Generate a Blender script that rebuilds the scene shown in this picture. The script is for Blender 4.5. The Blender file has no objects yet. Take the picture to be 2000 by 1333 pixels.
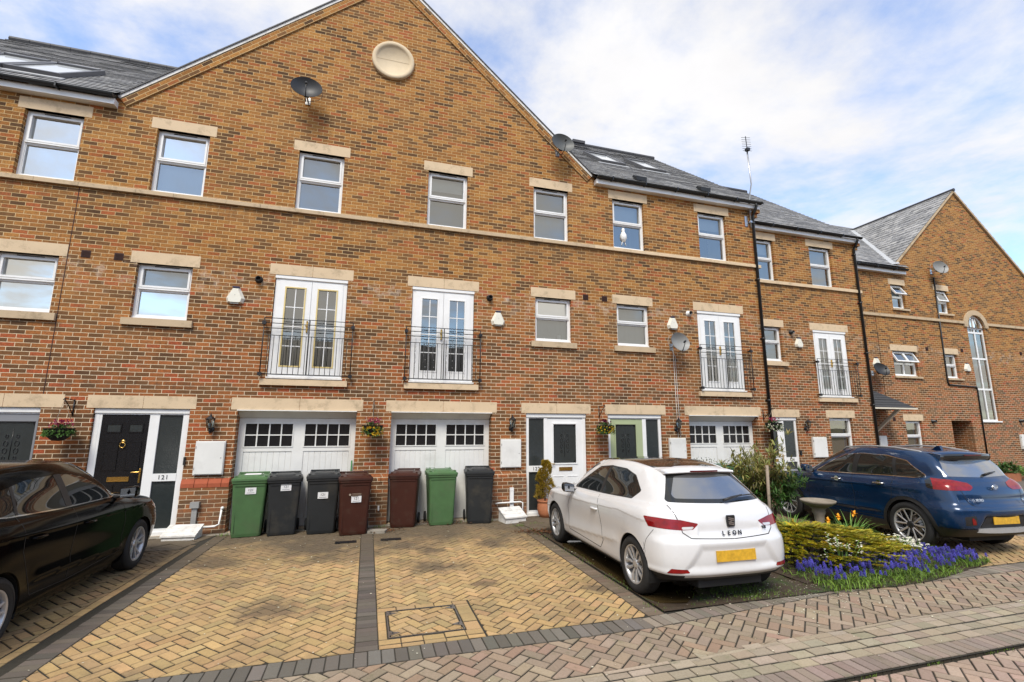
import bpy, bmesh, math, random
import numpy as np
from mathutils import Vector, Matrix, noise as mnoise
R = math.radians
random.seed(7)
scene = bpy.context.scene
COL = scene.collection

# ------------------------------------------------------------------ object helpers
def tag(o, label=None, cat=None, group=None, kind=None):
    if label: o['label'] = label
    if cat: o['category'] = cat
    if group: o['group'] = group
    if kind: o['kind'] = kind
    return o

WORLD = {}
def link_parent(o, parent):
    o.parent = parent
    if parent.name in WORLD: o.matrix_parent_inverse = Matrix.Translation(-Vector(WORLD[parent.name]))

def wempty(name, loc, label, cat, group=None):
    """a thing whose parts are modelled in world coordinates"""
    o = empty(name, loc, 0, label, cat, group); WORLD[o.name] = tuple(loc)
    return o

def empty(name, loc=(0, 0, 0), rz=0.0, label=None, cat=None, group=None, parent=None):
    o = bpy.data.objects.new(name, None); COL.objects.link(o)
    o.empty_display_size = 0.2
    o.location = loc; o.rotation_euler = (0, 0, rz)
    if parent: o.parent = parent
    return tag(o, label, cat, group)

def copy_tree(o, parent=None):
    c = o.copy(); COL.objects.link(c)
    if parent is not None: c.parent = parent
    for ch in list(o.children): copy_tree(ch, c)
    return c

class MB:
    """collects polygons, builds one mesh object"""
    def __init__(s):
        s.v = []; s.f = []; s.m = []; s.uv = []; s.c = []; s.sm = []
    def poly(s, pts, m=0, uv=None, col=None, smooth=False):
        n = len(s.v); s.v += [tuple(p) for p in pts]
        s.f.append(tuple(range(n, n + len(pts)))); s.m.append(m); s.uv.append(uv); s.c.append(col); s.sm.append(smooth)
        return s
    def box(s, x0, x1, y0, y1, z0, z1, m=0, col=None, skip=''):
        a, b, c, d = (x0, y0, z0), (x1, y0, z0), (x1, y1, z0), (x0, y1, z0)
        e, f, g, h = (x0, y0, z1), (x1, y0, z1), (x1, y1, z1), (x0, y1, z1)
        for k, q in (('f', (a, b, f, e)), ('b', (c, d, h, g)), ('r', (b, c, g, f)), ('l', (d, a, e, h)), ('t', (e, f, g, h)), ('d', (d, c, b, a))):
            if k not in skip: s.poly(q, m, None, col)
        return s
    def obox(s, o, ax, ay, az, m=0, col=None):
        """oriented box from centre o with half vectors"""
        o, ax, ay, az = Vector(o), Vector(ax), Vector(ay), Vector(az)
        P = lambda i, j, k: o + ax * i + ay * j + az * k
        for q in (((-1, -1, -1), (1, -1, -1), (1, -1, 1), (-1, -1, 1)), ((1, 1, -1), (-1, 1, -1), (-1, 1, 1), (1, 1, 1)),
                  ((1, -1, -1), (1, 1, -1), (1, 1, 1), (1, -1, 1)), ((-1, 1, -1), (-1, -1, -1), (-1, -1, 1), (-1, 1, 1)),
                  ((-1, -1, 1), (1, -1, 1), (1, 1, 1), (-1, 1, 1)), ((-1, 1, -1), (1, 1, -1), (1, -1, -1), (-1, -1, -1))):
            s.poly([P(*t) for t in q], m, None, col)
        return s
    def prism(s, pts, d, m=0, col=None):
        """extrude planar polygon pts by vector d"""
        d = Vector(d); a = [Vector(p) for p in pts]; b = [p + d for p in a]; n = len(a)
        s.poly(a[::-1], m, None, col); s.poly(b, m, None, col)
        for i in range(n):
            j = (i + 1) % n; s.poly([a[i], a[j], b[j], b[i]], m, None, col)
        return s
    def tube(s, path, r, n=8, m=0, col=None, cap=True, r1=None):
        path = [Vector(p) for p in path]; K = len(path); rings = []
        up = Vector((0, 0, 1))
        for i, p in enumerate(path):
            t = (path[min(i + 1, K - 1)] - path[max(i - 1, 0)])
            if t.length < 1e-9: t = Vector((0, 0, 1))
            t.normalize()
            a = t.cross(up)
            if a.length < .05: a = t.cross(Vector((1, 0, 0)))
            a.normalize(); b = t.cross(a)
            rr = r if r1 is None else r + (r1 - r) * i / max(1, K - 1)
            if callable(r): rr = r(i / max(1, K - 1))
            rings.append([p + a * rr * math.cos(2 * math.pi * k / n) + b * rr * math.sin(2 * math.pi * k / n) for k in range(n)])
        for i in range(K - 1):
            for k in range(n):
                q = (k + 1) % n
                s.poly([rings[i][k], rings[i][q], rings[i + 1][q], rings[i + 1][k]], m, None, col, True)
        if cap:
            s.poly(rings[0][::-1], m, None, col); s.poly(rings[-1], m, None, col)
        return s
    def lathe(s, prof, c=(0, 0, 0), n=24, m=0, axis='z', col=None, smooth=True, arc=(0, 1)):
        def P(r, h, a):
            x, y = r * math.cos(a), r * math.sin(a)
            if axis == 'z': q = (x, y, h)
            elif axis == 'y': q = (x, h, y)
            else: q = (h, x, y)
            return (c[0] + q[0], c[1] + q[1], c[2] + q[2])
        for i in range(len(prof) - 1):
            (r0, h0), (r1, h1) = prof[i], prof[i + 1]
            mm = m[i] if isinstance(m, (list, tuple)) else m
            for k in range(n):
                a0, a1 = 2 * math.pi * k / n, 2 * math.pi * (k + 1) / n
                pts = [P(r0, h0, a0), P(r0, h0, a1), P(r1, h1, a1), P(r1, h1, a0)]
                if r0 < 1e-6: pts = [pts[0], pts[2], pts[3]]
                elif r1 < 1e-6: pts = pts[:3]
                s.poly(pts, mm, None, col, smooth)
        return s
    def ball(s, c, r, n=10, m=0, col=None, sc=(1, 1, 1)):
        pr = [(math.sin(math.pi * i / n) * r, -math.cos(math.pi * i / n) * r) for i in range(n + 1)]
        k = len(s.v); s.lathe(pr, (0, 0, 0), n * 2, m, 'z', col)
        for i in range(k, len(s.v)):
            v = s.v[i]; s.v[i] = (v[0] * sc[0] + c[0], v[1] * sc[1] + c[1], v[2] * sc[2] + c[2])
        return s
    def xf(s, M, k=0):
        for i in range(k, len(s.v)):
            s.v[i] = tuple(M @ Vector(s.v[i]))
        return s
    def build_split(s, name, mats, parent=None, **k):
        """one object per loose piece"""
        key = {}; par = list(range(len(s.f)))
        def find(a):
            while par[a] != a: par[a] = par[par[a]]; a = par[a]
            return a
        for i, f in enumerate(s.f):
            for v in f:
                q = tuple(round(c, 4) for c in s.v[v])
                if q in key: par[find(i)] = find(key[q])
                else: key[q] = i
        gr = {}
        for i in range(len(s.f)): gr.setdefault(find(i), []).append(i)
        out = []
        for fs in gr.values():
            m = MB()
            for i in fs: m.poly([s.v[v] for v in s.f[i]], s.m[i], s.uv[i], s.c[i], s.sm[i])
            out.append(m.build(name, mats, parent, **k))
        return out
    def build(s, name, mats, parent=None, loc=None, bevel=0, merge=False, smooth=None):
        me = bpy.data.meshes.new(name)
        me.from_pydata(s.v, [], s.f)
        if not isinstance(mats, (list, tuple)): mats = [mats]
        for m in mats: me.materials.append(m)
        me.polygons.foreach_set('material_index', s.m)
        me.polygons.foreach_set('use_smooth', s.sm if smooth is None else [smooth] * len(s.f))
        if any(u is not None for u in s.uv):
            l = me.uv_layers.new(name='UVMap'); arr = []
            for f, u in zip(s.f, s.uv):
                arr += [c for p in (u if u else [(0, 0)] * len(f)) for c in p]
            l.data.foreach_set('uv', arr)
        if any(c is not None for c in s.c):
            a = me.color_attributes.new('Col', 'FLOAT_COLOR', 'CORNER'); arr = []
            for f, c in zip(s.f, s.c):
                c = c if c else (1, 1, 1)
                arr += [c[0], c[1], c[2], 1.0] * len(f)
            a.data.foreach_set('color', arr)
        if merge or (smooth is None and any(s.sm)):
            bm = bmesh.new(); bm.from_mesh(me); bmesh.ops.remove_doubles(bm, verts=bm.verts, dist=1e-5); bm.to_mesh(me); bm.free()
        me.update()
        o = bpy.data.objects.new(name, me); COL.objects.link(o)
        if parent: link_parent(o, parent)
        if loc is not None: o.location = loc
        if bevel:
            b = o.modifiers.new('Bevel', 'BEVEL'); b.width = bevel; b.segments = 2; b.limit_method = 'ANGLE'; b.angle_limit = R(40)
        return o

def text_mesh(name, body, size, mat, parent, loc, rot, ext=.002, spacing=1.0, align='CENTER', bold=0):
    cu = bpy.data.curves.new(name, 'FONT'); cu.body = body; cu.size = size; cu.extrude = ext
    cu.align_x = align; cu.align_y = 'CENTER'; cu.space_character = spacing; cu.offset = bold; cu.resolution_u = 3
    t = bpy.data.objects.new(name, cu); COL.objects.link(t)
    dg = bpy.context.evaluated_depsgraph_get()
    me = bpy.data.meshes.new_from_object(t.evaluated_get(dg)); COL.objects.unlink(t); bpy.data.objects.remove(t)
    me.materials.clear(); me.materials.append(mat)
    o = bpy.data.objects.new(name, me); COL.objects.link(o); o.parent = parent; o.location = loc; o.rotation_euler = rot
    return o

# ------------------------------------------------------------------ materials
class NT:
    def __init__(s, name):
        s.mat = bpy.data.materials.new(name); s.mat.use_nodes = True
        s.t = s.mat.node_tree; s.b = s.t.nodes['Principled BSDF']; s.out = s.t.nodes['Material Output']
    def n(s, typ, **kw):
        nd = s.t.nodes.new(typ)
        for k, v in kw.items():
            if k.startswith('i_'):
                key = k[2:]; key = int(key) if key.isdigit() else key.replace('_', ' ')
                s.set(nd.inputs[key], v)
            else: setattr(nd, k, v)
        return nd
    def set(s, sock, v):
        if isinstance(v, bpy.types.NodeSocket): s.t.links.new(v, sock)
        elif isinstance(v, bpy.types.Node): s.t.links.new(v.outputs[0], sock)
        else:
            if isinstance(v, tuple) and len(v) == 3 and sock.type == 'RGBA': v = v + (1,)
            sock.default_value = v
    def math(s, op, a, b=0.0, c=None, clamp=False):
        nd = s.n('ShaderNodeMath', operation=op, use_clamp=clamp); s.set(nd.inputs[0], a); s.set(nd.inputs[1], b)
        if c is not None: s.set(nd.inputs[2], c)
        return nd.outputs[0]
    def mix(s, f, a, b, blend='MIX'):
        nd = s.n('ShaderNodeMix', data_type='RGBA', blend_type=blend); s.set(nd.inputs[0], f); s.set(nd.inputs[6], a); s.set(nd.inputs[7], b)
        return nd.outputs[2]
    def pos(s):
        return s.n('ShaderNodeNewGeometry').outputs['Position']
    def noise(s, scale, detail=4, rough=.55, vec=None, out='Fac'):
        nd = s.n('ShaderNodeTexNoise', i_Scale=scale, i_Detail=detail, i_Roughness=rough)
        s.set(nd.inputs['Vector'], vec if vec is not None else s.pos())
        return nd.outputs[out]
    def ramp(s, f, stops, interp='LINEAR'):
        nd = s.n('ShaderNodeValToRGB'); e = nd.color_ramp; e.interpolation = interp
        while len(e.elements) < len(stops): e.elements.new(.5)
        for i, (p, c) in enumerate(stops):
            e.elements[i].position = p
            if not isinstance(c, tuple): c = (c, c, c)
            e.elements[i].color = c + (1,) if len(c) == 3 else c
        s.set(nd.inputs[0], f); return nd.outputs[0]
    def bump(s, h, strength=.5, dist=.01, normal=None):
        nd = s.n('ShaderNodeBump', i_Strength=strength, i_Distance=dist); s.set(nd.inputs['Height'], h)
        if normal: s.set(nd.inputs['Normal'], normal)
        return nd.outputs[0]
    def fin(s, base=None, rough=None, normal=None, **kw):
        if base is not None: s.set(s.b.inputs['Base Color'], base)
        if rough is not None: s.set(s.b.inputs['Roughness'], rough)
        if normal is not None: s.set(s.b.inputs['Normal'], normal)
        for k, v in kw.items(): s.set(s.b.inputs[k.replace('_', ' ')], v)
        return s.mat

def simple(name, base, rough=.5, var=.15, scale=6.0, bump=.0, bscale=60.0, dirt=0.0, **kw):
    s = NT(name)
    lo = tuple(c * (1 - var) for c in base); hi = tuple(min(1, c * (1 + var * .6)) for c in base)
    col = s.mix(s.noise(scale, 5), lo, hi)
    if dirt:
        col = s.mix(s.ramp(s.noise(scale * .7, 6, .65), [(.5, 0.0), (.75, dirt)]), col, (.10, .085, .06))
    nrm = s.bump(s.noise(bscale, 4), bump, .01) if bump else None
    rr = s.math('ADD', rough - .05, s.math('MULTIPLY', s.noise(scale * 2.3, 3), .1))
    return s.fin(col, rr, nrm, **kw)

def brick_mat(name, use_uv=False, tint=(1, 1, 1)):
    s = NT(name)
    P = s.pos(); sp = s.n('ShaderNodeSeparateXYZ'); s.set(sp.inputs[0], P)
    u = s.math('ADD', sp.outputs[0], sp.outputs[1]); z = sp.outputs[2]
    if use_uv:
        vec = s.n('ShaderNodeUVMap', uv_map='UVMap').outputs[0]
    else:
        # slight waviness so that the joints are not ruler straight
        w = s.noise(9, 2, .5, out='Color')
        cb = s.n('ShaderNodeCombineXYZ'); s.set(cb.inputs[0], u); s.set(cb.inputs[1], s.math('ADD', z, .0))
        vm = s.n('ShaderNodeVectorMath', operation='SCALE'); s.set(vm.inputs[0], w); vm.inputs['Scale'].default_value = .006
        va = s.n('ShaderNodeVectorMath', operation='ADD'); s.set(va.inputs[0], cb); s.set(va.inputs[1], vm)
        vec = va.outputs[0]
    bt = s.n('ShaderNodeTexBrick', offset=.5, offset_frequency=2, squash=1.0, i_Color1=(0, 0, 0, 1), i_Color2=(1, 1, 1, 1), i_Mortar=(.5, .5, .5, 1), i_Scale=1.0)
    bt.inputs['Mortar Size'].default_value = .0056; bt.inputs['Mortar Smooth'].default_value = .25
    bt.inputs['Brick Width'].default_value = .225; bt.inputs['Row Height'].default_value = .075; bt.inputs['Bias'].default_value = 0
    s.set(bt.inputs['Vector'], vec)
    rnd = bt.outputs['Color']; fac = bt.outputs['Fac']
    ochre = s.ramp(rnd, [(0, (.085, .052, .032)), (.13, (.15, .085, .042)), (.26, (.30, .15, .050)), (.45, (.42, .215, .068)), (.62, (.36, .165, .050)), (.74, (.48, .26, .085)), (.86, (.36, .125, .045)), (.95, (.42, .13, .055))], 'CONSTANT')
    red = s.ramp(rnd, [(0, (.095, .052, .032)), (.20, (.145, .075, .04)), (.36, (.25, .095, .038)), (.52, (.33, .115, .040)), (.68, (.22, .085, .036)), (.80, (.40, .135, .052)), (.92, (.42, .095, .045))], 'CONSTANT')
    # batches: redder bricks low on the wall, ochre ones above
    lowf = s.ramp(s.math('ADD', z, s.math('MULTIPLY', s.math('SUBTRACT', s.noise(.55, 3), .5), 1.6)), [(0, 0.0), (1, 1.0)])
    mr = s.n('ShaderNodeMapRange', i_1=2.9, i_2=5.6, i_3=1.0, i_4=0.0)
    s.set(mr.inputs[0], s.math('ADD', z, s.math('MULTIPLY', s.math('SUBTRACT', s.noise(.6, 4), .5), 3.2)))
    brk = s.mix(mr.outputs[0], ochre, red)
    # mottling inside each brick
    brk = s.mix(s.ramp(s.noise(34, 5, .75), [(.38, 0.0), (.64, .85)]), brk, s.mix(.70, brk, (.045, .024, .014)))
    brk = s.mix(1.0, brk, (1.06, .93, .74), 'MULTIPLY')
    brk = s.mix(s.ramp(s.noise(.9, 5, .65), [(.35, 0.0), (.7, .40)]), brk, (.36, .175, .06))
    brk = s.mix(s.ramp(s.noise(2.2, 6, .7), [(.50, 0.0), (.66, .45)]), brk, s.mix(.6, brk, (.06, .04, .025)))
    mort = s.mix(mr.outputs[0], (.62, .44, .22), (.76, .62, .43))
    mort = s.mix(s.ramp(s.noise(3.0, 5, .7), [(.4, 0.0), (.7, .7)]), mort, s.mix(.45, mort, (.30, .19, .10)))
    col = s.mix(fac, brk, mort)
    # lime bloom and soot patches
    wf = s.n('ShaderNodeMapRange', i_1=4.2, i_2=4.75, i_3=0.0, i_4=1.0); s.set(wf.inputs[0], z)
    wf2 = s.n('ShaderNodeMapRange', i_1=4.95, i_2=4.8, i_3=0.0, i_4=1.0); s.set(wf2.inputs[0], z)
    bl = s.math('MULTIPLY', s.math('MULTIPLY', wf.outputs[0], wf2.outputs[0]), s.ramp(s.noise(5, 6, .75), [(.5, 0.0), (.68, .6)]))
    col = s.mix(bl, col, (.62, .52, .42))
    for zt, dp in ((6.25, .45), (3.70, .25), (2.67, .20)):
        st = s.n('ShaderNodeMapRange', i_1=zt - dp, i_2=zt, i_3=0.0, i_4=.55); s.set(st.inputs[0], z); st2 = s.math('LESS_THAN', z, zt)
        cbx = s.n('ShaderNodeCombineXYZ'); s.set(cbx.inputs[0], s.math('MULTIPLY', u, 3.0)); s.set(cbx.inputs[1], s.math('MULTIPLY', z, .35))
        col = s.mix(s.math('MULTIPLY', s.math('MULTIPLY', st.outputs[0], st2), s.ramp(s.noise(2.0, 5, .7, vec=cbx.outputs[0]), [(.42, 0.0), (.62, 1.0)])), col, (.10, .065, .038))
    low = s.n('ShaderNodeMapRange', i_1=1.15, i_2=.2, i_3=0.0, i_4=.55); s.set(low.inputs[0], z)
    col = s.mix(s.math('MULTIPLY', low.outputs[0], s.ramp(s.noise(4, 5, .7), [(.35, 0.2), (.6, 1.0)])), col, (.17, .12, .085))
    if tint != (1, 1, 1): col = s.mix(1.0, col, tint, 'MULTIPLY')
    h = s.math('SUBTRACT', s.math('MULTIPLY', s.noise(70, 4, .6), .35), fac)
    return s.fin(col, .9, s.bump(h, .9, .009), Specular_IOR_Level=.25)

def stone_mat(name, base=(.66, .49, .30), dirty=.35):
    s = NT(name)
    col = s.mix(s.noise(2.5, 6, .6), base, tuple(c * .78 for c in base))
    col = s.mix(s.ramp(s.noise(5.0, 7, .7), [(.52, 0.0), (.72, dirty)]), col, (.20, .15, .09))
    col = s.mix(s.ramp(s.noise(90, 3, .6), [(.45, 0.0), (.75, .25)]), col, tuple(c * .6 for c in base))
    return s.fin(col, .85, s.bump(s.noise(120, 4), .25, .004), Specular_IOR_Level=.3)

def slate_mat(name):
    s = NT(name)
    uv = s.n('ShaderNodeUVMap', uv_map='UVMap').outputs[0]
    bt = s.n('ShaderNodeTexBrick', offset=.5, i_Color1=(0, 0, 0, 1), i_Color2=(1, 1, 1, 1), i_Mortar=(0, 0, 0, 1), i_Scale=1.0)
    bt.inputs['Mortar Size'].default_value = .004; bt.inputs['Mortar Smooth'].default_value = .1
    bt.inputs['Brick Width'].default_value = .30; bt.inputs['Row Height'].default_value = .20
    s.set(bt.inputs['Vector'], uv)
    col = s.ramp(bt.outputs['Color'], [(0, (.13, .132, .14)), (.3, (.20, .20, .208)), (.6, (.28, .278, .28)), (.82, (.36, .355, .35)), (.95, (.20, .19, .185))], 'CONSTANT')
    col = s.mix(s.ramp(s.noise(7, 6, .75), [(.42, 0.0), (.62, .75)]), col, (.48, .47, .44))
    col = s.mix(s.ramp(s.noise(1.6, 5, .7), [(.45, 0.0), (.7, .5)]), col, (.09, .09, .085))
    col = s.mix(bt.outputs['Fac'], col, (.03, .03, .033))
    h = s.math('ADD', s.math('MULTIPLY', s.noise(25, 5, .6), .4), s.math('MULTIPLY', bt.outputs['Color'], .7))
    return s.fin(col, s.math('ADD', .42, s.math('MULTIPLY', s.noise(9, 4), .2)), s.bump(h, .45, .012), Specular_IOR_Level=.45)

def paver_mat(name, dirt=(.075, .06, .042), amount=.85, dscale=.9, moss=0.0, lo=.5, spots=0.0):
    s = NT(name)
    at = s.n('ShaderNodeVertexColor', layer_name='Col').outputs[0]
    col = s.mix(s.ramp(s.noise(55, 5, .7), [(.35, 0.0), (.7, .55)]), at, s.mix(.6, at, (.11, .08, .05)))
    P = s.pos()
    d = s.ramp(s.noise(dscale, 7, .68), [(lo, 0.0), (lo + .2, amount)])
    col = s.mix(d, col, s.mix(.6, col, dirt))
    # old dirt collected near the garages
    sp = s.n('ShaderNodeSeparateXYZ'); s.set(sp.inputs[0], P)
    mr = s.n('ShaderNodeMapRange', i_1=7.3, i_2=9.0, i_3=0.0, i_4=.92)
    s.set(mr.inputs[0], s.math('ADD', sp.outputs[1], s.math('MULTIPLY', s.math('SUBTRACT', s.noise(.8, 6, .65), .5), 4.2)))
    col = s.mix(mr.outputs[0], col, s.mix(s.noise(12, 5, .7), (.055, .042, .028), (.15, .115, .075)))
    col = s.mix(s.ramp(s.noise(160, 2, .5), [(.70, 0.0), (.76, .5)]), col, (.5, .45, .38))
    if spots:
        for (px_, py_, rr_) in ((1.05, 7.9, .28), (1.5, 6.15, .22), (2.55, 7.1, .25), (2.75, 5.6, .22), (.95, 7.0, .35), (2.1, 8.1, .35), (-.9, 5.9, .4), (-1.9, 8.0, .45), (-.5, 7.9, .3), (.7, 8.3, .3)):
            dd = s.n('ShaderNodeVectorMath', operation='DISTANCE'); s.set(dd.inputs[0], P); dd.inputs[1].default_value = (px_, py_, 0)
            f = s.math('ADD', dd.outputs['Value'], s.math('MULTIPLY', s.math('SUBTRACT', s.noise(5, 5, .7), .5), rr_ * 2.2))
            mm = s.n('ShaderNodeMapRange', i_1=rr_ * .35, i_2=rr_, i_3=spots, i_4=0.0); s.set(mm.inputs[0], f); col = s.mix(mm.outputs[0], col, (.10, .075, .05))
    if moss:
        col = s.mix(s.ramp(s.noise(6, 7, .75), [(.56, 0.0), (.68, moss)]), col, (.06, .085, .02))
    return s.fin(col, .82, s.bump(s.noise(110, 4, .65), .35, .004), Specular_IOR_Level=.35)

M = {}
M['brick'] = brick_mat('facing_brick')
M['brick_uv'] = brick_mat('verge_brick', True)
M['brick_red'] = simple('red_brick', (.36, .085, .035), .85, .3, 12, .3)
M['stone'] = stone_mat('sandstone', (.70, .54, .355), .5)
M['stone_dirty'] = stone_mat('weathered_sandstone', (.56, .43, .28), .75)
M['slate'] = slate_mat('roof_slate')
M['slate_dark'] = simple('ridge_tile', (.05, .05, .055), .6, .3, 8, .3)
M['upvc'] = simple('white_upvc', (.80, .80, .785), .32, .08, 3, dirt=.10)
M['white_paint'] = simple('white_paint', (.74, .735, .70), .45, .14, 2.5, .08, dirt=.22)
M['cream_paint'] = simple('cream_paint', (.70, .64, .52), .6, .15, 5, .1)
M['white_old'] = simple('weathered_white', (.72, .70, .66), .7, .25, 9, .3, dirt=.6)
M['yellow_seal'] = simple('yellowed_seal', (.66, .52, .22), .5, .2, 9)
M['black_plastic'] = simple('black_plastic', (.014, .015, .016), .38, .3, 6)
M['black_metal'] = simple('black_metal', (.012, .012, .013), .42, .3, 20, .1)
M['black_door'] = simple('black_door', (.007, .007, .008), .28, .2, 20, .06, 90)
M['green_door'] = simple('sage_door', (.36, .41, .24), .45, .08, 4)
M['grey_door'] = simple('grey_door', (.22, .225, .24), .4, .08, 4)
M['brass'] = simple('brass', (.75, .47, .13), .25, .1, 8, Metallic=1.0)
M['steel'] = simple('steel', (.5, .5, .5), .35, .15, 12, Metallic=1.0)
M['grey_plastic'] = simple('grey_plastic', (.30, .30, .29), .5, .12, 8)
M['lead'] = simple('lead', (.42, .43, .44), .5, .2, 5)
M['vent_brown'] = simple('terracotta_vent', (.045, .015, .01), .8, .3, 9)
M['soot'] = simple('dark_recess', (.006, .006, .006), .9, .1, 9)
M['concrete'] = simple('concrete', (.30, .27, .22), .9, .3, 7, .4, dirt=.5)
M['terracotta'] = simple('terracotta', (.46, .17, .075), .75, .25, 7, .25, dirt=.3)
M['stonecast'] = simple('cast_stone', (.27, .23, .18), .9, .3, 12, .5, dirt=.5)
M['wood'] = simple('grey_wood', (.30, .24, .18), .8, .3, 14, .4)

def glass_mat(name, tint=(.55, .62, .62), refl=.30, rough=.0):
    s = NT(name)
    tr = s.n('ShaderNodeBsdfTransparent', i_Color=tint + (1,))
    gl = s.n('ShaderNodeBsdfGlossy', i_Color=(1.0, .965, .86, 1), i_Roughness=rough)
    s.set(gl.inputs['Normal'], s.bump(s.noise(1.4, 2), .02, .05))
    fr = s.n('ShaderNodeFresnel', i_IOR=1.5)
    f = s.math('ADD', refl * .45, s.math('MULTIPLY', fr.outputs[0], 1.4), clamp=True)
    mx = s.n('ShaderNodeMixShader'); s.set(mx.inputs[0], f); s.t.links.new(tr.outputs[0], mx.inputs[1]); s.t.links.new(gl.outputs[0], mx.inputs[2])
    s.t.links.new(mx.outputs[0], s.out.inputs['Surface']); return s.mat
M['glass'] = glass_mat('window_glass', (.80, .84, .82), .45)
M['glass_bright'] = glass_mat('bright_window_glass', (.88, .90, .90), 1.15)
M['glass_dark'] = glass_mat('dark_glass', (.10, .11, .11), .12)
M['glass_obscure'] = simple('obscure_glass', (.028, .034, .034), .22, .25, 14, .25, 40, Specular_IOR_Level=.8)
M['pane_dark'] = simple('garage_pane', (.012, .012, .013), .25, .3, 5)
def blindm(name, c): return simple(name, c, .8, .12, 3)
M['net'] = blindm('net_curtain', (.84, .86, .84)); M['net_grey'] = blindm('grey_blind', (.36, .38, .37)); M['net_dark'] = blindm('dim_room', (.17, .19, .19))
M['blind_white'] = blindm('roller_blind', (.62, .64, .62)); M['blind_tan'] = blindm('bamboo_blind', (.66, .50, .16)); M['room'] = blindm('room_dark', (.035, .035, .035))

# ------------------------------------------------------------------ houses
YA, YB, YC = 10.15, 11.2, 12.4
H_TOP = 8.05

def wall_holes(mb, x0, x1, z0, z1, y, holes, depth):
    xs = sorted({x0, x1, *[h[0] for h in holes], *[h[1] for h in holes]}); zs = sorted({z0, z1, *[h[2] for h in holes], *[h[3] for h in holes]})
    xs = [a for a in xs if x0 <= a <= x1]; zs = [a for a in zs if z0 <= a <= z1]
    for i in range(len(xs) - 1):
        for j in range(len(zs) - 1):
            cx, cz = (xs[i] + xs[i + 1]) / 2, (zs[j] + zs[j + 1]) / 2
            if any(h[0] < cx < h[1] and h[2] < cz < h[3] for h in holes): continue
            mb.poly([(xs[i], y, zs[j]), (xs[i + 1], y, zs[j]), (xs[i + 1], y, zs[j + 1]), (xs[i], y, zs[j + 1])])
    xs_out = xs
    for h in holes:
        a, b, c, d = h[:4]; q = h[4] if len(h) > 4 else depth
        mb.poly([(a, y, c), (a, y, d), (a, y + q, d), (a, y + q, c)]); mb.poly([(b, y, d), (b, y, c), (b, y + q, c), (b, y + q, d)])
        mb.poly([(a, y, d), (b, y, d), (b, y + q, d), (a, y + q, d)]); mb.poly([(b, y, c), (a, y, c), (a, y + q, c), (b, y + q, c)])
    return xs_out

def frame(mb, x0, x1, z0, z1, y0, y1, w, m=0, wb=None, wt=None):
    wb = w if wb is None else wb; wt = w if wt is None else wt
    mb.box(x0, x0 + w, y0, y1, z0, z1, m); mb.box(x1 - w, x1, y0, y1, z0, z1, m)
    mb.box(x0 + w, x1 - w, y0, y1, z0, z0 + wb, m); mb.box(x0 + w, x1 - w, y0, y1, z1 - wt, z1, m)

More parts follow.
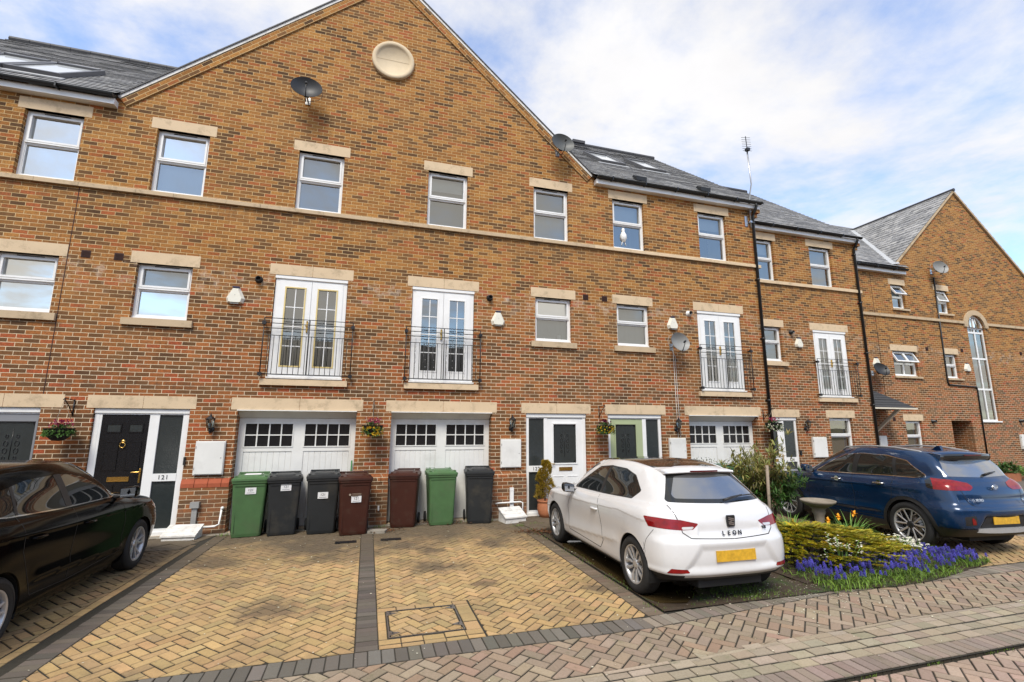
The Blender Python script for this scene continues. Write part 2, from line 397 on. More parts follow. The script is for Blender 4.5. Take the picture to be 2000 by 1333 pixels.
def window(house, x0, x1, z0, z1, y, style=('net', 'net'), split=.47, rec=.09, open_top=0, vent=True, cols=1):
    yf = y + rec
    mb = MB(); w = .052
    frame(mb, x0, x1, z0, z1, yf, yf + .07, w, 0, .06)
    zm = z1 - (z1 - z0) * split
    mb.box(x0 + w, x1 - w, yf + .002, yf + .068, zm - .035, zm + .03)
    # sash steps
    if not open_top:
        frame(mb, x0 + w, x1 - w, zm + .03, z1 - w, yf - .014, yf + .05, .034)
        mb.box(x0 + w - .012, x1 - w + .012, yf - .022, yf - .002, zm - .012, zm + .012)
    frame(mb, x0 + w, x1 - w, z0 + .06, zm - .035, yf + .012, yf + .06, .014)
    if cols == 2:
        xm = (x0 + x1) / 2; mb.box(xm - .028, xm + .028, yf + .004, yf + .066, z0 + .06, zm - .035)
        if not open_top: mb.box(xm - .028, xm + .028, yf - .004, yf + .066, zm + .03, z1 - w)
    mb.box(x0 - .006, x1 + .006, yf - .035, yf + .0, z0 - .004, z0 + .022)   # drip sill
    if vent: mb.box((x0 + x1) / 2 - (x1 - x0) * .22, (x0 + x1) / 2 + (x1 - x0) * .22, yf - .006, yf, z1 - .034, z1 - .018, 1)
    o = mb.build('window', [M['upvc'], M['black_plastic']], house, bevel=.004)
    yg = yf + .045; GU = 'glass_bright' if style[0] == 'net' else 'glass'; GL_ = 'glass_bright' if style[1] == 'net' else 'glass'
    MB().poly([(x0 + w, yg, zm), (x1 - w, yg, zm), (x1 - w, yg, z1 - w), (x0 + w, yg, z1 - w)]).build('pane', M[GU], o) if not open_top else None
    MB().poly([(x0 + w, yg, z0 + .05), (x1 - w, yg, z0 + .05), (x1 - w, yg, zm), (x0 + w, yg, zm)]).build('pane', M[GL_], o)
    if open_top:
        s = MB(); a = R(open_top); H = z1 - w - zm
        n = cols
        for k in range(n):
            xa = x0 + w + (x1 - x0 - 2 * w) * k / n; xb = x0 + w + (x1 - x0 - 2 * w) * (k + 1) / n
            frame(s, xa, xb, -H, 0, -.02, .03, .045); s.poly([(xa + .045, .01, -H + .045), (xb - .045, .01, -H + .045), (xb - .045, .01, -.045), (xa + .045, .01, -.045)], 1)
        s.xf(Matrix.Translation((0, yf, z1 - w)) @ Matrix.Rotation(-a, 4, 'X'))
        s.build('open_sash', [M['upvc'], M['glass']], o)
    # what hangs behind the glass
    up, lo = style; yb = yf + .16
    def back(m, za, zb, xa=x0, xb=x1, yy=yb, nm='curtain'):
        p = MB(); n = 14
        for k in range(n):
            a = xa + (xb - xa) * k / n; b = xa + (xb - xa) * (k + 1) / n; f = lambda t: yy + .012 * math.sin(t * 37) * (1 if m in ('net', 'net_grey') else 0)
            p.poly([(a, f(a), za), (b, f(b), za), (b, f(b), zb), (a, f(a), zb)], smooth=True)
        p.build(nm, M[m], o)
    if up == 'blind':
        back('blind_white', z1 - (z1 - z0) * lo[0], z1, yy=yb, nm='roller_blind')
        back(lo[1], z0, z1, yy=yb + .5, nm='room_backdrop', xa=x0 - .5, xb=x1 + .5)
        s = MB(); s.box(x1 - .004, x1 + .0, yf + .07, yb + .5, z0, z1); s.box(x0, x0 + .004, yf + .07, yb + .5, z0, z1); s.box(x0, x1, yf + .07, yb + .5, z0 - .02, z0)
        s.build_split('inner_reveal', M['blind_white'], o)
    elif up == 'slats':
        s = MB(); k = int((z1 - z0) / .035)
        for i in range(k):
            zz = z0 + .035 * i; s.poly([(x0, yb + .012, zz), (x1 - .12, yb + .012, zz), (x1 - .12, yb, zz + .031), (x0, yb, zz + .031)])
        s.build('slatted_blind', M['blind_tan'], o); back('net', z0, z1, yy=yb + .08)
    else:
        back(lo, z0, zm); back(up, zm, z1)
        s = MB(); s.box(x1 - .0, x1 + .004, yf + .07, yb, z0, z1); s.box(x0 - .004, x0, yf + .07, yb, z0, z1); s.build_split('inner_reveal', M['blind_white'], o)
    return o

def lintel(house, x0, x1, z0, z1, y, joints=1, mat='stone', depth=.095, name='lintel'):
    mb = MB(); n = joints; L = (x1 - x0) / n
    for i in range(n):
        mb.box(x0 + L * i + (.003 if i else 0), x0 + L * (i + 1) - (.003 if i < n - 1 else 0), y - .004, y + depth, z0, z1)
    return mb.build(name, M[mat], house, bevel=.003)

def sill(house, x0, x1, z1, y, h=.14, proj=.055, mat='stone_dirty'):
    mb = MB(); mb.prism([(x0, y - proj, z1 - h), (x0, y + .1, z1 - h), (x0, y + .1, z1 + .012), (x0, y - proj, z1 - .012)], (x1 - x0, 0, 0))
    return mb.build('sill', M[mat], house, bevel=.004)

def french(house, x0, x1, y, seal='upvc', room='room'):
    z0, z1 = 2.84, 4.895; yf = y + .035
    mb = MB(); w = .075; xm = (x0 + x1) / 2
    frame(mb, x0 + .01, x1 - .01, z0, z1, yf, yf + .07, w, 0, .05, .09)
    mb.box(x0 + .0, x1 - .0, yf - .03, yf, z1 - .06, z1 - .0)        # head trim
    mb.box(x0 - .01, x1 + .01, yf - .06, yf + .05, z0 - .03, z0 + .0)  # threshold
    o = mb.build('balcony_door', [M['upvc']], house, bevel=.004)
    for (a, b) in ((x0 + w + .01, xm - .003), (xm + .003, x1 - w - .01)):
        d = MB(); zt = z1 - .095; zb = z0 + .055
        gx0, gx1, gz0, gz1 = a + .13, b - .12, zb + .17, zt - .15
        frame(d, a, b, zb, zt, yf - .012, yf + .05, .13, 0, .17, .15)
        s = MB(); frame(s, gx0 - .022, gx1 + .022, gz0 - .022, gz1 + .022, yf - .02, yf - .010, .026)
        d.build('door_leaf', M['upvc'], o, bevel=.003)
        s.build('glazing_bead', M[seal], o, bevel=.003)
        g = MB(); g.poly([(gx0, yf + .01, gz0), (gx1, yf + .01, gz0), (gx1, yf + .01, gz1), (gx0, yf + .01, gz1)]); g.build('pane', M['glass'], o)
        b2 = MB(); gm = (gx0 + gx1) / 2; b2.box(gm - .009, gm + .009, yf - .002, yf + .02, gz0, gz1)
        for k in range(1, 4):
            zz = gz0 + (gz1 - gz0) * k / 4; b2.box(gx0, gx1, yf - .003, yf + .021, zz - .009, zz + .009)
        b2.build('glazing_bar', M['upvc'], o)
    h = MB(); h.box(xm - .05, xm - .02, yf - .05, yf - .012, 3.75, 3.98); h.box(xm - .07, xm - .02, yf - .07, yf - .05, 3.86, 3.885); h.build('handle', M['brass'], o, bevel=.004)
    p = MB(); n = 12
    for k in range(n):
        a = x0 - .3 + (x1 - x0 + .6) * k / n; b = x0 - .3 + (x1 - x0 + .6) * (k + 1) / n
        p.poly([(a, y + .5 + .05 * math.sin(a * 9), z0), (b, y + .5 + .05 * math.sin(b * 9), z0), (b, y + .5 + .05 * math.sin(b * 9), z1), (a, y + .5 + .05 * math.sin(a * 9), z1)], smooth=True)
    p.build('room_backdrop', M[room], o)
    return o

def railing(house, x0, x1, y, z0=2.86, z1=3.98, lights=False):
    yy = y - .11; mb = MB(); r = .008
    for z in (z1, z1 - .10, z1 - .20, z1 - .34): mb.tube([(x0, yy, z), (x1, yy, z)], r, 6)
    mb.tube([(x0, yy, z0 + .02), (x1, yy, z0 + .02)], .010, 6)
    for x in (x0, x1, (x0 + x1) / 2): mb.tube([(x, yy, z0 - (.03 if x != (x0 + x1) / 2 else -.02)), (x, yy, z1)], .011, 6)
    n = 17
    for k in range(1, n):
        if k == n // 2 and n % 2 == 0: continue
        x = x0 + (x1 - x0) * k / n; mb.tube([(x, yy, z0 + .02), (x, yy, z1 - .34)], .0065, 5)
    for x in (x0, x1):
        for z in (z1 - .10, z0 + .02):
            mb.box(x - .035, x + .035, yy - .03, yy + .03, z - .035, z + .03); mb.box(x - .012, x + .012, yy, y, z - .012, z + .012)
    o = mb.build('balcony_railing', M['black_metal'], house)
    if lights:
        s = MB(); random.seed(5)
        for x in [x0 + .2, x0 + .42, x0 + .6, x1 - .62, x1 - .35, x1 - .18, x0 + .85]:
            pts = []; z = z1 - .25
            while z > z0 + .05:
                pts.append((x + random.uniform(-.012, .012), yy - .012, z)); z -= .05
            s.tube(pts, .003, 4)
            for p in pts[::3]: s.ball((p[0], p[1] - .006, p[2]), .006, 4, 1)
        for q in range(3):
            z = z1 - .1 * q; s.tube([(x0 + .1 + (x1 - x0 - .2) * i / 20, yy - .012, z - .012 * (i % 2)) for i in range(21)], .003, 4)
        s.build('string_lights', [M['black_plastic'], M['upvc']], o)
    return o

def groove_panel(mb, x0, x1, z0, z1, y, n, m=0):
    """vertical boarding with v joints; returns nothing"""
    w = (x1 - x0) / n; g = .007
    for i in range(n):
        a, b = x0 + w * i, x0 + w * (i + 1)
        mb.poly([(a + g, y, z0), (b - g, y, z0), (b - g, y, z1), (a + g, y, z1)], m)
        mb.poly([(a, y + .008, z0), (a + g, y, z0), (a + g, y, z1), (a, y + .008, z1)], m)
        mb.poly([(b - g, y, z0), (b, y + .008, z0), (b, y + .008, z1), (b - g, y, z1)], m)

def garage(house, x0, x1, y):
    zt = 2.2; yd = y + .21
    mb = MB(); X0, X1 = x0 + .0, x1 - .0
    zd = 2.045; z0 = .012
    cx = (X0 + X1) / 2
    L = [(X0 + .115, cx - .105), (cx + .105, X1 - .115)]
    # stiles and rails
    mb.box(X0 + .004, L[0][0], yd, yd + .04, z0, zd); mb.box(L[1][1], X1 - .004, yd, yd + .04, z0, zd); mb.box(L[0][1], L[1][0], yd, yd + .04, z0, zd)
    for a, b in L:
        mb.box(a, b, yd, yd + .04, 1.945, zd); mb.box(a, b, yd, yd + .04, 1.41, 1.50); mb.box(a, b, yd, yd + .04, z0, .14)
        groove_panel(mb, a, b, .14, 1.41, yd + .012, 8)
    o = mb.build('garage_door', M['white_paint'], house, bevel=.003)
    for a, b in L:
        s = MB(); frame(s, a - .012, b + .012, 1.488, 1.957, yd - .012, yd + .002, .02)
        s.build('glazing_frame', M['white_paint'], o, bevel=.003)
        s = MB()
        for k in range(1, 4): xx = a + (b - a) * k / 4; s.box(xx - .011, xx + .011, yd - .002, yd + .022, 1.50, 1.945)
        s.box(a, b, yd - .001, yd + .023, 1.712, 1.733); s.build('glazing_bar', M['white_paint'], o)
        MB().poly([(a, yd + .02, 1.50), (b, yd + .02, 1.50), (b, yd + .02, 1.945), (a, yd + .02, 1.945)]).build('pane', M['pane_dark'], o)
    h = MB(); h.box(cx - .03, cx + .03, yd - .03, yd, .95, 1.02); h.build('handle', M['black_plastic'], o, bevel=.005)
    c = MB()   # roller shield / header
    c.prism([(X0 + .004, y + .02, 2.195), (X0 + .004, y + .05, 2.165), (X0 + .004, yd - .01, 2.05), (X0 + .004, yd + .06, 2.05), (X0 + .004, yd + .06, 2.195)], (X1 - X0 - .008, 0, 0))
    c.box(X0 - .005, X1 + .005, y - .035, y + .03, 2.180, 2.198)
    c.build('garage_header', M['white_paint'], house, bevel=.004)
    return o

def roof_courses(mb, P0, P1, S, L, m=0, row=.2, clip=None, u0=0.0):
    """slate courses; P0->P1 the eaves edge, S unit vector up the slope, L slope length; clip(t)->(a,b) fractions of the course kept"""
    P0, P1, S = Vector(P0), Vector(P1), Vector(S).normalized(); U = (P1 - P0); W = U.length; U = U / W; N = U.cross(S).normalized()
    if N.z < 0: N = -N
    k = int(math.ceil(L / row))
    for i in range(k):
        s0, s1 = i * row, min(L, (i + 1) * row)
        a0, b0 = (0, W) if not clip else clip(s0); a1, b1 = (0, W) if not clip else clip(s1)
        lo, hi = N * .016, N * .002
        # break the course into tabs of slightly different tilt
        j0, x = 0, a0; nseg = max(1, int((b0 - a0) / .9))
        for q in range(nseg):
            fa, fb = q / nseg, (q + 1) / nseg
            la, lb = a0 + (b0 - a0) * fa, a0 + (b0 - a0) * fb; ha, hb = a1 + (b1 - a1) * fa, a1 + (b1 - a1) * fb
            j = N * random.uniform(-.003, .004)
            A, B = P0 + U * la + S * s0 + lo + j, P0 + U * lb + S * s0 + lo + j; C, D = P0 + U * hb + S * s1 + hi, P0 + U * ha + S * s1 + hi
            mb.poly([A, B, C, D], m, [(la + u0, s0), (lb + u0, s0), (hb + u0, s1 - .001), (ha + u0, s1 - .001)])
            mb.poly([A - lo * 1.2, B - lo * 1.2, B, A], m, [(la, s0), (lb, s0), (lb, s0), (la, s0)])

def eaves(house, x0, x1, y, z=8.05, retL=True, retR=True, name=True):
    f = MB(); f.box(x0, x1, y - .15, y + .02, z - .10, z + .02); f.build('fascia', M['upvc'], house, bevel=.006)
    g = MB(); r = .06; pr = []
    for k in range(9): a = math.pi * k / 8; pr.append((-math.cos(a) * r, -math.sin(a) * r))
    for (a, b) in zip(pr[:-1], pr[1:]):
        for rr in (1, .9):
            q = [(x0, y - .215 + a[0] * rr, z + .07 + a[1] * rr), (x1, y - .215 + a[0] * rr, z + .07 + a[1] * rr), (x1, y - .215 + b[0] * rr, z + .07 + b[1] * rr), (x0, y - .215 + b[0] * rr, z + .07 + b[1] * rr)]
            g.poly(q, 0, smooth=True)
    for x in (x0, x1): g.poly([(x, y - .215 + p[0], z + .07 + p[1]) for p in pr])
    x = x0 + .4
    while x < x1:
        g.box(x - .012, x + .012, y - .285, y - .14, z - .005, z + .078); x += .95
    g.build('gutter', M['black_plastic'], house)

def ridge(house, pts, r=.09, mat='slate_dark'):
    mb = MB()
    a, b = Vector(pts[0]), Vector(pts[1]); n = max(1, int((b - a).length / .45)); d = (b - a) / n
    for i in range(n):
        p, q = a + d * (i + .01), a + d * (i + .99)
        h = MB(); h.tube([p, q], r, 8); mb.v_len = len(mb.v)
        off = len(mb.v); mb.v += h.v; mb.f += [tuple(t + off for t in f) for f in h.f]; mb.m += h.m; mb.uv += h.uv; mb.c += h.c; mb.sm += [False] * len(h.f)
    mb.build('ridge_tiles', M[mat], house)


# x limits of the four dwellings in the front range
X0, X1, X2, X3, X4 = -9.95, -5.36, .10, 5.15, 10.17
SL = .8373; YE = 9.93; ZE = 8.13; YR = 15.0; ZR = ZE + SL * (YR - YE)
GZ, GX, GS = 12.62, .08, .872   # gable apex height, x, slope
def gz(x): return GZ - GS * abs(x - GX)

W3 = [(-6.38, -5.47), (-4.28, -3.37), (-1.70, -.79), (1.03, 1.94), (3.57, 4.48), (5.70, 6.61), (8.28, 9.19)]
MW = [(-6.39, -5.48), (-4.29, -3.38), (3.60, 4.51), (5.72, 6.63)]
FR = [(-1.93, -.55), (.78, 2.15), (8.06, 9.43)]
GA = [(-2.36, -.22), (.46, 2.58), (7.62, 9.72)]
DO = [(-6.62, -5.16), (-4.61, -3.14), (3.37, 4.84), (5.39, 6.85)]
SZ, TZ = 6.34, 7.675

houses = []
labels = ['brick terraced house with grey front door, its edge cut off at far left of photo',
          'brick terraced house with the black front door numbered 121, under left half of big gable',
          'brick terraced house with white front door numbered 122, under right half of big gable',
          'brick terraced house with sage green front door behind the white car']
for i in range(4): houses.append(wempty('terraced_house', ([-7.6, -2.6, 2.6, 7.6][i], YA, 0), labels[i], 'house', 'terraced houses in the brick row'))

bx = [(X0, X1), (X1, X2), (X2, X3), (X3, X4)]
for i, (a, b) in enumerate(bx):
    hs = houses[i]; mb = MB(); holes = []
    for w in W3:
        if a <= w[0] < b: holes.append((w[0], w[1], SZ, TZ))
    for w in MW:
        if a <= w[0] < b: holes.append((w[0], w[1], 3.85, 4.90))
    for w in FR:
        if a <= w[0] < b: holes.append((w[0], w[1], 2.80, 4.90, .12))
    for w in GA:
        if a <= w[0] < b: holes.append((w[0], w[1], 0, 2.2, .27))
    for w in DO:
        if a <= w[0] < b: holes.append((w[0], w[1], 0, 2.2, .12))
    gx = wall_holes(mb, a, b, 0 - .02, H_TOP, YA, [(h[0], h[1], max(h[2], -.02), *h[3:]) for h in holes], .12)
    if i == 1:
        xl = GX - (GZ - H_TOP) / GS
        mb.poly([(xl, YA, H_TOP)] + [(x, YA, H_TOP) for x in gx if x > xl] + [(X2, YA, gz(X2)), (GX, YA, GZ)])
    if i == 2:
        xr = GX + (GZ - H_TOP) / GS
        mb.poly([(x, YA, H_TOP) for x in gx if x < xr] + [(xr, YA, H_TOP), (X2, YA, gz(X2))])
    # side, party and rear walls
    yb = 20.07
    if i == 0: mb.poly([(a, YA, -.02), (a, YA, H_TOP), (a, YR, ZR - .1), (a, yb, H_TOP), (a, yb, -.02)])
    if i == 3: mb.poly([(b, YA, -.02), (b, YA, H_TOP), (b, YR, ZR - .1), (b, yb, H_TOP), (b, yb, -.02)])
    if i in (1, 2): e = b - .005; mb.poly([(b, YA, -.02), (b, YA, H_TOP), (b, yb, H_TOP), (b, yb, -.02)])
    mb.poly([(b, yb, -.02), (a, yb, -.02), (a, yb, H_TOP), (b, yb, H_TOP)])
    mb.build('wall', M['brick'], hs, merge=True)
    # roof
    rb = MB(); S = Vector((0, 1, SL)); L = math.hypot(YR - YE, ZR - ZE)
    ra, rz = (a - (.1 if i == 0 else 0)), (b + (.16 if i == 3 else 0))
    if i in (1,): ra2 = a
    if i in (0, 3): roof_courses(rb, (ra, YE, ZE), (rz, YE, ZE), S, L, u0=ra)
    else: roof_courses(rb, (ra, YE + .5, ZE + .5 * SL), (rz, YE + .5, ZE + .5 * SL), S, L - .5 * math.hypot(1, SL), u0=ra)
    if i == 1: roof_courses(rb, (ra, YE, ZE), (-4.95, YE, ZE), S, 2.2, u0=ra)
    if i == 2: roof_courses(rb, (5.10, YE, ZE), (rz, YE, ZE), S, 2.2, u0=5.1)
    rb.poly([(ra, YR, ZR), (rz, YR, ZR), (rz, 20.3, ZE), (ra, 20.3, ZE)][::-1], 0, [(ra, 0), (rz, 0), (rz, L), (ra, L)])
    if i in (1, 2):
        # front gable roof slope over this half
        sgn = -1 if i == 1 else 1; Sg = Vector((-sgn, 0, GS)); LL = math.hypot(5.15, 5.15 * GS)
        e0 = (GX + sgn * 5.15, YA - .06, GZ + .015 - 5.15 * GS); e1 = (e0[0], YR, e0[2])
        roof_courses(rb, e0, e1, Sg, LL)
    ro = rb.build('roof', M['slate'], hs)
    if i in (0, 3): 
        ridge(hs, [(ra, YR, ZR + .01), (rz, YR, ZR + .01)])
    if i in (0, 3):
        k = -1 if i == 0 else 1; xe = ra if i == 0 else rz
        v = MB(); v.prism([(xe, YE, ZE - .05), (xe, YR, ZR - .05), (xe, YR, ZR + .0), (xe, YE, ZE)], (.03 * k, 0, 0)); v.build('verge_trim', M['slate_dark'], hs)
eaves(houses[0], X0 - .1, -4.98, YA); eaves(houses[3], 5.20, X4 + .10, YA)
# corner corbel under the right end of the gutter
cb = MB(); cb.box(X4 - .03, X4 + .12, YA - .12, YA + .2, 7.86, 8.06); cb.box(X4 - .03, X4 + .07, YA - .06, YA + .2, 7.74, 7.859); cb.build('corbel', M['brick'], houses[3], bevel=.006)
# raking verge: brick band, pale strip and dark slate edge
for i, sgn in ((1, -1), (2, 1)):
    hs = houses[i]; d = Vector((sgn, 0, -GS)).normalized(); n = Vector((0, 0, 1)) - d * d.z; n.normalize(); Lr = 5.07 * math.hypot(1, GS)
    A = Vector((GX if sgn > 0 else GX, YA, GZ))
    def strip(mat, o0, o1, pr, name, uv=False, t0=0.0, t1=None):
        t1 = t1 or Lr; mb = MB(); y = YA - pr
        if sgn > 0: q = [A + d * t0 + n * o0, A + d * t1 + n * o0, A + d * t1 + n * o1, A + d * t0 + n * o1]
        else: q = [A + d * t1 + n * o0, A + d * t0 + n * o0, A + d * t0 + n * o1, A + d * t1 + n * o1]
        # mitre at apex
        for p in q: p.y = y
        def mit(p): 
            if (p.x - GX) * sgn < 0 or abs((p - A).dot(d)) < 1e-6: 
                h = (p - A).dot(n); return Vector((GX, y, GZ + h / n.z))
            return p
        q = [mit(p) for p in q]
        uvs = [((p - A).dot(d), (p - A).dot(n) + .15) for p in q]
        mb.poly(q, 0, uvs); back = [Vector((p.x, YA + .05, p.z)) for p in q]
        for j in range(4):
            k = (j + 1) % 4; mb.poly([q[j], back[j], back[k], q[k]], 0, [(uvs[j][0], uvs[j][1]), (uvs[j][0], uvs[j][1] + .05), (uvs[k][0], uvs[k][1] + .05), (uvs[k][0], uvs[k][1])])
        mb.build(name, mat, hs)
    strip(M['brick_uv'], -.235, -.06, .03, 'verge_brickwork')
    strip(M['white_old'], -.055, .0, .045, 'verge_mortar')
    strip(M['slate_dark'], .0, .022, .065, 'verge_slates')
# string course
for i, (a, b) in enumerate(bx):
    mb = MB(); x = a; random.seed(i); b2 = b + (.06 if i == 3 else 0)
    while x < b2 - .01:
        L = min(random.choice([.62, .9, .9, 1.2]), b2 - x)
        if b2 - x - L < .2: L = b2 - x
        mb.prism([(x + .002, YA - .06, 6.252), (x + .002, YA + .06, 6.252), (x + .002, YA + .06, 6.345), (x + .002, YA - .03, 6.345), (x + .002, YA - .06, 6.325)], (L - .005, 0, 0)); x += L
    mb.build('string_course', M['stone' if i == 3 else 'stone_dirty'], houses[i], bevel=.004)
def hof(x):
    for i, (a, b) in enumerate(bx):
        if a <= x < b: return houses[i]
st3 = [('net', 'net'), ('net', 'net_grey'), ('net_grey', 'net_dark'), ('blind', (.28, 'net_dark')), ('net_dark', 'net_grey'), ('blind', (.46, 'room')), ('blind', (.30, 'room'))]
for k, (w, s) in enumerate(zip(W3, st3)):
    window(hof(w[0]), w[0], w[1], SZ + .008, TZ, YA, s); lintel(hof(w[0]), w[0] - .11, w[1] + .11, TZ, 7.9, YA, 1, 'stone')
for k, (w, s) in enumerate(zip(MW, [('net', 'net'), ('net_grey', 'net'), ('net', 'net_grey'), ('net_grey', 'net_grey')])):
    window(hof(w[0]), w[0], w[1], 3.858, 4.90, YA, s, .45); lintel(hof(w[0]), w[0] - .11, w[1] + .11, 4.9, 5.125, YA); sill(hof(w[0]), w[0] - .11, w[1] + .11, 3.85, YA)
for k, w in enumerate(FR):
    h = hof(w[0]); french(h, w[0], w[1], YA, ['yellow_seal', 'upvc', 'upvc'][k]); lintel(h, w[0] - .11, w[1] + .10, 4.9, 5.125, YA, 2)
    sill(h, w[0] - .10, w[1] + .11, 2.80, YA, .125, .07, 'stone'); railing(h, [-2.03, .68, 8.0][k], [-.39, 2.28, 9.58][k], YA, lights=(k == 1))
for k, w in enumerate(GA):
    h = hof(w[0]); garage(h, w[0], w[1], YA); lintel(h, w[0] - .115, w[1] + .115, 2.2, 2.425, YA, 2)
lintel(houses[0], DO[0][0] - .1, -5.05, 2.2, 2.425, YA, 2); lintel(houses[1], -4.72, -3.05, 2.2, 2.425, YA, 2)
lintel(houses[2], 3.26, 4.95, 2.2, 2.425, YA, 2); lintel(houses[3], 5.32, 6.96, 2.2, 2.425, YA, 2)

def door_unit(house, x0, x1, y, leaf, side, leafmat, kind, number=None, nx=None, z1=2.165, letter=True):
    """frame with a leaf between leaf=(a,b) and an obscure side light side=(a,b)"""
    yf = y + .05; mb = MB()
    frame(mb, x0 + .01, x1 - .01, .06, z1, yf, yf + .07, .07, 0, .05, .075)
    mb.box(x0 + .005, x1 - .005, yf - .02, yf, z1 - .05, z1 + .03)
    lo, hi = (leaf, side) if leaf[0] < side[0] else (side, leaf)
    mb.box(lo[1], hi[0], yf + .002, yf + .068, .11, z1 - .075)
    for a, b in ((x0 + .08, lo[0]), (hi[1], x1 - .08)):
        if b - a > .004: mb.box(a, b, yf + .003, yf + .067, .11, z1 - .075)
    if side[1] > side[0]: mb.box(side[0], side[1], yf - .004, yf + .066, .92, 1.05)
    mb.box(x0, x1, yf - .03, yf + .07, .0, .06)
    fo = mb.build('door_frame', M['upvc'], house, bevel=.004)
    if side[1] > side[0]:
        g = MB(); g.poly([(side[0], yf + .03, .11), (side[1], yf + .03, .11), (side[1], yf + .03, .92), (side[0], yf + .03, .92)]); g.build('pane', M['glass_obscure'], fo)
        g = MB(); g.poly([(side[0], yf + .03, 1.05), (side[1], yf + .03, 1.05), (side[1], yf + .03, z1 - .075), (side[0], yf + .03, z1 - .075)]); g.build('pane', M['glass_obscure'], fo)
    a, b = leaf; yd = yf + .012; d = MB(); zt = z1 - .085
    if kind == 'six':
        d.box(a, b, yd, yd + .04, .1, zt)
        do = d.build('front_door', leafmat, house, bevel=.003)
        def pan(xa, xb, za, zb, glass=False, arch=0):
            p = MB(); frame(p, xa, xb, za, zb, yd - .012, yd + .0, .018)
            p.build('panel_moulding', leafmat, do, bevel=.005)
            q = MB(); q.box(xa + .018, xb - .018, yd - (.004 if glass else .008), yd, za + .018, zb - .018); q.build('light' if glass else 'raised_panel', M['glass_obscure'] if glass else leafmat, do, bevel=.004)
        m = (a + b) / 2
        pan(a + .08, m - .05, 1.77, 1.93, True); pan(m + .05, b - .08, 1.77, 1.93, True)
        for (za, zb) in ((1.12, 1.62), (.72, .88), (.2, .58)):
            pan(a + .08, m - .06, za, zb); pan(m + .06, b - .08, za, zb)
        k = MB(); k.lathe([(.0, -.012), (.03, -.012), (.03, 0), (0, 0)], (m, yd - .0, 1.62), 12, 0, 'y')
        k.tube([(m + .042 * math.cos(t), yd - .022, 1.555 + .045 * math.sin(t)) for t in [j * math.pi / 8 for j in range(17)]], .008, 6); k.build('door_knocker', M['brass'], do)
    else:
        gx0, gx1, gz0, gz1 = a + .14, b - .17, 1.09, zt - .11
        if leaf[1] - leaf[0] < .75: gx0, gx1 = a + .11, b - .11
        frame(d, a, b, .1, zt, yd, yd + .04, .14, 0, .99, .11)
        d.v = []; d.f = []; d.m = []; d.uv = []; d.c = []; d.sm = []
        d.box(a, gx0, yd, yd + .04, .1, zt); d.box(gx1, b, yd, yd + .04, .1, zt); d.box(gx0, gx1, yd, yd + .04, .1, gz0); d.box(gx0, gx1, yd, yd + .04, gz1, zt)
        do = d.build('front_door', leafmat, house, bevel=.002)
        p = MB(); frame(p, gx0 - .02, gx1 + .02, gz0 - .02, gz1 + .02, yd - .014, yd + .002, .03); p.build('glazing_bead', leafmat, do, bevel=.004)
        MB().poly([(gx0, yd + .015, gz0), (gx1, yd + .015, gz0), (gx1, yd + .015, gz1), (gx0, yd + .015, gz1)]).build('pane', M['glass_obscure'], do)
        cx, cz = (gx0 + gx1) / 2, (gz0 + gz1) / 2; e = MB()    # etched scroll pattern
        for s in (-1, 1):
            for t in range(4):
                zc = cz + (t - 1.5) * .12; rr = [.05, .075, .075, .05][t]
                e.tube([(cx + s * (.075 + rr * .4 * math.cos(u)), yd + .010, zc + rr * .6 * math.sin(u)) for u in [j * math.pi / 7 for j in range(15)]], .004, 4)
        e.tube([(cx, yd + .010, cz - .3), (cx, yd + .010, cz + .3)], .004, 4)
        for (xx, zz) in ((gx0 + .035, gz0 + .04), (gx1 - .035, gz0 + .04), (gx0 + .035, gz1 - .04), (gx1 - .035, gz1 - .04)): e.box(xx - .02, xx + .02, yd + .008, yd + .012, zz - .02, zz + .02)
        e.build('etched_pattern', M['pane_dark'], do)
        for s in (0, 1):
            xa = a + .13 + s * ((b - a) / 2 - .1); xb = xa + (b - a) / 2 - .17
            if xb - xa > .1:
                p = MB(); frame(p, xa, xb, .2, .82, yd - .008, yd, .014); p.build('panel_moulding', leafmat, do, bevel=.004)
    if letter:
        m = (a + b) / 2; l = MB(); zc = .97; frame(l, m - .16, m + .16, zc - .04, zc + .04, yd - .012, yd, .014); l.box(m - .146, m + .146, yd - .007, yd - .001, zc - .026, zc + .026); l.build('letter_plate', M['brass'], do, bevel=.004)
    hx = (b - .045) if leaf[0] < side[0] or kind == 'six' else (a + .045)
    s = -1 if hx > (a + b) / 2 else 1
    l = MB(); l.box(hx - .014, hx + .014, yd - .012, yd, .90, 1.14); l.tube([(hx, yd - .01, 1.09), (hx, yd - .05, 1.09), (hx + s * .12, yd - .05, 1.085)], .010, 8); l.build('handle', M['brass'], do, bevel=.003)
    if number:
        text_mesh('door_number', number, .105, M['black_plastic'], fo, (nx, yf - .008, .985), (R(90), 0, 0), .002, 1.15)
    return fo
door_unit(houses[0], -6.62, -5.16, YA, (-6.16, -5.24), (-6.5, -6.23), M['grey_door'], 'glazed')
door_unit(houses[1], -4.61, -3.14, YA, (-4.49, -3.77), (-3.62, -3.25), M['black_door'], 'six', '121', -3.45)
door_unit(houses[2], 3.37, 4.84, YA, (3.89, 4.77), (3.43, 3.81), M['upvc'], 'glazed', '122', 3.62)
door_unit(houses[3], 5.39, 6.85, YA, (5.46, 6.33), (6.43, 6.78), M['green_door'], 'glazed', '123', 6.60)
db = MB(); db.box(-3.145, -3.115, YA - .03, YA + .03, 1.20, 1.34); db.build('doorbell', M['black_plastic'], houses[1], bevel=.005)
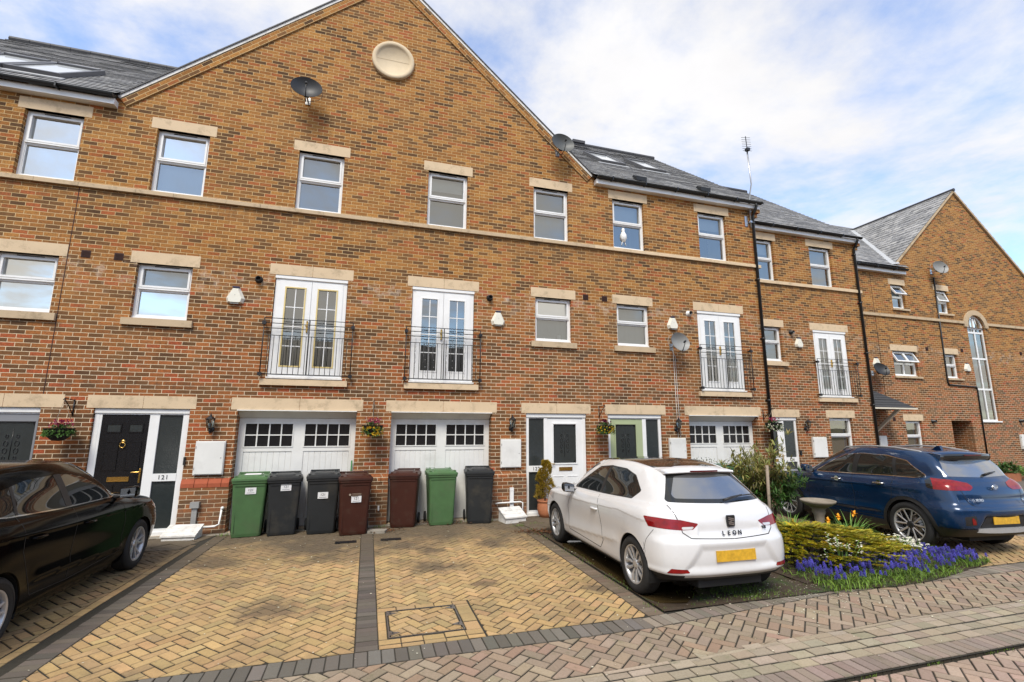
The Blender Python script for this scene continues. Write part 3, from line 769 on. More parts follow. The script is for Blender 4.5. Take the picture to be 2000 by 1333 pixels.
# stone medallion in the gable
mb = MB(); mb.lathe([(.0, -.030), (.36, -.030), (.375, -.055), (.40, -.075), (.465, -.075), (.475, -.06), (.475, .0)], (.12, YA, 10.26), 56, 0, 'y')
mb.box(.12 - .36, .12 + .36, YA - .034, YA - .0305, 10.255, 10.262, 1)
mb.build('medallion', [stone_mat('pale_stone', (.70, .57, .39), .12), M['stone_dirty']], houses[1])
# air bricks, flues, pipes
for x, z in ((-5.095, 4.98), (-4.59, 4.98), (4.89, 4.99), (5.395, 4.99)):
    v = MB(); v.box(x - .072, x + .072, YA - .006, YA + .03, z - .07, z + .07)
    for k in range(6): v.box(x - .06, x + .06, YA - .012, YA - .006, z - .058 + .02 * k, z - .05 + .02 * k)
    v.build('air_brick', M['vent_brown'], hof(x))
for x, z, m in ((-2.22, 4.76, 'black_plastic'), (2.50, 4.77, 'black_plastic'), (7.79, 4.79, 'upvc')):
    v = MB(); v.lathe([(.075, 0), (.07, -.02), (.052, -.03), (.05, -.11), (.042, -.11), (.04, -.02), (0, -.02)], (x, YA, z), 18, [1 if m == 'upvc' else 0] * 3 + [0, 0, 0], 'y'); v.build('boiler_flue', [M['black_plastic'], M['upvc']], hof(x))
# thin movement joint
j = MB(); j.box(X1 - .006, X1 + .006, YA - .004, YA + .001, 2.43, 6.25); j.build('movement_joint', M['vent_brown'], houses[0])
# plinth with red capping
for i, a, b, c in ((1, -3.14, -2.36, 'brick_red'), (1, -.22, .10, 'brick'), (2, .10, .46, 'brick'), (2, 2.58, 3.37, 'brick'), (2, 4.84, 5.15, 'brick'), (3, 5.15, 5.39, 'brick'), (3, 6.85, 7.62, 'brick'), (3, 9.72, 10.17, 'brick'), (0, -5.16, -5.36, 'brick'), (1, -5.36, -4.61, 'brick')):
    if a > b: a, b = b, a
    p = MB(); p.box(a + .002, b - .002, YA - .045, YA, -.02, .80); p.build('plinth', M['brick'], houses[i])
    p = MB(); x = a + .002
    while x < b - .02:
        e = min(x + .215, b - .002); p.prism([(x, YA - .05, .80), (x, YA, .80), (x, YA, .95), (x, YA - .012, .95), (x, YA - .05, .87)], (e - x - .008, 0, 0)); x = e
    p.build('plinth_capping', M[c], houses[i], bevel=.004)
def downpipe(house, x, y, ztop, zbot, gx=None, yw=None, r=.038, swan=True):
    mb = MB(); yw = yw or y + .06
    if swan: pts = [(x, y - .16, ztop + .12), (x, y - .16, ztop + .02), (x, y - .10, ztop - .10), (x, y, ztop - .22), (x, y, zbot)]
    else: pts = [(x, y, ztop), (x, y, zbot)]
    mb.tube(pts, r, 10)
    z = ztop - .4
    while z > zbot + .2:
        mb.tube([(x, y, z), (x, y, z - .05)], r + .008, 10); mb.box(x - .06, x + .06, yw - .012, yw, z - .045, z - .005); mb.box(x - .02, x + .02, y, yw, z - .04, z - .01); z -= 1.65
    return mb.build('downpipe', M['black_plastic'], house)
downpipe(houses[3], 10.08, YA - .06, 7.98, .05)
# white overflow pipes by the plinths
v = MB(); v.box(-2.90, -2.82, YA - .10, YA - .045, .12, .50); v.box(-2.93, -2.79, YA - .13, YA - .04, .46, .56); v.build('drain_hopper', M['grey_plastic'], houses[1], bevel=.006)
v = MB(); v.tube([(-2.75, YA - .14, .13), (-2.50, YA - .14, .14), (-2.44, YA - .12, .17), (-2.43, YA - .10, .42)], .018, 8); v.ball((-2.42, YA - .10, .44), .03, 6); v.build('overflow_pipe', M['upvc'], houses[1])
v = MB(); v.box(2.98, 3.06, YA - .10, YA - .045, .1, .62); v.box(2.975, 3.065, YA - .105, YA - .04, .56, .575); v.build('cable_cover', M['upvc'], houses[2], bevel=.004)
v = MB(); v.tube([(2.66, YA - .08, .30), (2.72, YA - .12, .32), (3.20, YA - .12, .33), (3.25, YA - .12, .31), (3.25, YA - .14, .1)], .016, 8); v.build('overflow_pipe', M['upvc'], houses[2])
v = MB(); v.box(.28, .31, YA - .08, YA - .045, .27, .36); v.build('tap_box', M['upvc'], houses[2], bevel=.004)
# roof windows
def roofwin(house, xa, xb, ya, yb, mat='glass_sky'):
    mb = MB(); n = Vector((0, -SL, 1)).normalized(); S = Vector((0, 1, SL)).normalized()
    def P(x, y, h): return Vector((x, y, ZE + SL * (y - YE))) + n * h
    def bar(x0, x1, y0, y1, h0, h1, m=0):
        a = [P(x0, y0, h0), P(x1, y0, h0), P(x1, y1, h0), P(x0, y1, h0)]; b = [P(x0, y0, h1), P(x1, y0, h1), P(x1, y1, h1), P(x0, y1, h1)]
        mb.poly(b, m)
        for i in range(4): k = (i + 1) % 4; mb.poly([a[i], a[k], b[k], b[i]], m)
    w = .07
    bar(xa, xa + w, ya, yb, 0, .10); bar(xb - w, xb, ya, yb, 0, .10); bar(xa + w, xb - w, ya, ya + w, 0, .10); bar(xa + w, xb - w, yb - w * 1.6, yb, 0, .12)
    bar(xa - .08, xb + .08, ya - .12, ya - .001, .012, .03, 1)
    o = mb.build('roof_window', [M['grey_frame'], M['lead']], house, bevel=.004)
    g = MB(); g.poly([P(xa + w, ya + w, .075), P(xb - w, ya + w, .075), P(xb - w, yb - w, .075), P(xa + w, yb - w, .075)]); g.build('pane', M['skyglass'], o)
M['grey_frame'] = simple('grey_aluminium', (.10, .10, .105), .4, .15, 8)
M['skyglass'] = simple('roof_glass', (.55, .57, .58), .06, .05, 2, Specular_IOR_Level=1.0, IOR=2.2)
roofwin(houses[0], -6.98, -6.10, 10.42, 11.78); roofwin(houses[0], -7.90, -7.02, 10.42, 11.78)
roofwin(houses[3], 6.30, 7.15, 11.86, 13.05); roofwin(houses[3], 7.82, 8.62, 11.90, 13.08)
for x, y in ((6.5, 10.1), (8.5, 10.12)):
    v = MB(); z = ZE + SL * (y - YE); v.prism([(x - .15, y - .1, z - .05), (x - .15, y + .12, z + .14), (x - .15, y + .05, z + .17), (x - .15, y - .12, z + .06)], (.3, 0, 0)); v.build('tile_vent', M['black_plastic'], houses[3], bevel=.01)
for x in (6.35, 7.05):
    v = MB(); v.box(x - .25, x + .25, YR - .12, YR + .12, ZR + .05, ZR + .15); v.build('ridge_vent', M['slate_dark'], houses[3], bevel=.02)

# ------------------------------------------------------------------ set-back house (24)
hB = wempty('terraced_house', (13.3, YB, 0), 'narrow brick house set back between black drainpipes, behind the blue car', 'house', 'terraced houses in the brick row')
BX0, BX1 = 10.17, 15.3
mb = MB(); hl = [(10.97, 11.88, SZ, TZ), (13.32, 14.24, SZ, TZ), (10.97, 11.88, 3.85, 4.9), (13.12, 14.47, 2.8, 4.9), (10.80, 12.16, -.02, 2.2), (13.40, 14.33, 1.0, 2.2)]
wall_holes(mb, BX0, BX1, -.02, 8.05, YB, hl, .12)
mb.poly([(BX1, YB, -.02), (BX1, YB, 8.05), (BX1, 15.9, 12.0), (BX1, 20.6, 8.05), (BX1, 20.6, -.02)]); mb.poly([(BX0, 20.6, -.02), (BX1, 20.6, -.02), (BX1, 20.6, 8.05), (BX0, 20.6, 8.05)])
mb.build('wall', M['brick'], hB)
rb = MB(); roof_courses(rb, (BX0 + .17, YB - .22, 8.13), (BX1 + .12, YB - .22, 8.13), (0, 1, SL), math.hypot(4.7, 4.7 * SL), u0=10.3)
rb.poly([(BX0, 15.68, 8.13 + 4.7 * SL), (BX0, 20.8, 8.1), (BX1 + .12, 20.8, 8.1), (BX1 + .12, 15.68, 8.13 + 4.7 * SL)], 0, [(0, 0), (0, 6), (5, 6), (5, 0)]); rb.build('roof', M['slate'], hB)
ridge(hB, [(BX0, 15.68, 8.14 + 4.7 * SL), (BX1 + .12, 15.68, 8.14 + 4.7 * SL)])
v = MB(); v.prism([(BX1 + .12, 10.98, 8.08), (BX1 + .12, 15.68, 8.08 + 4.7 * SL), (BX1 + .12, 15.68, 8.13 + 4.7 * SL), (BX1 + .12, 10.98, 8.13)], (.03, 0, 0)); v.build('verge_trim', M['slate_dark'], hB)
eaves(hB, 10.35, BX1 + .1, YB)
cb = MB(); cb.box(BX1 - .03, BX1 + .12, YB - .12, YB + .2, 7.86, 8.06); cb.box(BX1 - .03, BX1 + .07, YB - .06, YB + .2, 7.74, 7.859); cb.build('corbel', M['brick'], hB, bevel=.006)
mb = MB(); x = 10.25
while x < 15.3: L = .9 if x + 1.2 < 15.36 else 15.36 - x; mb.box(x + .002, x + L - .003, YB - .055, YB + .05, 6.252, 6.345); x += L
mb.build('string_course', M['stone'], hB, bevel=.006)
window(hB, 10.97, 11.88, SZ + .008, TZ, YB, ('blind', (.30, 'net_grey'))); window(hB, 13.32, 14.24, SZ + .008, TZ, YB, ('net_grey', 'net_grey'))
window(hB, 10.97, 11.88, 3.858, 4.9, YB, ('net_dark', 'net_dark'), .45); window(hB, 13.40, 14.33, 1.008, 2.2, YB, ('slats', ''), .45)
for a, b, z in ((10.97, 11.88, TZ), (13.32, 14.24, TZ), (10.97, 11.88, 4.9), (13.40, 14.33, 2.2), (10.86, 12.16, 2.2)): lintel(hB, a - .11, b + .11, z, z + .225, YB)
lintel(hB, 13.01, 14.58, 4.9, 5.125, YB, 2); sill(hB, 10.86, 12.0, 3.85, YB, mat='stone'); sill(hB, 13.03, 14.58, 2.8, YB, .125, .07, 'stone'); sill(hB, 13.3, 14.4, 1.0, YB)
french(hB, 13.12, 14.47, YB, 'upvc', 'blind_white'); railing(hB, 13.05, 14.66, YB)
door_unit(hB, 10.80, 12.16, YB, (10.86, 11.62), (11.69, 12.08), M['upvc'], 'glazed', '124', 11.88)
v = MB(); v.box(12.16, 12.20, YB - .03, YB + .03, 1.10, 1.24); v.build('doorbell', M['black_plastic'], hB)
downpipe(hB, 15.2, YB - .06, 7.98, .05)
v = MB(); v.lathe([(.075, 0), (.07, -.02), (.052, -.03), (.05, -.11), (.042, -.11), (.04, -.02), (0, -.02)], (12.24, YB, 4.76), 18, 0, 'y'); v.build('boiler_flue', [M['black_plastic']], hB)

# ------------------------------------------------------------------ far gabled house
hC = wempty('gabled_house', (22.5, YC, 0), 'far brick house with tall arched stair window and pointed gable', 'house')
CX0, CX1, CA = 15.3, 27.2, 22.86; CG, CZ = .905, 11.62
def cz(x): return CZ - CG * abs(x - CA)
mb = MB()
ch = [(18.54, 19.22, 6.30, 7.22), (20.92, 21.60, 6.28, 7.20), (18.18, 19.38, 3.76, 4.68), (20.91, 21.58, 3.76, 4.68), (18.36, 19.18, 1.0, 2.15), (22.42, 23.42, 2.16, 5.82), (20.72, 21.82, -.02, 2.17, .9)]
wall_holes(mb, CX0, CX1, -.02, 5.82, YC, [h for h in ch if h[2] < 5.8], .12)
# upper band with the semicircular head of the stair window cut out
ax, ar = 22.92, .50
for xa, xb in ((CX0, ax - ar), (ax + ar, CX1)):
    wall_holes(mb, xa, xb, 5.82, 7.75, YC, [h for h in ch if h[2] > 5.9 and xa < h[0] < xb], .12)
n = 16; arc = [(ax - ar * math.cos(math.pi * k / n), 5.82 + ar * math.sin(math.pi * k / n)) for k in range(n + 1)]
for p, q in zip(arc[:-1], arc[1:]):
    mb.poly([(p[0], YC, p[1]), (q[0], YC, q[1]), (q[0], YC, 7.75), (p[0], YC, 7.75)]); mb.poly([(p[0], YC, p[1]), (p[0], YC + .12, p[1]), (q[0], YC + .12, q[1]), (q[0], YC, q[1])])
xl, xr = CA - (CZ - 7.75) / CG, CA + (CZ - 7.75) / CG
mb.poly([(xl, YC, 7.75), (xr, YC, 7.75), (CA, YC, CZ)])
mb.poly([(CX1, YC, -.02), (CX1, 30, -.02), (CX1, 30, 7.75), (CX1, YC, 7.75)])
mb.poly([(20.72, YC + .9, -.02), (21.82, YC + .9, -.02), (21.82, YC + .9, 2.2), (20.72, YC + .9, 2.2)])
mb.build('wall', M['brick'], hC)
rb = MB(); SgL = Vector((1, 0, CG)); LL = math.hypot(4.4, 4.4 * CG)
roof_courses(rb, (CA - 4.4, YC - .06, CZ + .05 - 4.4 * CG), (CA - 4.4, 30, CZ + .05 - 4.4 * CG), (1, 0, CG), LL, row=.24)
roof_courses(rb, (CA + 4.6, YC - .06, CZ + .05 - 4.6 * CG), (CA + 4.6, 30, CZ + .05 - 4.6 * CG), (-1, 0, CG), math.hypot(4.6, 4.6 * CG), row=.24)
roof_courses(rb, (CX0, YC - .22, 7.86), (19.3, YC - .22, 7.86), (0, 1, SL), 6.6, u0=3.0, clip=lambda s: (0, 4.0 + (s * .766) * .93))
rb.build('roof', M['slate'], hC)
ridge(hC, [(CA, YC - .1, CZ + .05), (CA, 30, CZ + .05)], .07)
# lead valley between the two slopes
v = MB(); S3 = lambda y: (CA - (CZ + .05 - (7.86 + SL * (y - YC + .22))) / CG, y, 7.86 + SL * (y - YC + .22) + .06)
a, b = Vector(S3(12.25)), Vector(S3(16.6)); wv = Vector((.13, -.10, 0)); v.poly([a - wv, a + wv, b + wv, b - wv]); v.build('lead_valley', M['lead'], hC)
for k in (-1, 1):
    d = Vector((k, 0, -CG)).normalized(); A = Vector((CA, YC - .07, CZ + .03)); n = Vector((0, 0, 1)) - d * d.z; n.normalize(); L = 5.6 if k < 0 else 6.1
    v = MB(); q = [A, A + d * L, A + d * L - n * .10, A - Vector((0, 0, .07 / n.z))]; q[2] = A + d * L - n * .07; v.prism(q if k > 0 else q[::-1], (0, .08, 0)); v.build('verge_mortar', M['stone_dirty'], hC)
eaves(hC, CX0 + .05, 19.25, YC, 7.72)
mb = MB()
for seg in ((CX0, 16.9, 18.7, 20.4, ax - .66), (ax + .66, 25.2, CX1)):
    mb = MB()
    for a, b in zip(seg[:-1], seg[1:]): mb.box(a + .003, b - .003, YC - .055, YC + .05, 5.93, 6.03)
    mb.build('string_course', M['stone_dirty'], hC, bevel=.006)
v = MB(); ring = []
for k in range(25):
    t = math.pi * k / 24; ring.append(((ax - .50 * math.cos(t), 5.82 + .50 * math.sin(t)), (ax - .70 * math.cos(t), 5.82 + .70 * math.sin(t))))
for (p, P_), (q, Q_) in zip(ring[:-1], ring[1:]):
    v.prism([(p[0], YC - .05, p[1]), (q[0], YC - .05, q[1]), (Q_[0], YC - .05, Q_[1]), (P_[0], YC - .05, P_[1])][::-1], (0, .1, 0))
v.build('stone_arch', M['stone_dirty'], hC)
window(hC, 18.54, 19.22, 6.30, 7.22, YC, ('net_dark', 'net_grey'), .5, open_top=32, vent=False); window(hC, 20.92, 21.60, 6.28, 7.20, YC, ('net', 'net_grey'), .5, open_top=18, vent=False)
window(hC, 18.18, 19.38, 3.76, 4.68, YC, ('net_dark', 'room'), .5, open_top=28, vent=False, cols=2); window(hC, 20.91, 21.58, 3.76, 4.68, YC, ('net_dark', 'net_grey'), .48)
window(hC, 18.36, 19.18, 1.0, 2.15, YC, ('slats', ''), .48)
for a, b, z in ((18.54, 19.22, 7.22), (20.92, 21.60, 7.20), (18.18, 19.38, 4.68), (20.91, 21.58, 4.68), (18.36, 19.18, 2.15)): lintel(hC, a - .09, b + .09, z, z + .225, YC)
for a, b, z in ((18.54, 19.22, 6.30), (20.92, 21.60, 6.28), (18.18, 19.38, 3.76), (20.91, 21.58, 3.76), (18.36, 19.18, 1.0)): sill(hC, a - .06, b + .12, z, YC, .08, .06)
# stair window
n = 16
v = MB(); yf = YC + .06; frame(v, 22.42, 23.42, 2.16, 5.82, yf, yf + .06, .06); v.box(22.89, 22.95, yf + .002, yf + .058, 2.2, 6.2)
for z in (3.38, 4.58, 5.62): v.box(22.46, 23.38, yf - .002, yf + .062, z - .035, z + .035)
for k in range(n):
    t0, t1 = math.pi * k / n, math.pi * (k + 1) / n; P4 = [(ax - r_ * math.cos(t), yf, 5.82 + r_ * math.sin(t)) for r_, t in ((.5, t0), (.5, t1), (.43, t1), (.43, t0))]; v.prism(P4, (0, .06, 0))
for s in (-1, 1): v.tube([(ax + s * .14, yf + .02, 5.62), (ax + s * .20, yf + .02, 5.95), (ax + s * .13, yf + .02, 6.22)], .02, 6)
v.box(22.36, 23.50, yf - .10, yf + .05, 2.12, 2.165)
so = v.build('stair_window', M['upvc'], hC)
g = MB(); g.poly([(22.44, yf + .03, 2.2), (23.40, yf + .03, 2.2), (23.40, yf + .03, 5.82), (22.44, yf + .03, 5.82)]); g.poly([(p[0], yf + .03, p[1]) for p in arc]); g.build('pane', M['glass'], so)
g = MB(); g.box(22.2, 23.7, YC + .5, YC + .52, 2.0, 6.4); g.build('stairwell', M['net_grey'], so)
g = MB(); g.prism([(22.45, YC + .3, 3.4), (23.4, YC + .3, 4.5), (23.4, YC + .3, 4.8), (22.45, YC + .3, 3.7)], (0, .02, 0)); g.build('stair_string', M['blind_white'], so)
# porch canopy
M['slate_porch'] = simple('porch_slate', (.06, .062, .066), .75, .35, 9, .3, 40, Specular_IOR_Level=.15)
v = MB(); zt, zb = 3.28, 2.55; cx1 = 17.45
roofm = MB(); A, B, C = (15.36, YC, zt), (16.65, YC, zt), (cx1, YC, zb); D, E = (cx1, YC - 1.0, zb), (15.36, YC - 1.0, zb)
roof_courses(roofm, (15.36, YC - 1.0, zb), (cx1, YC - 1.0, zb), (0, 1.0, zt - zb), math.hypot(1.0, zt - zb), clip=lambda s: (0, cx1 - 15.36 - s * .65), row=.15)
roofm.poly([D, (cx1, YC, zb), B], 0, [(0, 0), (1, 0), (0, 1)]); roofm.poly([E, D, C, (15.36, YC, zb)][::-1], 0, [(0, 0)] * 4)
roofm.build('porch_roof', M['slate_porch'], hC)
v.box(15.36, cx1 + .04, YC - 1.03, YC - 1.0, zb - .045, zb + .0); v.box(cx1, cx1 + .04, YC - 1.0, YC, zb - .045, zb); v.prism([(16.75, YC, 1.75), (16.75, YC - .1, 1.75), (16.75, YC - .95, zb - .05), (16.75, YC - .82, zb - .05)], (.09, 0, 0)); v.build('porch_bracket', M['cream_paint'], hC)
v = MB(); v.tube([(20.92, YC - .03, 7.7), (20.80, YC - .03, 3.62), (20.86, YC - .03, 3.50), (22.35, YC - .03, 3.45), (22.38, YC - .03, 3.3), (22.33, YC - .03, .9)], .026, 6); v.build('waste_pipe', M['black_plastic'], hC)
v = MB(); v.tube([(17.55, YC - .004, 7.6), (17.55, YC - .004, 2.4)], .008, 4); v.build('movement_joint', M['vent_brown'], hC)
for x, z in ((19.99, 4.82), (21.90, 4.86), (25.4, 4.9), (17.82, 2.2)):
    v = MB(); v.box(x - .07, x + .07, YC - .006, YC + .03, z - .07, z + .07)
    for k in range(6): v.box(x - .06, x + .06, YC - .012, YC - .006, z - .058 + .02 * k, z - .05 + .02 * k)
    v.build('air_brick', M['vent_brown'], hC)
for x, z in ((19.72, 2.14), (24.60, 2.19)): v = MB(); v.lathe([(.075, 0), (.07, -.02), (.052, -.03), (.05, -.13), (.042, -.13), (0, -.02)], (x, YC, z), 14, 0, 'y'); v.build('boiler_flue', [M['black_plastic']], hC)
v = MB(); v.box(CX0, 20.7, YC - .05, YC, -.02, .85); v.box(21.84, CX1, YC - .05, YC, -.02, .85); v.build('plinth', M['brick'], hC)
v = MB(); v.box(20.725, 21.815, YC + .70, YC + .74, 0, 2.1); v.build('recess_door', M['grey_door'], hC)

# ------------------------------------------------------------------ ground
def clip_poly(pts, poly):
    """clip convex pts by convex polygon poly (ccw), 2d"""
    out = pts
    for i in range(len(poly)):
        ax, ay = poly[i]; bx_, by_ = poly[(i + 1) % len(poly)]; inp = out; out = []
        if not inp: return []
        f = lambda p: (bx_ - ax) * (p[1] - ay) - (by_ - ay) * (p[0] - ax)
        for k in range(len(inp)):
            p, q = inp[k], inp[(k + 1) % len(inp)]; fp, fq = f(p), f(q)
            if fp >= 0: out.append(p)
            if fp * fq < 0: t = fp / (fp - fq); out.append((p[0] + (q[0] - p[0]) * t, p[1] + (q[1] - p[1]) * t))
    return out
def area(p): return abs(sum(p[i][0] * p[(i + 1) % len(p)][1] - p[(i + 1) % len(p)][0] * p[i][1] for i in range(len(p)))) / 2
def shrink(p, d):
    n = len(p); cx = sum(a[0] for a in p) / n; cy = sum(a[1] for a in p) / n; out = []
    for i in range(n):
        a, b, c = Vector(p[i - 1]), Vector(p[i]), Vector(p[(i + 1) % n])
        e1, e2 = (b - a), (c - b)
        if e1.length < 1e-5 or e2.length < 1e-5: continue
        e1.normalize(); e2.normalize(); n1, n2 = Vector((-e1.y, e1.x)), Vector((-e2.y, e2.x)); den = 1 + n1.dot(n2)
        if den < .3: den = .3
        q = b + (n1 + n2) / den * d; out.append((q.x, q.y))
    return out
prng = random.Random(3)
def block(mb, pts, z, col, gap=.0052, ch=.005, jit=.0025):
    if area(pts) < 4e-4: return
    if sum(pts[i][0] * pts[(i + 1) % len(pts)][1] - pts[(i + 1) % len(pts)][0] * pts[i][1] for i in range(len(pts))) < 0: pts = pts[::-1]
    a = shrink(pts, gap); b = shrink(pts, gap + ch)
    if len(a) < 3 or len(a) != len(b) or area(b) < 1e-4: return
    zz = z + prng.uniform(-jit, jit); t1, t2 = prng.uniform(-.016, .016), prng.uniform(-.016, .016); cx, cy = a[0]
    Z = lambda p, h: zz - h + (p[0] - cx) * t1 + (p[1] - cy) * t2
    k = prng.uniform(.90, 1.12); c = tuple(min(1, x * k * prng.uniform(.96, 1.04)) for x in (prng.choice(col) if isinstance(col[0], tuple) else col))
    A = [(p[0], p[1], Z(p, .005)) for p in a]; B = [(p[0], p[1], Z(p, 0)) for p in b]; D = [(p[0], p[1], z - .045) for p in a]
    mb.poly(B, 0, None, c); n = len(a)
    for i in range(n):
        j = (i + 1) % n
        mb.poly([A[i], A[j], B[j], B[i]], 0, None, tuple(x * .7 for x in c)); mb.poly([D[i], D[j], A[j], A[i]], 0, None, (.035, .03, .02))
def herring(mb, poly, z, col, ang=0.0, w=.1, org=(0, 0), L=None):
    """herringbone of 2:1 blocks clipped to a convex ccw polygon"""
    L = L or 2 * w; ca, sa = math.cos(ang), math.sin(ang)
    inv = [((p[0] - org[0]) * ca + (p[1] - org[1]) * sa, -(p[0] - org[0]) * sa + (p[1] - org[1]) * ca) for p in poly]
    x0, x1 = min(p[0] for p in inv) - .4, max(p[0] for p in inv) + .4; y0, y1 = min(p[1] for p in inv) - .4, max(p[1] for p in inv) + .4
    # lattice of the 2:1 herringbone: vectors (w,w) and (2w,-2w); one horizontal and one vertical block per cell
    R_ = int((max(x1 - x0, y1 - y0)) / w) + 6
    i0, i1 = int((x0 + y0) / (2 * w)) - 2, int((x1 + y1) / (2 * w)) + 3
    for i in range(i0, i1):
        j0, j1 = int((x0 - y1) / (4 * w)) - 2, int((x1 - y0) / (4 * w)) + 3
        for j in range(j0, j1):
            ox, oy = i * w + 2 * w * j, i * w - 2 * w * j
            if not (x0 < ox < x1 and y0 < oy < y1): continue
            for r in (((ox, oy), (ox + 2 * w, oy), (ox + 2 * w, oy + w), (ox, oy + w)), ((ox + 2 * w, oy - w), (ox + 3 * w, oy - w), (ox + 3 * w, oy + w), (ox + 2 * w, oy + w))):
                pts = [(org[0] + p[0] * ca - p[1] * sa, org[1] + p[0] * sa + p[1] * ca) for p in r]
                c = clip_poly(pts, poly)
                if len(c) >= 3: block(mb, c, z, col)
def row(mb, a, b, wid, step, z, col, stag=0.0, side=1, gap=.003):
    """row of blocks along a->b, lying to the left (side=1)"""
    a, b = Vector(a), Vector(b); d = b - a; L = d.length; d /= L; n = Vector((-d.y, d.x)) * side; t = -stag
    while t < L:
        s0, s1 = max(0, t), min(L, t + step); t += step
        if s1 - s0 < .02: continue
        p = [a + d * s0, a + d * s1, a + d * s1 + n * wid, a + d * s0 + n * wid]
        block(mb, [(q.x, q.y) for q in p], z, col, gap)
YEL = [(.46, .31, .14), (.49, .33, .15), (.43, .29, .13), (.46, .30, .14), (.40, .28, .135)]
GRY = [(.105, .092, .078), (.125, .108, .09), (.085, .075, .065)]
PNK = [(.31, .24, .17), (.29, .225, .16), (.34, .265, .185), (.27, .21, .15), (.31, .215, .15)]
SET = [(.34, .285, .205), (.37, .31, .225), (.31, .26, .185)]
M['pave_y'] = paver_mat('yellow_pavers', amount=1.0, dscale=.8, lo=.49, spots=.75)
M['pave_g'] = paver_mat('dark_pavers', amount=.5, dscale=1.3)
M['pave_p'] = paver_mat('pink_pavers', amount=.6, dscale=1.1, moss=.4, lo=.56)
M['joint'] = simple('joint_sand', (.030, .026, .017), .95, .4, 20, .4)
M['soil'] = simple('soil', (.045, .030, .018), .95, .5, 9, .8, 30)
s = NT('muddy_ground')
c = s.mix(s.noise(3, 7, .7), (.030, .019, .010), (.075, .05, .028)); c = s.mix(s.ramp(s.noise(2.2, 7, .72), [(.52, 0.0), (.60, .85)]), c, (.035, .06, .012))
c = s.mix(s.ramp(s.noise(26, 4, .7), [(.64, 0.0), (.68, .8)]), c, (.33, .30, .26))
M['mud'] = s.fin(c, s.ramp(s.noise(1.2, 4), [(.4, .5), (.6, .95)]), s.bump(s.math('ADD', s.noise(9, 6, .7), s.math('MULTIPLY', s.noise(70, 4), .4)), .9, .03))
s = NT('puddle_water'); M['water'] = s.fin((.050, .034, .014), .06, s.bump(s.noise(3, 3), .03, .02), Specular_IOR_Level=.5)
M['road'] = M['pave_p']

def sheet(name, pts, z, mat, sub=None):
    mb = MB(); mb.poly([(p[0], p[1], z) for p in pts]); return tag(mb.build(name, mat), kind='structure')
sheet('ground', [(-400, -400), (400, -400), (400, 400), (-400, 400)], -.06, M['joint'])
sheet('paving_bed', [(-12, 3.19), (30, 3.19), (30, 13), (-12, 13)], -.0075, M['joint'])
sheet('road_bed', [(-12, 1.1), (30, 1.1), (30, 3.2), (-12, 3.2)], -.038, M['joint'])
# drives
def structure(mb, name, mat): return tag(mb.build(name, mat), kind='structure')
mb = MB()
def bandy(x): return 4.69 if x < 3 else (4.69 + (x - 3) * .1 if x < 5.2 else 4.91)
for seg in (((-2.43, 4.69), (0.0, 4.69), (0.0, 9.92), (-2.24, 9.92)),): herring(mb, seg, 0, YEL, R(43), org=(.013, 4.69))
herring(mb, ((.2, 5.66), (2.88, 5.66), (2.88, 9.92), (.2, 9.92)), 0, YEL, R(43), org=(.21, 4.7))
herring(mb, ((1.18, 4.69), (2.88, 4.69), (2.88, 5.659), (1.18, 5.659)), 0, YEL, R(43), org=(.21, 4.7))
row(mb, (.2, 4.69), (1.17, 4.69), .07, .2, 0, YEL)
# left neighbour drive under the black car
herring(mb, ((-6.6, 4.69), (-2.86, 4.69), (-2.66, 9.0), (-6.6, 9.0)), 0, YEL, R(43), org=(-6, 4.7))
row(mb, (-2.75, 4.69), (-2.55, 9.3), .1, .2, 0, YEL, side=1)
structure(mb, 'yellow_driveway', M['pave_y'])
mb = MB()
herring(mb, ((8.1, 4.94), (11.4, 4.94), (11.4, 10.4), (8.1, 10.4)), 0, YEL, R(43), org=(8.1, 4.95))
structure(mb, 'blue_car_driveway', M['pave_y'])
mb = MB()
row(mb, (0.0, 4.69), (0.0, 9.92), .2, .1, 0, GRY, side=-1)
row(mb, (-2.43, 4.69), (-2.24, 9.92), .2, .1, 0, GRY)
row(mb, (2.885, 4.69), (2.885, 9.6), .2, .1, 0, [(.17, .13, .09), (.20, .155, .11), (.14, .11, .08)], side=-1)
structure(mb, 'dark_paver_strips', M['pave_g'])
mb = MB()
row(mb, (-6.5, 4.43), (2.8, 4.43), .25, .112, 0, [(.135, .125, .105), (.16, .145, .125), (.115, .105, .09)])
row(mb, (2.8, 4.43), (5.3, 4.68), .23, .108, 0, [(.22, .19, .15), (.25, .21, .17), (.19, .165, .13)])
row(mb, (5.3, 4.68), (26, 4.68), .23, .108, 0, [(.22, .19, .15), (.25, .21, .17), (.19, .165, .13)])
structure(mb, 'paver_edging', M['pave_g'])
def ly(x): return 3.80 + (x - 2.8) * .045 if x > 2.8 else 3.80
mb = MB(); pts = [(-6.5, 3.80), (2.8, 3.80), (5.3, 3.915), (26, 3.99)]
herring(mb, ((-6.5, 3.80), (2.8, 3.80), (2.8, 4.42), (-6.5, 4.42)), 0, PNK, R(41), org=(.1, 4.0), w=.103)
herring(mb, ((2.8, 3.80), (5.3, 3.915), (5.3, 4.67), (2.8, 4.42)), 0, PNK, R(41), org=(.1, 4.0), w=.103)
herring(mb, ((5.3, 3.915), (26, 3.99), (26, 4.67), (5.3, 4.67)), 0, PNK, R(41), org=(.1, 4.0), w=.103)
structure(mb, 'pavement', M['pave_p'])
mb = MB()
for (a, b) in zip(pts[:-1], pts[1:]): row(mb, (a[0], a[1] - .05), (b[0], b[1] - .05), .045, .6, .002, [(.33, .27, .19), (.36, .30, .22)])
structure(mb, 'edging_strip', M['pave_p'])
mb = MB()
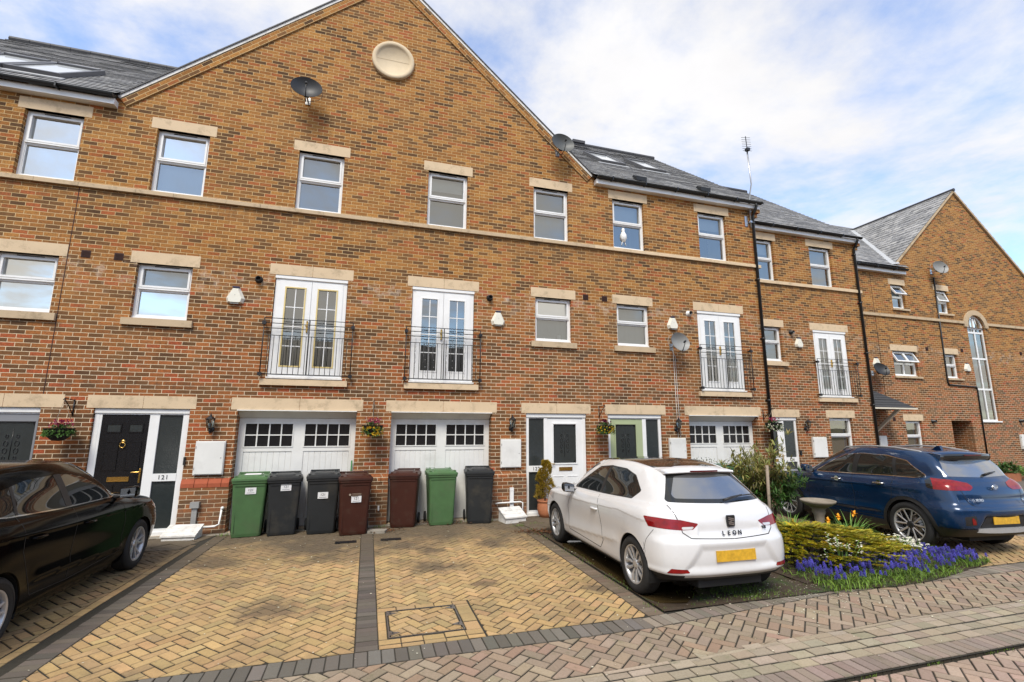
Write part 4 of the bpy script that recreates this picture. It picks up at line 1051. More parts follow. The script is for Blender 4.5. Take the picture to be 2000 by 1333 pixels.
for k in range(3):
    n0 = 3.41 + k * .125
    row(mb, (-6.5, n0), (26, n0 + (.05 if k > 1 else .02 * k)), .118, .2, -.001 * k, SET, stag=.1 * (k % 2))
row(mb, (2.8, 3.785 - .0), (26, 3.83), .085, .2, 0, SET, stag=.1)
structure(mb, 'setts', M['pave_p'])
mb = MB()
row(mb, (-6.5, 3.20), (26, 3.20), .205, .1, .002, [(.27, .21, .17), (.24, .19, .155)])
x = -6.5
structure(mb, 'dropped_kerb', M['pave_p'])
mb = MB(); herring(mb, ((-6, 1.2), (20, 1.2), (20, 3.19), (-6, 3.19)), -.03, [(.36, .26, .20), (.40, .29, .225), (.32, .235, .18)], R(41), org=(0, 3.0), w=.103)
structure(mb, 'road', M['road'])
sheet('road_beyond', [(-80, -30), (80, -30), (80, 1.2), (-80, 1.2)], -.035, simple('road_blocks', (.17, .13, .105), .9, .3, 6, .3))
# moss line along the kerb
# right hand yard
mb = MB(); herring(mb, ((11.4, 4.95), (26, 4.95), (26, 8.2), (11.4, 8.2)), 0, [(.21, .17, .13), (.24, .19, .14), (.18, .15, .12)], R(41), org=(12, 5), w=.12)
row(mb, (11.4, 8.2), (30, 8.2), .2, .12, 0, GRY)
structure(mb, 'yard', M['pave_p'])
sheet('far_path', [(11.4, 8.4), (34, 8.4), (34, 12.35), (11.4, 12.35)], 0, simple('tarmac_path', (.13, .115, .095), .9, .3, 5, .3))
sheet('mud', [(3.09, 4.7), (5.5, 4.92), (5.5, 10.1), (3.09, 10.1)], 0.0, M['mud'])
# uneven mud surface
def relief(name, x0, x1, y0, y1, z, mat, amp, sc=2.0, step=.06, fn=None, kind='structure'):
    mb = MB(); nx, ny = int((x1 - x0) / step), int((y1 - y0) / step)
    def P(i, j):
        x, y = x0 + (x1 - x0) * i / nx, y0 + (y1 - y0) * j / ny
        e = min(i, nx - i, j, ny - j); e = min(1, e / 3)
        h = amp * (mnoise.noise(Vector((x * sc, y * sc, 3))) + .5 * mnoise.noise(Vector((x * sc * 3, y * sc * 3, 9)))) * e
        if fn: h += fn(x, y) * e
        return (x, y, z + h)
    for i in range(nx):
        for j in range(ny): mb.poly([P(i, j), P(i + 1, j), P(i + 1, j + 1), P(i, j + 1)], smooth=True)
    o = mb.build(name, mat); return tag(o, kind=kind)
bpy.data.objects.remove(bpy.data.objects['mud'])
relief('mud', 3.10, 5.6, 4.72, 10.1, .012, M['mud'], .016, fn=lambda x, y: -.035 * math.exp(-((x - 3.42) / .28) ** 2) * (1 if 5.0 < y < 8.2 else .3) + .012 * (x > 4.9))
sheet('puddle', [(3.12, 5.15), (3.2, 4.95), (3.5, 4.88), (3.8, 5.1), (3.95, 5.4), (4.1, 6.0), (4.05, 6.6), (3.9, 7.3), (3.6, 7.8), (3.3, 7.9), (3.14, 7.6), (3.18, 6.9), (3.12, 6.2)], .009, M['water'])
# bed soil
relief('flower_bed_soil', 5.28, 8.08, 4.98, 10.6, .03, M['soil'], .02, fn=lambda x, y: .05)
sheet('bed_margin', [(5.2, 4.9), (5.45, 4.78), (5.8, 4.70), (6.3, 4.63), (6.9, 4.66), (7.4, 4.74), (7.9, 4.85), (8.6, 4.98), (8.9, 5.15), (8.5, 5.5), (8.05, 5.9), (5.3, 5.9)], .010, M['mud'])
# concrete slabs by the doors
mb = MB(); pr = [(.25, .205, .15), (.30, .25, .185), (.21, .175, .13)]
herring(mb, ((-5.3, 9.02), (-2.72, 9.02), (-2.45, 9.93), (-5.3, 9.93)), 0, pr, R(43), w=.3, org=(-5.1, 9.1)); herring(mb, ((3.12, 8.6), (5.0, 8.6), (5.0, 9.95), (2.9, 9.95)), .02, pr, R(30), w=.3, org=(3, 9))
structure(mb, 'slab_path', M['pave_p'])
sheet('threshold_paving', [(-9, 9.92), (10.1, 9.92), (10.1, 10.4), (-9, 10.4)], -.002, M['concrete'])
# drain gratings
for (x, y) in ((-.24, 8.8), (.49, 8.8)):
    g = MB(); g.box(x - .17, x + .17, y - .075, y + .075, .002, .006)
    for k in range(12): xx = x - .15 + .027 * k; g.box(xx, xx + .012, y - .065, y + .065, .006, .012)
    tag(g.build('drain_grating', M['black_plastic']), 'dark drain grating in the yellow paving ' + ('left' if x < 0 else 'right') + ' of the dark centre strip', 'drain', 'drain gratings before the garages')
# recessed manhole cover
mh = wempty('manhole_cover', (.67, 5.2, 0), 'recessed manhole cover filled with yellow pavers and steel corner plates', 'manhole')
mb = MB(); herring(mb, ((.31, 4.91), (.99, 4.91), (.99, 5.53), (.31, 5.53)), .002, YEL, R(30), org=(.3, 4.9)); mb.build('paver_infill', M['pave_y'], mh)
mb = MB()
row(mb, (.2, 4.775), (1.17, 4.775), .1, .2, 0, YEL); row(mb, (.2, 5.555), (1.17, 5.555), .1, .2, 0, YEL); row(mb, (.2, 4.88), (.2, 5.55), .085, .2, 0, YEL, side=-1); row(mb, (1.02, 4.88), (1.02, 5.55), .15, .2, 0, YEL, side=-1)
mb.build('paver_surround', M['pave_y'], mh)
mb = MB()
for a in ((.292, .303, 4.89, 5.55), (.997, 1.008, 4.89, 5.55), (.303, .997, 4.89, 4.899), (.303, .997, 5.541, 5.55)): mb.box(a[0], a[1], a[2], a[3], -.01, .005)
mb.build('steel_frame', M['steel'], mh)
for (x, y, sx, sy) in ((.303, 4.93, 1, 0), (.303, 5.42, 1, 0), (.997, 4.98, -1, 0), (.997, 5.42, -1, 0)):
    mb = MB(); mb.prism([(x, y, .004), (x + sx * .10, y + .05, .004), (x, y + .10, .004)][::sx], (0, 0, .003)); mb.ball((x + sx * .03, y + .05, .007), .010, 4, 1)
    mb.build('corner_plate', [M['steel'], M['black_plastic']], mh)

# ------------------------------------------------------------------ cars
def cr(p0, p1, p2, p3, t):
    return .5 * ((2 * p1) + (-p0 + p2) * t + (2 * p0 - 5 * p1 + 4 * p2 - p3) * t ** 2 + (-p0 + 3 * p1 - 3 * p2 + p3) * t ** 3)
def up_sample(G, n, mirror_ends):
    """G: (K, M, 3) -> sampled along axis 0 with n steps per span"""
    K = G.shape[0]; mir = np.array([1, -1, 1.0])
    if mirror_ends: a, b = G[1] * mir, G[-2] * mir
    else: a, b = 2 * G[0] - G[1], 2 * G[-1] - G[-2]
    E = np.concatenate([a[None], G, b[None]], 0); out = []
    for i in range(K - 1):
        for k in range(n): out.append(cr(E[i], E[i + 1], E[i + 2], E[i + 3], k / n))
    out.append(G[-1]); return np.array(out)
def sd_poly(X, Y, P, r=0.0):
    """signed distance to polygon (negative inside), rounded by r"""
    P = np.array(P, float); n = len(P)
    if r:
        # inset the polygon then grow by r
        c = shrink([tuple(p) for p in (P if sum(P[i][0] * P[(i + 1) % n][1] - P[(i + 1) % n][0] * P[i][1] for i in range(n)) > 0 else P[::-1])], r); P = np.array(c); n = len(P)
    d = np.full(X.shape, 1e9); ins = np.zeros(X.shape, bool)
    for i in range(n):
        a, b = P[i], P[(i + 1) % n]; e = b - a; wx, wy = X - a[0], Y - a[1]
        t = np.clip((wx * e[0] + wy * e[1]) / (e @ e), 0, 1); d = np.minimum(d, (wx - t * e[0]) ** 2 + (wy - t * e[1]) ** 2)
        c1 = (a[1] <= Y) & (b[1] > Y); c2 = (b[1] <= Y) & (a[1] > Y); cr_ = e[0] * wy - e[1] * wx
        ins ^= (c1 & (cr_ > 0)) | (c2 & (cr_ < 0))
    return np.where(ins, -1, 1) * np.sqrt(d) - r
def sd_line(X, Y, pts):
    d = np.full(X.shape, 1e9)
    for a, b in zip(pts[:-1], pts[1:]):
        a, b = np.array(a, float), np.array(b, float); e = b - a; wx, wy = X - a[0], Y - a[1]
        t = np.clip((wx * e[0] + wy * e[1]) / (e @ e + 1e-12), 0, 1); d = np.minimum(d, (wx - t * e[0]) ** 2 + (wy - t * e[1]) ** 2)
    return np.sqrt(d)

class Shell:
    """half body as polygons with vertex records (x y z nx ny nz t r); y > 0 side"""
    def __init__(s, G, nt=18, nr=12, disp=None):
        G = np.array(G, float)                       # (rings, cols, 3)
        A = up_sample(G.transpose(1, 0, 2), nt, True).transpose(1, 0, 2)
        A = up_sample(A, nr, False)
        A[:, :, 1] = np.maximum(A[:, :, 1], 0); A[:, 0, 1] = 0; A[:, -1, 1] = 0
        H, W = A.shape[:2]
        T0, R0_ = np.meshgrid(np.arange(W) / nt, np.arange(H) / nr)
        if disp is not None:
            du = np.gradient(A, axis=1); dv = np.gradient(A, axis=0); N0 = np.cross(dv, du); N0 /= np.maximum(np.linalg.norm(N0, axis=2, keepdims=True), 1e-9)
            c = A.mean((0, 1)); c[1] = 0; c[2] = .6
            if np.sum(N0 * (A - c)) < 0: N0 = -N0
            N0[:, 0, 1] = 0; N0[:, -1, 1] = 0
            A = A + N0 * disp(A, T0, R0_)[..., None]
        du = np.gradient(A, axis=1); dv = np.gradient(A, axis=0)
        N = np.cross(dv, du); L = np.linalg.norm(N, axis=2, keepdims=True); N = N / np.maximum(L, 1e-9)
        # orient outward
        c = A.mean((0, 1)); c[1] = 0; c[2] = .6
        if np.sum(N * (A - c)) < 0: N = -N
        N[:, 0, 1] = 0; N[:, -1, 1] = 0; N[-1, :, 1] = 0
        N[-1, :] = (0, 0, 1); N[-2] = N[-2] * .5 + np.array((0, 0, .5))
        N /= np.maximum(np.linalg.norm(N, axis=2, keepdims=True), 1e-9)
        T, Rr = np.meshgrid(np.arange(W) / nt, np.arange(H) / nr)
        V = np.concatenate([A, N, T[..., None], Rr[..., None]], 2).reshape(-1, 8)
        idx = np.arange(H * W).reshape(H, W)
        s.V = V; s.V0 = V.copy(); Q = np.stack([idx[:-1, :-1], idx[:-1, 1:], idx[1:, 1:], idx[1:, :-1]], -1).reshape(-1, 4)
        s.F = [list(map(int, q)) for q in Q]
        a = V[Q[0]]; n = np.cross(a[1, :3] - a[0, :3], a[2, :3] - a[0, :3])
        k = len(Q) // 3; a = V[Q[k]]; n = np.cross(a[1, :3] - a[0, :3], a[2, :3] - a[0, :3])
        if n @ a[:, 3:6].mean(0) < 0: s.F = [f[::-1] for f in s.F]
        s.parts = {}
    def cut(s, fn, keep='part', name=None, faces=None):
        """fn(V)->d ; faces with d<0 go to part name; the rest stay"""
        V = s.V; d = fn(V); F = s.F; inside, rest = [], []
        new = []; cache = {}; base = len(V)
        dl = d.tolist()
        for f in F:
            ds = [dl[i] for i in f]
            if min(ds) >= 0: rest.append(f); continue
            if max(ds) <= 0: inside.append(f); continue
            pi, po = [], []
            for a, b in zip(range(len(f)), list(range(1, len(f))) + [0]):
                i, j = f[a], f[b]; di, dj = ds[a], ds[b]
                if di <= 0: pi.append(i)
                if di >= 0: po.append(i)
                if di * dj < 0:
                    key = (i, j) if i < j else (j, i)
                    if key not in cache:
                        t = di / (di - dj); v = V[i] + (V[j] - V[i]) * t
                        cache[key] = base + len(new); new.append(v)
                    k = cache[key]; pi.append(k); po.append(k)
            if len(pi) > 2: inside.append(pi)
            if len(po) > 2: rest.append(po)
        if new: s.V = np.concatenate([V, np.array(new)], 0)
        s.F = rest
        if name: s.parts.setdefault(name, []); s.parts[name] += inside
        return inside
    def ribbon(s, pts, plane, w, parent, mask, name='panel_gap', mat='gap', off=.0012, mir=True):
        """thin strip laid along a polyline given in side (x,z) or rear (y,z) projection"""
        V = s.V0[mask(s.V0)]; ax = 0 if plane == 'side' else 1; oth = 1 - ax
        P = []
        for a, b in zip(pts[:-1], pts[1:]):
            n = max(1, int(math.hypot(b[0] - a[0], b[1] - a[1]) / .03))
            for k in range(n): P.append((a[0] + (b[0] - a[0]) * k / n, a[1] + (b[1] - a[1]) * k / n))
        P.append(pts[-1]); Q = []
        for p in P:
            d = (V[:, ax] - p[0]) ** 2 + (V[:, 2] - p[1]) ** 2; i = np.argsort(d)[:10]; A = np.c_[np.ones(10), V[i, ax] - p[0], V[i, 2] - p[1]]
            c = np.linalg.lstsq(A, V[i][:, [oth, 3, 4, 5]], rcond=None)[0][0]; q = [0, 0, p[1]]; q[ax] = p[0]; q[oth] = c[0]; nn = Vector(c[1:]).normalized(); Q.append((Vector(q) + nn * off, nn))
        for sg in ((1, -1) if mir else (1,)):
            m = MB(); L = []
            for k, (q, nn) in enumerate(Q):
                t = (Q[min(k + 1, len(Q) - 1)][0] - Q[max(k - 1, 0)][0]).normalized(); sd_ = t.cross(nn).normalized() * w / 2; L.append((q - sd_, q + sd_))
            for a, b in zip(L[:-1], L[1:]): m.poly([Vector((v.x, v.y * sg, v.z)) for v in ((a[0], a[1], b[1], b[0]) if sg > 0 else (a[1], a[0], b[0], b[1]))])
            m.build(name, M[mat], parent)
    def comps(s, faces):
        par = {}
        def find(a):
            while par[a] != a: par[a] = par[par[a]]; a = par[a]
            return a
        for f in faces:
            for i in f: par.setdefault(i, i)
            r = find(f[0])
            for i in f[1:]: par[find(i)] = r
        g = {}
        for f in faces: g.setdefault(find(f[0]), []).append(f)
        return [c for c in g.values() if len(c) > 3]
    def mesh(s, faces, name, mat, parent, off=0.0, both=True, rim=0.0, split=True):
        if not faces: return None
        if split and name != 'body':
            for c in s.comps(faces):
                ids = sorted({i for f in c for i in f})
                if np.min(np.abs(s.V[ids][:, 1])) < 1e-6: s.mesh(c, name, mat, parent, off, True, rim, False)
                else:
                    s.mesh(c, name, mat, parent, off, False, rim, False); s.mesh(c, name, mat, parent, off, 'R', rim, False)
            return
        used = sorted({i for f in faces for i in f}); mp = {u: k for k, u in enumerate(used)}
        V = s.V[used]; P = V[:, :3] + V[:, 3:6] / np.maximum(np.linalg.norm(V[:, 3:6], axis=1, keepdims=True), 1e-9) * off; N = V[:, 3:6]
        f1 = [[mp[i] for i in f] for f in faces]; pts = P; nn = N; ff = list(f1)
        if both == 'R':
            m = np.array([1, -1, 1.0]); pts = P * m; nn = N * m; ff = [f[::-1] for f in f1]
        elif both:
            m = np.array([1, -1, 1.0]); k = len(used); pts = np.concatenate([P, P * m]); nn = np.concatenate([N, N * m]); ff += [[i + k for i in f][::-1] for f in f1]
            on = np.abs(P[:, 1]) < 1e-6
            rem = {i + k: i for i in np.nonzero(on)[0].tolist()}
            ff = [[rem.get(i, i) for i in f] for f in ff]
        ff = [f for f in (list(dict.fromkeys(f)) for f in ff) if len(f) > 2]
        if rim:   # turn the open border inwards
            cnt = {}
            for f in ff:
                for a, b in zip(f, f[1:] + f[:1]): cnt[(a, b)] = cnt.get((a, b), 0) + 1
            bd = [(a, b) for (a, b) in cnt if (b, a) not in cnt]; vs = sorted({i for e in bd for i in e}); base = len(pts); ext = {v: base + q for q, v in enumerate(vs)}
            pts = np.concatenate([pts, pts[vs] - nn[vs] * rim]); nn = np.concatenate([nn, nn[vs]])
            ff += [[b, a, ext[a], ext[b]] for a, b in bd]
        me = bpy.data.meshes.new(name); me.from_pydata(pts.tolist(), [], ff); me.materials.append(mat)
        me.polygons.foreach_set('use_smooth', [True] * len(me.polygons)); me.update()
        try: me.normals_split_custom_set_from_vertices(nn.tolist())
        except Exception: pass
        o = bpy.data.objects.new(name, me); COL.objects.link(o); o.parent = parent; return o

def paint(name, col, flake=.0, rough=.22, coat=1.0, metallic=0.0):
    s = NT(name); c = s.mix(s.noise(1.3, 3), tuple(x * .93 for x in col), col)
    c = s.mix(s.ramp(s.noise(6, 6, .7), [(.5, 0.0), (.8, .12)]), c, tuple(min(x * 1.6 + .004, .16) for x in col))
    return s.fin(c, rough, s.bump(s.noise(2.0, 2), .02, .02), Metallic=metallic, Coat_Weight=coat, Coat_Roughness=.04, Coat_IOR=1.5)
M['car_white'] = paint('white_car_paint', (.68, .68, .68), rough=.35); M['car_black'] = paint('black_car_paint', (.0012, .0012, .0014), rough=.12, coat=.0); M['car_black'].node_tree.nodes['Principled BSDF'].inputs['Specular IOR Level'].default_value = .10; M['car_blue'] = paint('blue_car_paint', (.0024, .027, .082), rough=.24, metallic=.25, coat=.55)
s = NT('car_glass'); M['car_glass'] = s.fin((.012, .014, .014), .03, None, Specular_IOR_Level=.6, Coat_Weight=.2, Coat_Roughness=.02)
s = NT('car_rear_glass'); M['car_rear'] = s.fin(s.mix(s.noise(2, 2), (.05, .055, .06), (.08, .085, .09)), .08, None, Specular_IOR_Level=1.0, IOR=1.9, Coat_Weight=1.0, Coat_IOR=1.9, Coat_Roughness=.03)
M['car_pano'] = simple('panoramic_roof', (.012, .008, .006), .07, .3, 3, Specular_IOR_Level=.9)
M['rubber'] = simple('tyre_rubber', (.016, .016, .016), .8, .3, 10, .2, 90)
M['trim'] = simple('black_trim', (.018, .018, .019), .5, .2, 20, .1, 120)
M['gap'] = simple('panel_gap', (.008, .008, .008), .8, .1)
M['red_lens'] = simple('red_lens', (.24, .004, .005), .20, .8, 16, Specular_IOR_Level=.4, Coat_Weight=.25)
M['red_dark'] = simple('dark_red_lens', (.10, .004, .006), .12, .3, 9, Coat_Weight=1.0)
M['clear_lens'] = simple('clear_lens', (.55, .55, .55), .12, .3, 14, Coat_Weight=1.0)
M['alloy'] = simple('alloy_silver', (.50, .50, .50), .32, .15, 12, Metallic=.55)
M['alloy_dark'] = simple('alloy_dark', (.03, .03, .032), .4, .2, 12, Metallic=.4)
M['chrome'] = simple('chrome', (.62, .62, .62), .12, .05, 9, Metallic=1.0)
M['plate'] = simple('number_plate', (.66, .38, .03), .35, .55, 26)
M['silver'] = simple('silver_plastic', (.42, .42, .42), .4, .1, 8, Metallic=.4)

def wheel(parent, x, y, r, side, style, wid=.215, rim=.215, yaw=0.0):
    w = empty('wheel', (x, y, r), yaw, parent=parent); w.parent = parent
    o = MB(); h = wid / 2
    prof = [(rim, -h + .02), (rim + .012, -h + .004), (r - .055, -h - .002), (r - .02, -h + .012), (r - .004, -h + .035), (r, -h + .06), (r, h - .06), (r - .004, h - .035), (r - .02, h - .012), (r - .055, h + .002), (rim + .012, h - .004), (rim, h - .02)]
    o.lathe(prof, (0, 0, 0), 56, 0, 'y')
    for k in range(4): rr = r + .0006; y_ = -h + .055 + k * (wid - .11) / 3; o.lathe([(rr, y_ - .004), (rr - .0002, y_ + .004)], (0, 0, 0), 40, 1, 'y')
    o.lathe([(rim * 1.22, -h - .0035), (rim * 1.24, -h - .0045)], (0, 0, 0), 40, 0, 'y')
    tr = o.build('tyre', [M['rubber'], M['gap']], w)
    m = MB(); f = -side * 0; s_ = side
    # barrel, rim flange and back disc
    yo = h - .012
    m.lathe([(rim + .006, yo), (rim - .004, yo + .004), (rim - .018, yo - .012), (rim - .024, yo - .05), (rim - .03, -h + .03)], (0, 0, 0), 48, 0, 'y')
    m.lathe([(0, -.02), (rim - .02, -.03)], (0, 0, 0), 32, 1, 'y')
    m.lathe([(0, .0), (rim * .62, .0), (rim * .62, -.02)], (0, 0, 0), 28, 2, 'y')
    def spoke(a0, a1, r0, r1, w0, w1, y0, y1, mt=0, th=.022):
        c0, c1 = Vector((math.cos(a0), 0, math.sin(a0))), Vector((math.cos(a1), 0, math.sin(a1)))
        p, q = c0 * r0 + Vector((0, y0, 0)), c1 * r1 + Vector((0, y1, 0)); d = (q - p).normalized(); n = Vector((-d.z, 0, d.x)).normalized()
        t = [p - n * w0, q - n * w1, q + n * w1, p + n * w0]; t2 = [v + Vector((0, .006, 0)) for v in (p, q)]
        bk = [v - Vector((0, th, 0)) for v in t]
        m.poly([t[0], t[1], t2[1], t2[0]], mt, smooth=False); m.poly([t2[0], t2[1], t[2], t[3]], mt)
        for i in (0, 2): j = (i + 1) % 4; m.poly([t[i], bk[i], bk[j], t[j]], 3 if style == 'suv' else mt)
    ri = rim - .012
    if style == 'ten':
        for k in range(10):
            a = 2 * math.pi * k / 10; spoke(a, a + .10, .035, ri * .62, .011, .017, yo - .03, yo - .018); spoke(a + .10, a + .20 * (1 if k % 2 else -.2), ri * .60, ri, .017, .026, yo - .018, yo - .012)
    elif style == 'suv':
        for k in range(5):
            a = 2 * math.pi * k / 5 + .3
            spoke(a - .16, a - .30, .05, ri, .013, .017, yo - .03, yo - .01); spoke(a + .16, a + .30, .05, ri, .013, .017, yo - .03, yo - .01)
            spoke(a, a, .05, ri * .98, .005, .005, yo - .045, yo - .03, 1)
            spoke(a + .30, a + .62, ri * .62, ri, .006, .008, yo - .035, yo - .012)
    else:
        for k in range(5):
            a = 2 * math.pi * k / 5 + .5
            spoke(a - .10, a - .22, .045, ri, .018, .014, yo - .035, yo - .012); spoke(a + .10, a + .22, .045, ri, .018, .014, yo - .035, yo - .012); spoke(a, a, .045, ri * .9, .014, .004, yo - .045, yo - .03, 1)
    m.lathe([(.062, yo - .045), (.058, yo - .022), (.035, yo - .018), (.0, yo - .016)], (0, 0, 0), 20, 0 if style != 'suv' else 1, 'y')
    for k in range(5): a = 2 * math.pi * (k + .5) / 5; m.ball((.045 * math.cos(a), yo - .022, .045 * math.sin(a)), .006, 4, 1)
    if side < 0: m.xf(Matrix.Rotation(math.pi, 4, 'Z'))
    m.build('rim', [M['alloy'] if style != 'suv' else M['alloy'], M['alloy_dark'], M['steel'], M['alloy_dark']], w)
    return w

# control rings of the hatchback (x forward, y left, z up; origin mid wheelbase on the ground)
def rings(rows): return [list(zip(*r)) for r in rows]
BASE = [
 ([2.04, 2.02, 1.90, 1.66, 1.30, .95, .55, 0, -.45, -.95, -1.30, -1.64, -1.88, -1.97, -1.99], [0, .40, .68, .80, .82, .82, .82, .82, .82, .82, .82, .80, .68, .40, 0], [.20, .20, .20, .20, .20, .19, .185, .185, .185, .185, .19, .21, .235, .245, .25]),
 ([2.13, 2.10, 1.95, 1.68, 1.30, .95, .55, 0, -.45, -.95, -1.30, -1.66, -1.95, -2.07, -2.10], [0, .45, .74, .865, .885, .865, .865, .865, .865, .875, .895, .875, .745, .43, 0], [.36, .36, .36, .35, .33, .30, .29, .29, .29, .29, .33, .36, .38, .39, .40]),
 ([2.15, 2.12, 1.96, 1.68, 1.30, .95, .55, 0, -.45, -.95, -1.30, -1.66, -1.95, -2.08, -2.115], [0, .46, .76, .885, .905, .885, .878, .878, .88, .89, .905, .89, .76, .44, 0], [.58, .58, .58, .58, .58, .56, .56, .56, .56, .57, .59, .60, .62, .63, .63]),
 ([2.08, 2.05, 1.90, 1.64, 1.30, .95, .55, 0, -.45, -.95, -1.30, -1.64, -1.90, -2.02, -2.05], [0, .44, .70, .84, .89, .893, .895, .897, .90, .905, .905, .87, .735, .42, 0], [.72, .73, .77, .81, .82, .80, .795, .80, .81, .83, .85, .87, .86, .85, .85]),
 ([1.72, 1.70, 1.55, 1.38, 1.15, .90, .55, 0, -.45, -.95, -1.30, -1.62, -1.87, -1.97, -2.00], [0, .42, .60, .72, .79, .83, .86, .862, .865, .865, .86, .825, .70, .40, 0], [.90, .895, .90, .905, .915, .92, .915, .92, .93, .95, .965, .97, .96, .96, .96]),
 ([1.00, .98, .93, .86, .79, .71, .60, 0, -.45, -.95, -1.30, -1.58, -1.80, -1.89, -1.915], [0, .30, .52, .64, .71, .76, .79, .805, .81, .80, .775, .725, .615, .36, 0], [1.02, 1.02, 1.02, 1.01, 1.00, .99, .985, .995, 1.01, 1.03, 1.045, 1.055, 1.045, 1.04, 1.04]),
 ([.60, .59, .56, .50, .44, .38, .30, -.12, -.48, -.90, -1.23, -1.50, -1.69, -1.76, -1.78], [0, .28, .48, .585, .635, .675, .695, .715, .72, .705, .68, .64, .55, .32, 0], [1.22, 1.22, 1.215, 1.20, 1.19, 1.18, 1.175, 1.20, 1.21, 1.215, 1.21, 1.20, 1.19, 1.195, 1.20]),
 ([.20, .19, .17, .12, .07, .02, -.04, -.27, -.50, -.86, -1.16, -1.40, -1.55, -1.61, -1.63], [0, .26, .43, .51, .545, .565, .58, .605, .61, .595, .575, .545, .48, .29, 0], [1.385, 1.383, 1.375, 1.36, 1.35, 1.345, 1.34, 1.375, 1.39, 1.385, 1.365, 1.34, 1.335, 1.345, 1.35]),
 ([.04, .03, .01, -.03, -.08, -.12, -.17, -.34, -.52, -.80, -1.06, -1.26, -1.39, -1.43, -1.45], [0, .17, .30, .36, .40, .43, .45, .47, .475, .465, .45, .42, .35, .19, 0], [1.415, 1.415, 1.413, 1.412, 1.412, 1.414, 1.417, 1.425, 1.428, 1.422, 1.408, 1.39, 1.378, 1.376, 1.376]),
 ([-.15, -.16, -.18, -.21, -.25, -.29, -.33, -.44, -.55, -.76, -.93, -1.07, -1.15, -1.19, -1.20], [0] * 15, [1.437, 1.437, 1.438, 1.44, 1.441, 1.442, 1.443, 1.445, 1.445, 1.440, 1.430, 1.42, 1.412, 1.408, 1.406])]

def car_base(name, label, loc, rz, scale, G, wb, wr, wy, body_mat, style, arch, cat='car', rimr=.215, wid=.215, disp=None, nt=18, nr=12):
    root = empty(name, loc, rz, label, cat); root.scale = (scale,) * 3
    sh = Shell(G, nt, nr, disp=disp)
    for wx in (wb / 2, -wb / 2):
        sh.cut(lambda V: np.where((V[:, 7] < 4.3), np.hypot(V[:, 0] - wx, V[:, 2] - wr) - arch, 1.0) if True else None, name='_void')
    for wx in (wb / 2, -wb / 2):
        for sd in (1, -1):
            wheel(root, wx, sd * wy, wr, sd, style, rim=rimr, wid=wid)
    # wheel wells and floor
    m = MB()
    for wx in (wb / 2, -wb / 2):
        for sd in (1, -1):
            n = 20; pr = []
            for k in range(n + 1):
                a = -.35 + (math.pi + .7) * k / n; pr.append((wx + (arch + .004) * math.cos(a), wr + (arch + .004) * math.sin(a)))
            ya, yb = sd * .40, sd * .872
            for p, q in zip(pr[:-1], pr[1:]): m.poly([(p[0], ya, p[1]), (q[0], ya, q[1]), (q[0], yb, q[1]), (p[0], yb, p[1])])
            m.poly([(p[0], ya, p[1]) for p in pr])
    m.box(-1.9, 1.95, -.42, .42, .20, .45); m.box(-wb / 2 + .38, wb / 2 - .38, -.80, .80, .195, .42); m.box(-1.80, -wb / 2 - .36, -.62, .62, .27, .45); m.box(wb / 2 + .36, 1.9, -.64, .64, .2, .45)
    m.build('underbody', M['gap'], root)
    return root, sh
def finish(root, sh, body_mat, mats):
    sh.mesh(sh.F, 'body', body_mat, root, rim=.012)
    for k, (mname, nm, off) in mats.items():
        if k in sh.parts: sh.mesh(sh.parts[k], nm, M[mname], root, off)
def side(V): return (V[:, 6] > 5.2) & (V[:, 6] < 12.3) & (V[:, 1] > .3)
def msk(m, d): return np.where(m, d, .5)
def mirror_obj(parent, x, y, z, mat, s=1.0):
    for sd in (1, -1):
        m = MB(); n = 14; rings_ = []
        for i, (t, sx, sz) in enumerate(((0, .035, .045), (.25, .075, .065), (.6, .085, .075), (.9, .07, .068), (1.0, .04, .045))):
            rings_.append([(x + .02 - .02 * t + sx * s * math.copysign(abs(math.cos(a)) ** .7, math.cos(a)), sd * (y + .20 * s * t), z + .02 * t + sz * s * math.copysign(abs(math.sin(a)) ** .7, math.sin(a))) for a in [2 * math.pi * k / n for k in range(n)]])
        for a, b in zip(rings_[:-1], rings_[1:]):
            for k in range(n): q = (k + 1) % n; m.poly([a[k], a[q], b[q], b[k]][::sd], 0, smooth=True)
        m.poly(rings_[-1][::sd]); m.poly(rings_[0][::-sd])
        m.tube([(x, sd * (y - .06), z - .05), (x + .01, sd * (y + .05), z - .015)], .028, 6, 1)
        o = m.build('door_mirror', [mat, M['trim']], parent)
        g = MB(); g.poly([(x - .072 * s, sd * (y + .03), z - .045 * s), (x - .078 * s, sd * (y + .19 * s), z - .035 * s), (x - .072 * s, sd * (y + .19 * s), z + .075 * s), (x - .066 * s, sd * (y + .03), z + .06 * s)]); g.build('mirror_glass', M['car_rear'], o)
def handle(parent, x, y, z, mat, L=.10):
    for sd in (1, -1):
        m = MB(); m.tube([(x - L, sd * y, z + .004), (x - L * .7, sd * (y + .028), z + .004), (x + L * .7, sd * (y + .028), z), (x + L, sd * y, z)], .015, 8); m.lathe([(.05, 0), (.0, .0)], (x, sd * (y - .002), z), 16, 0, 'y')
        m.build('door_handle', mat, parent)

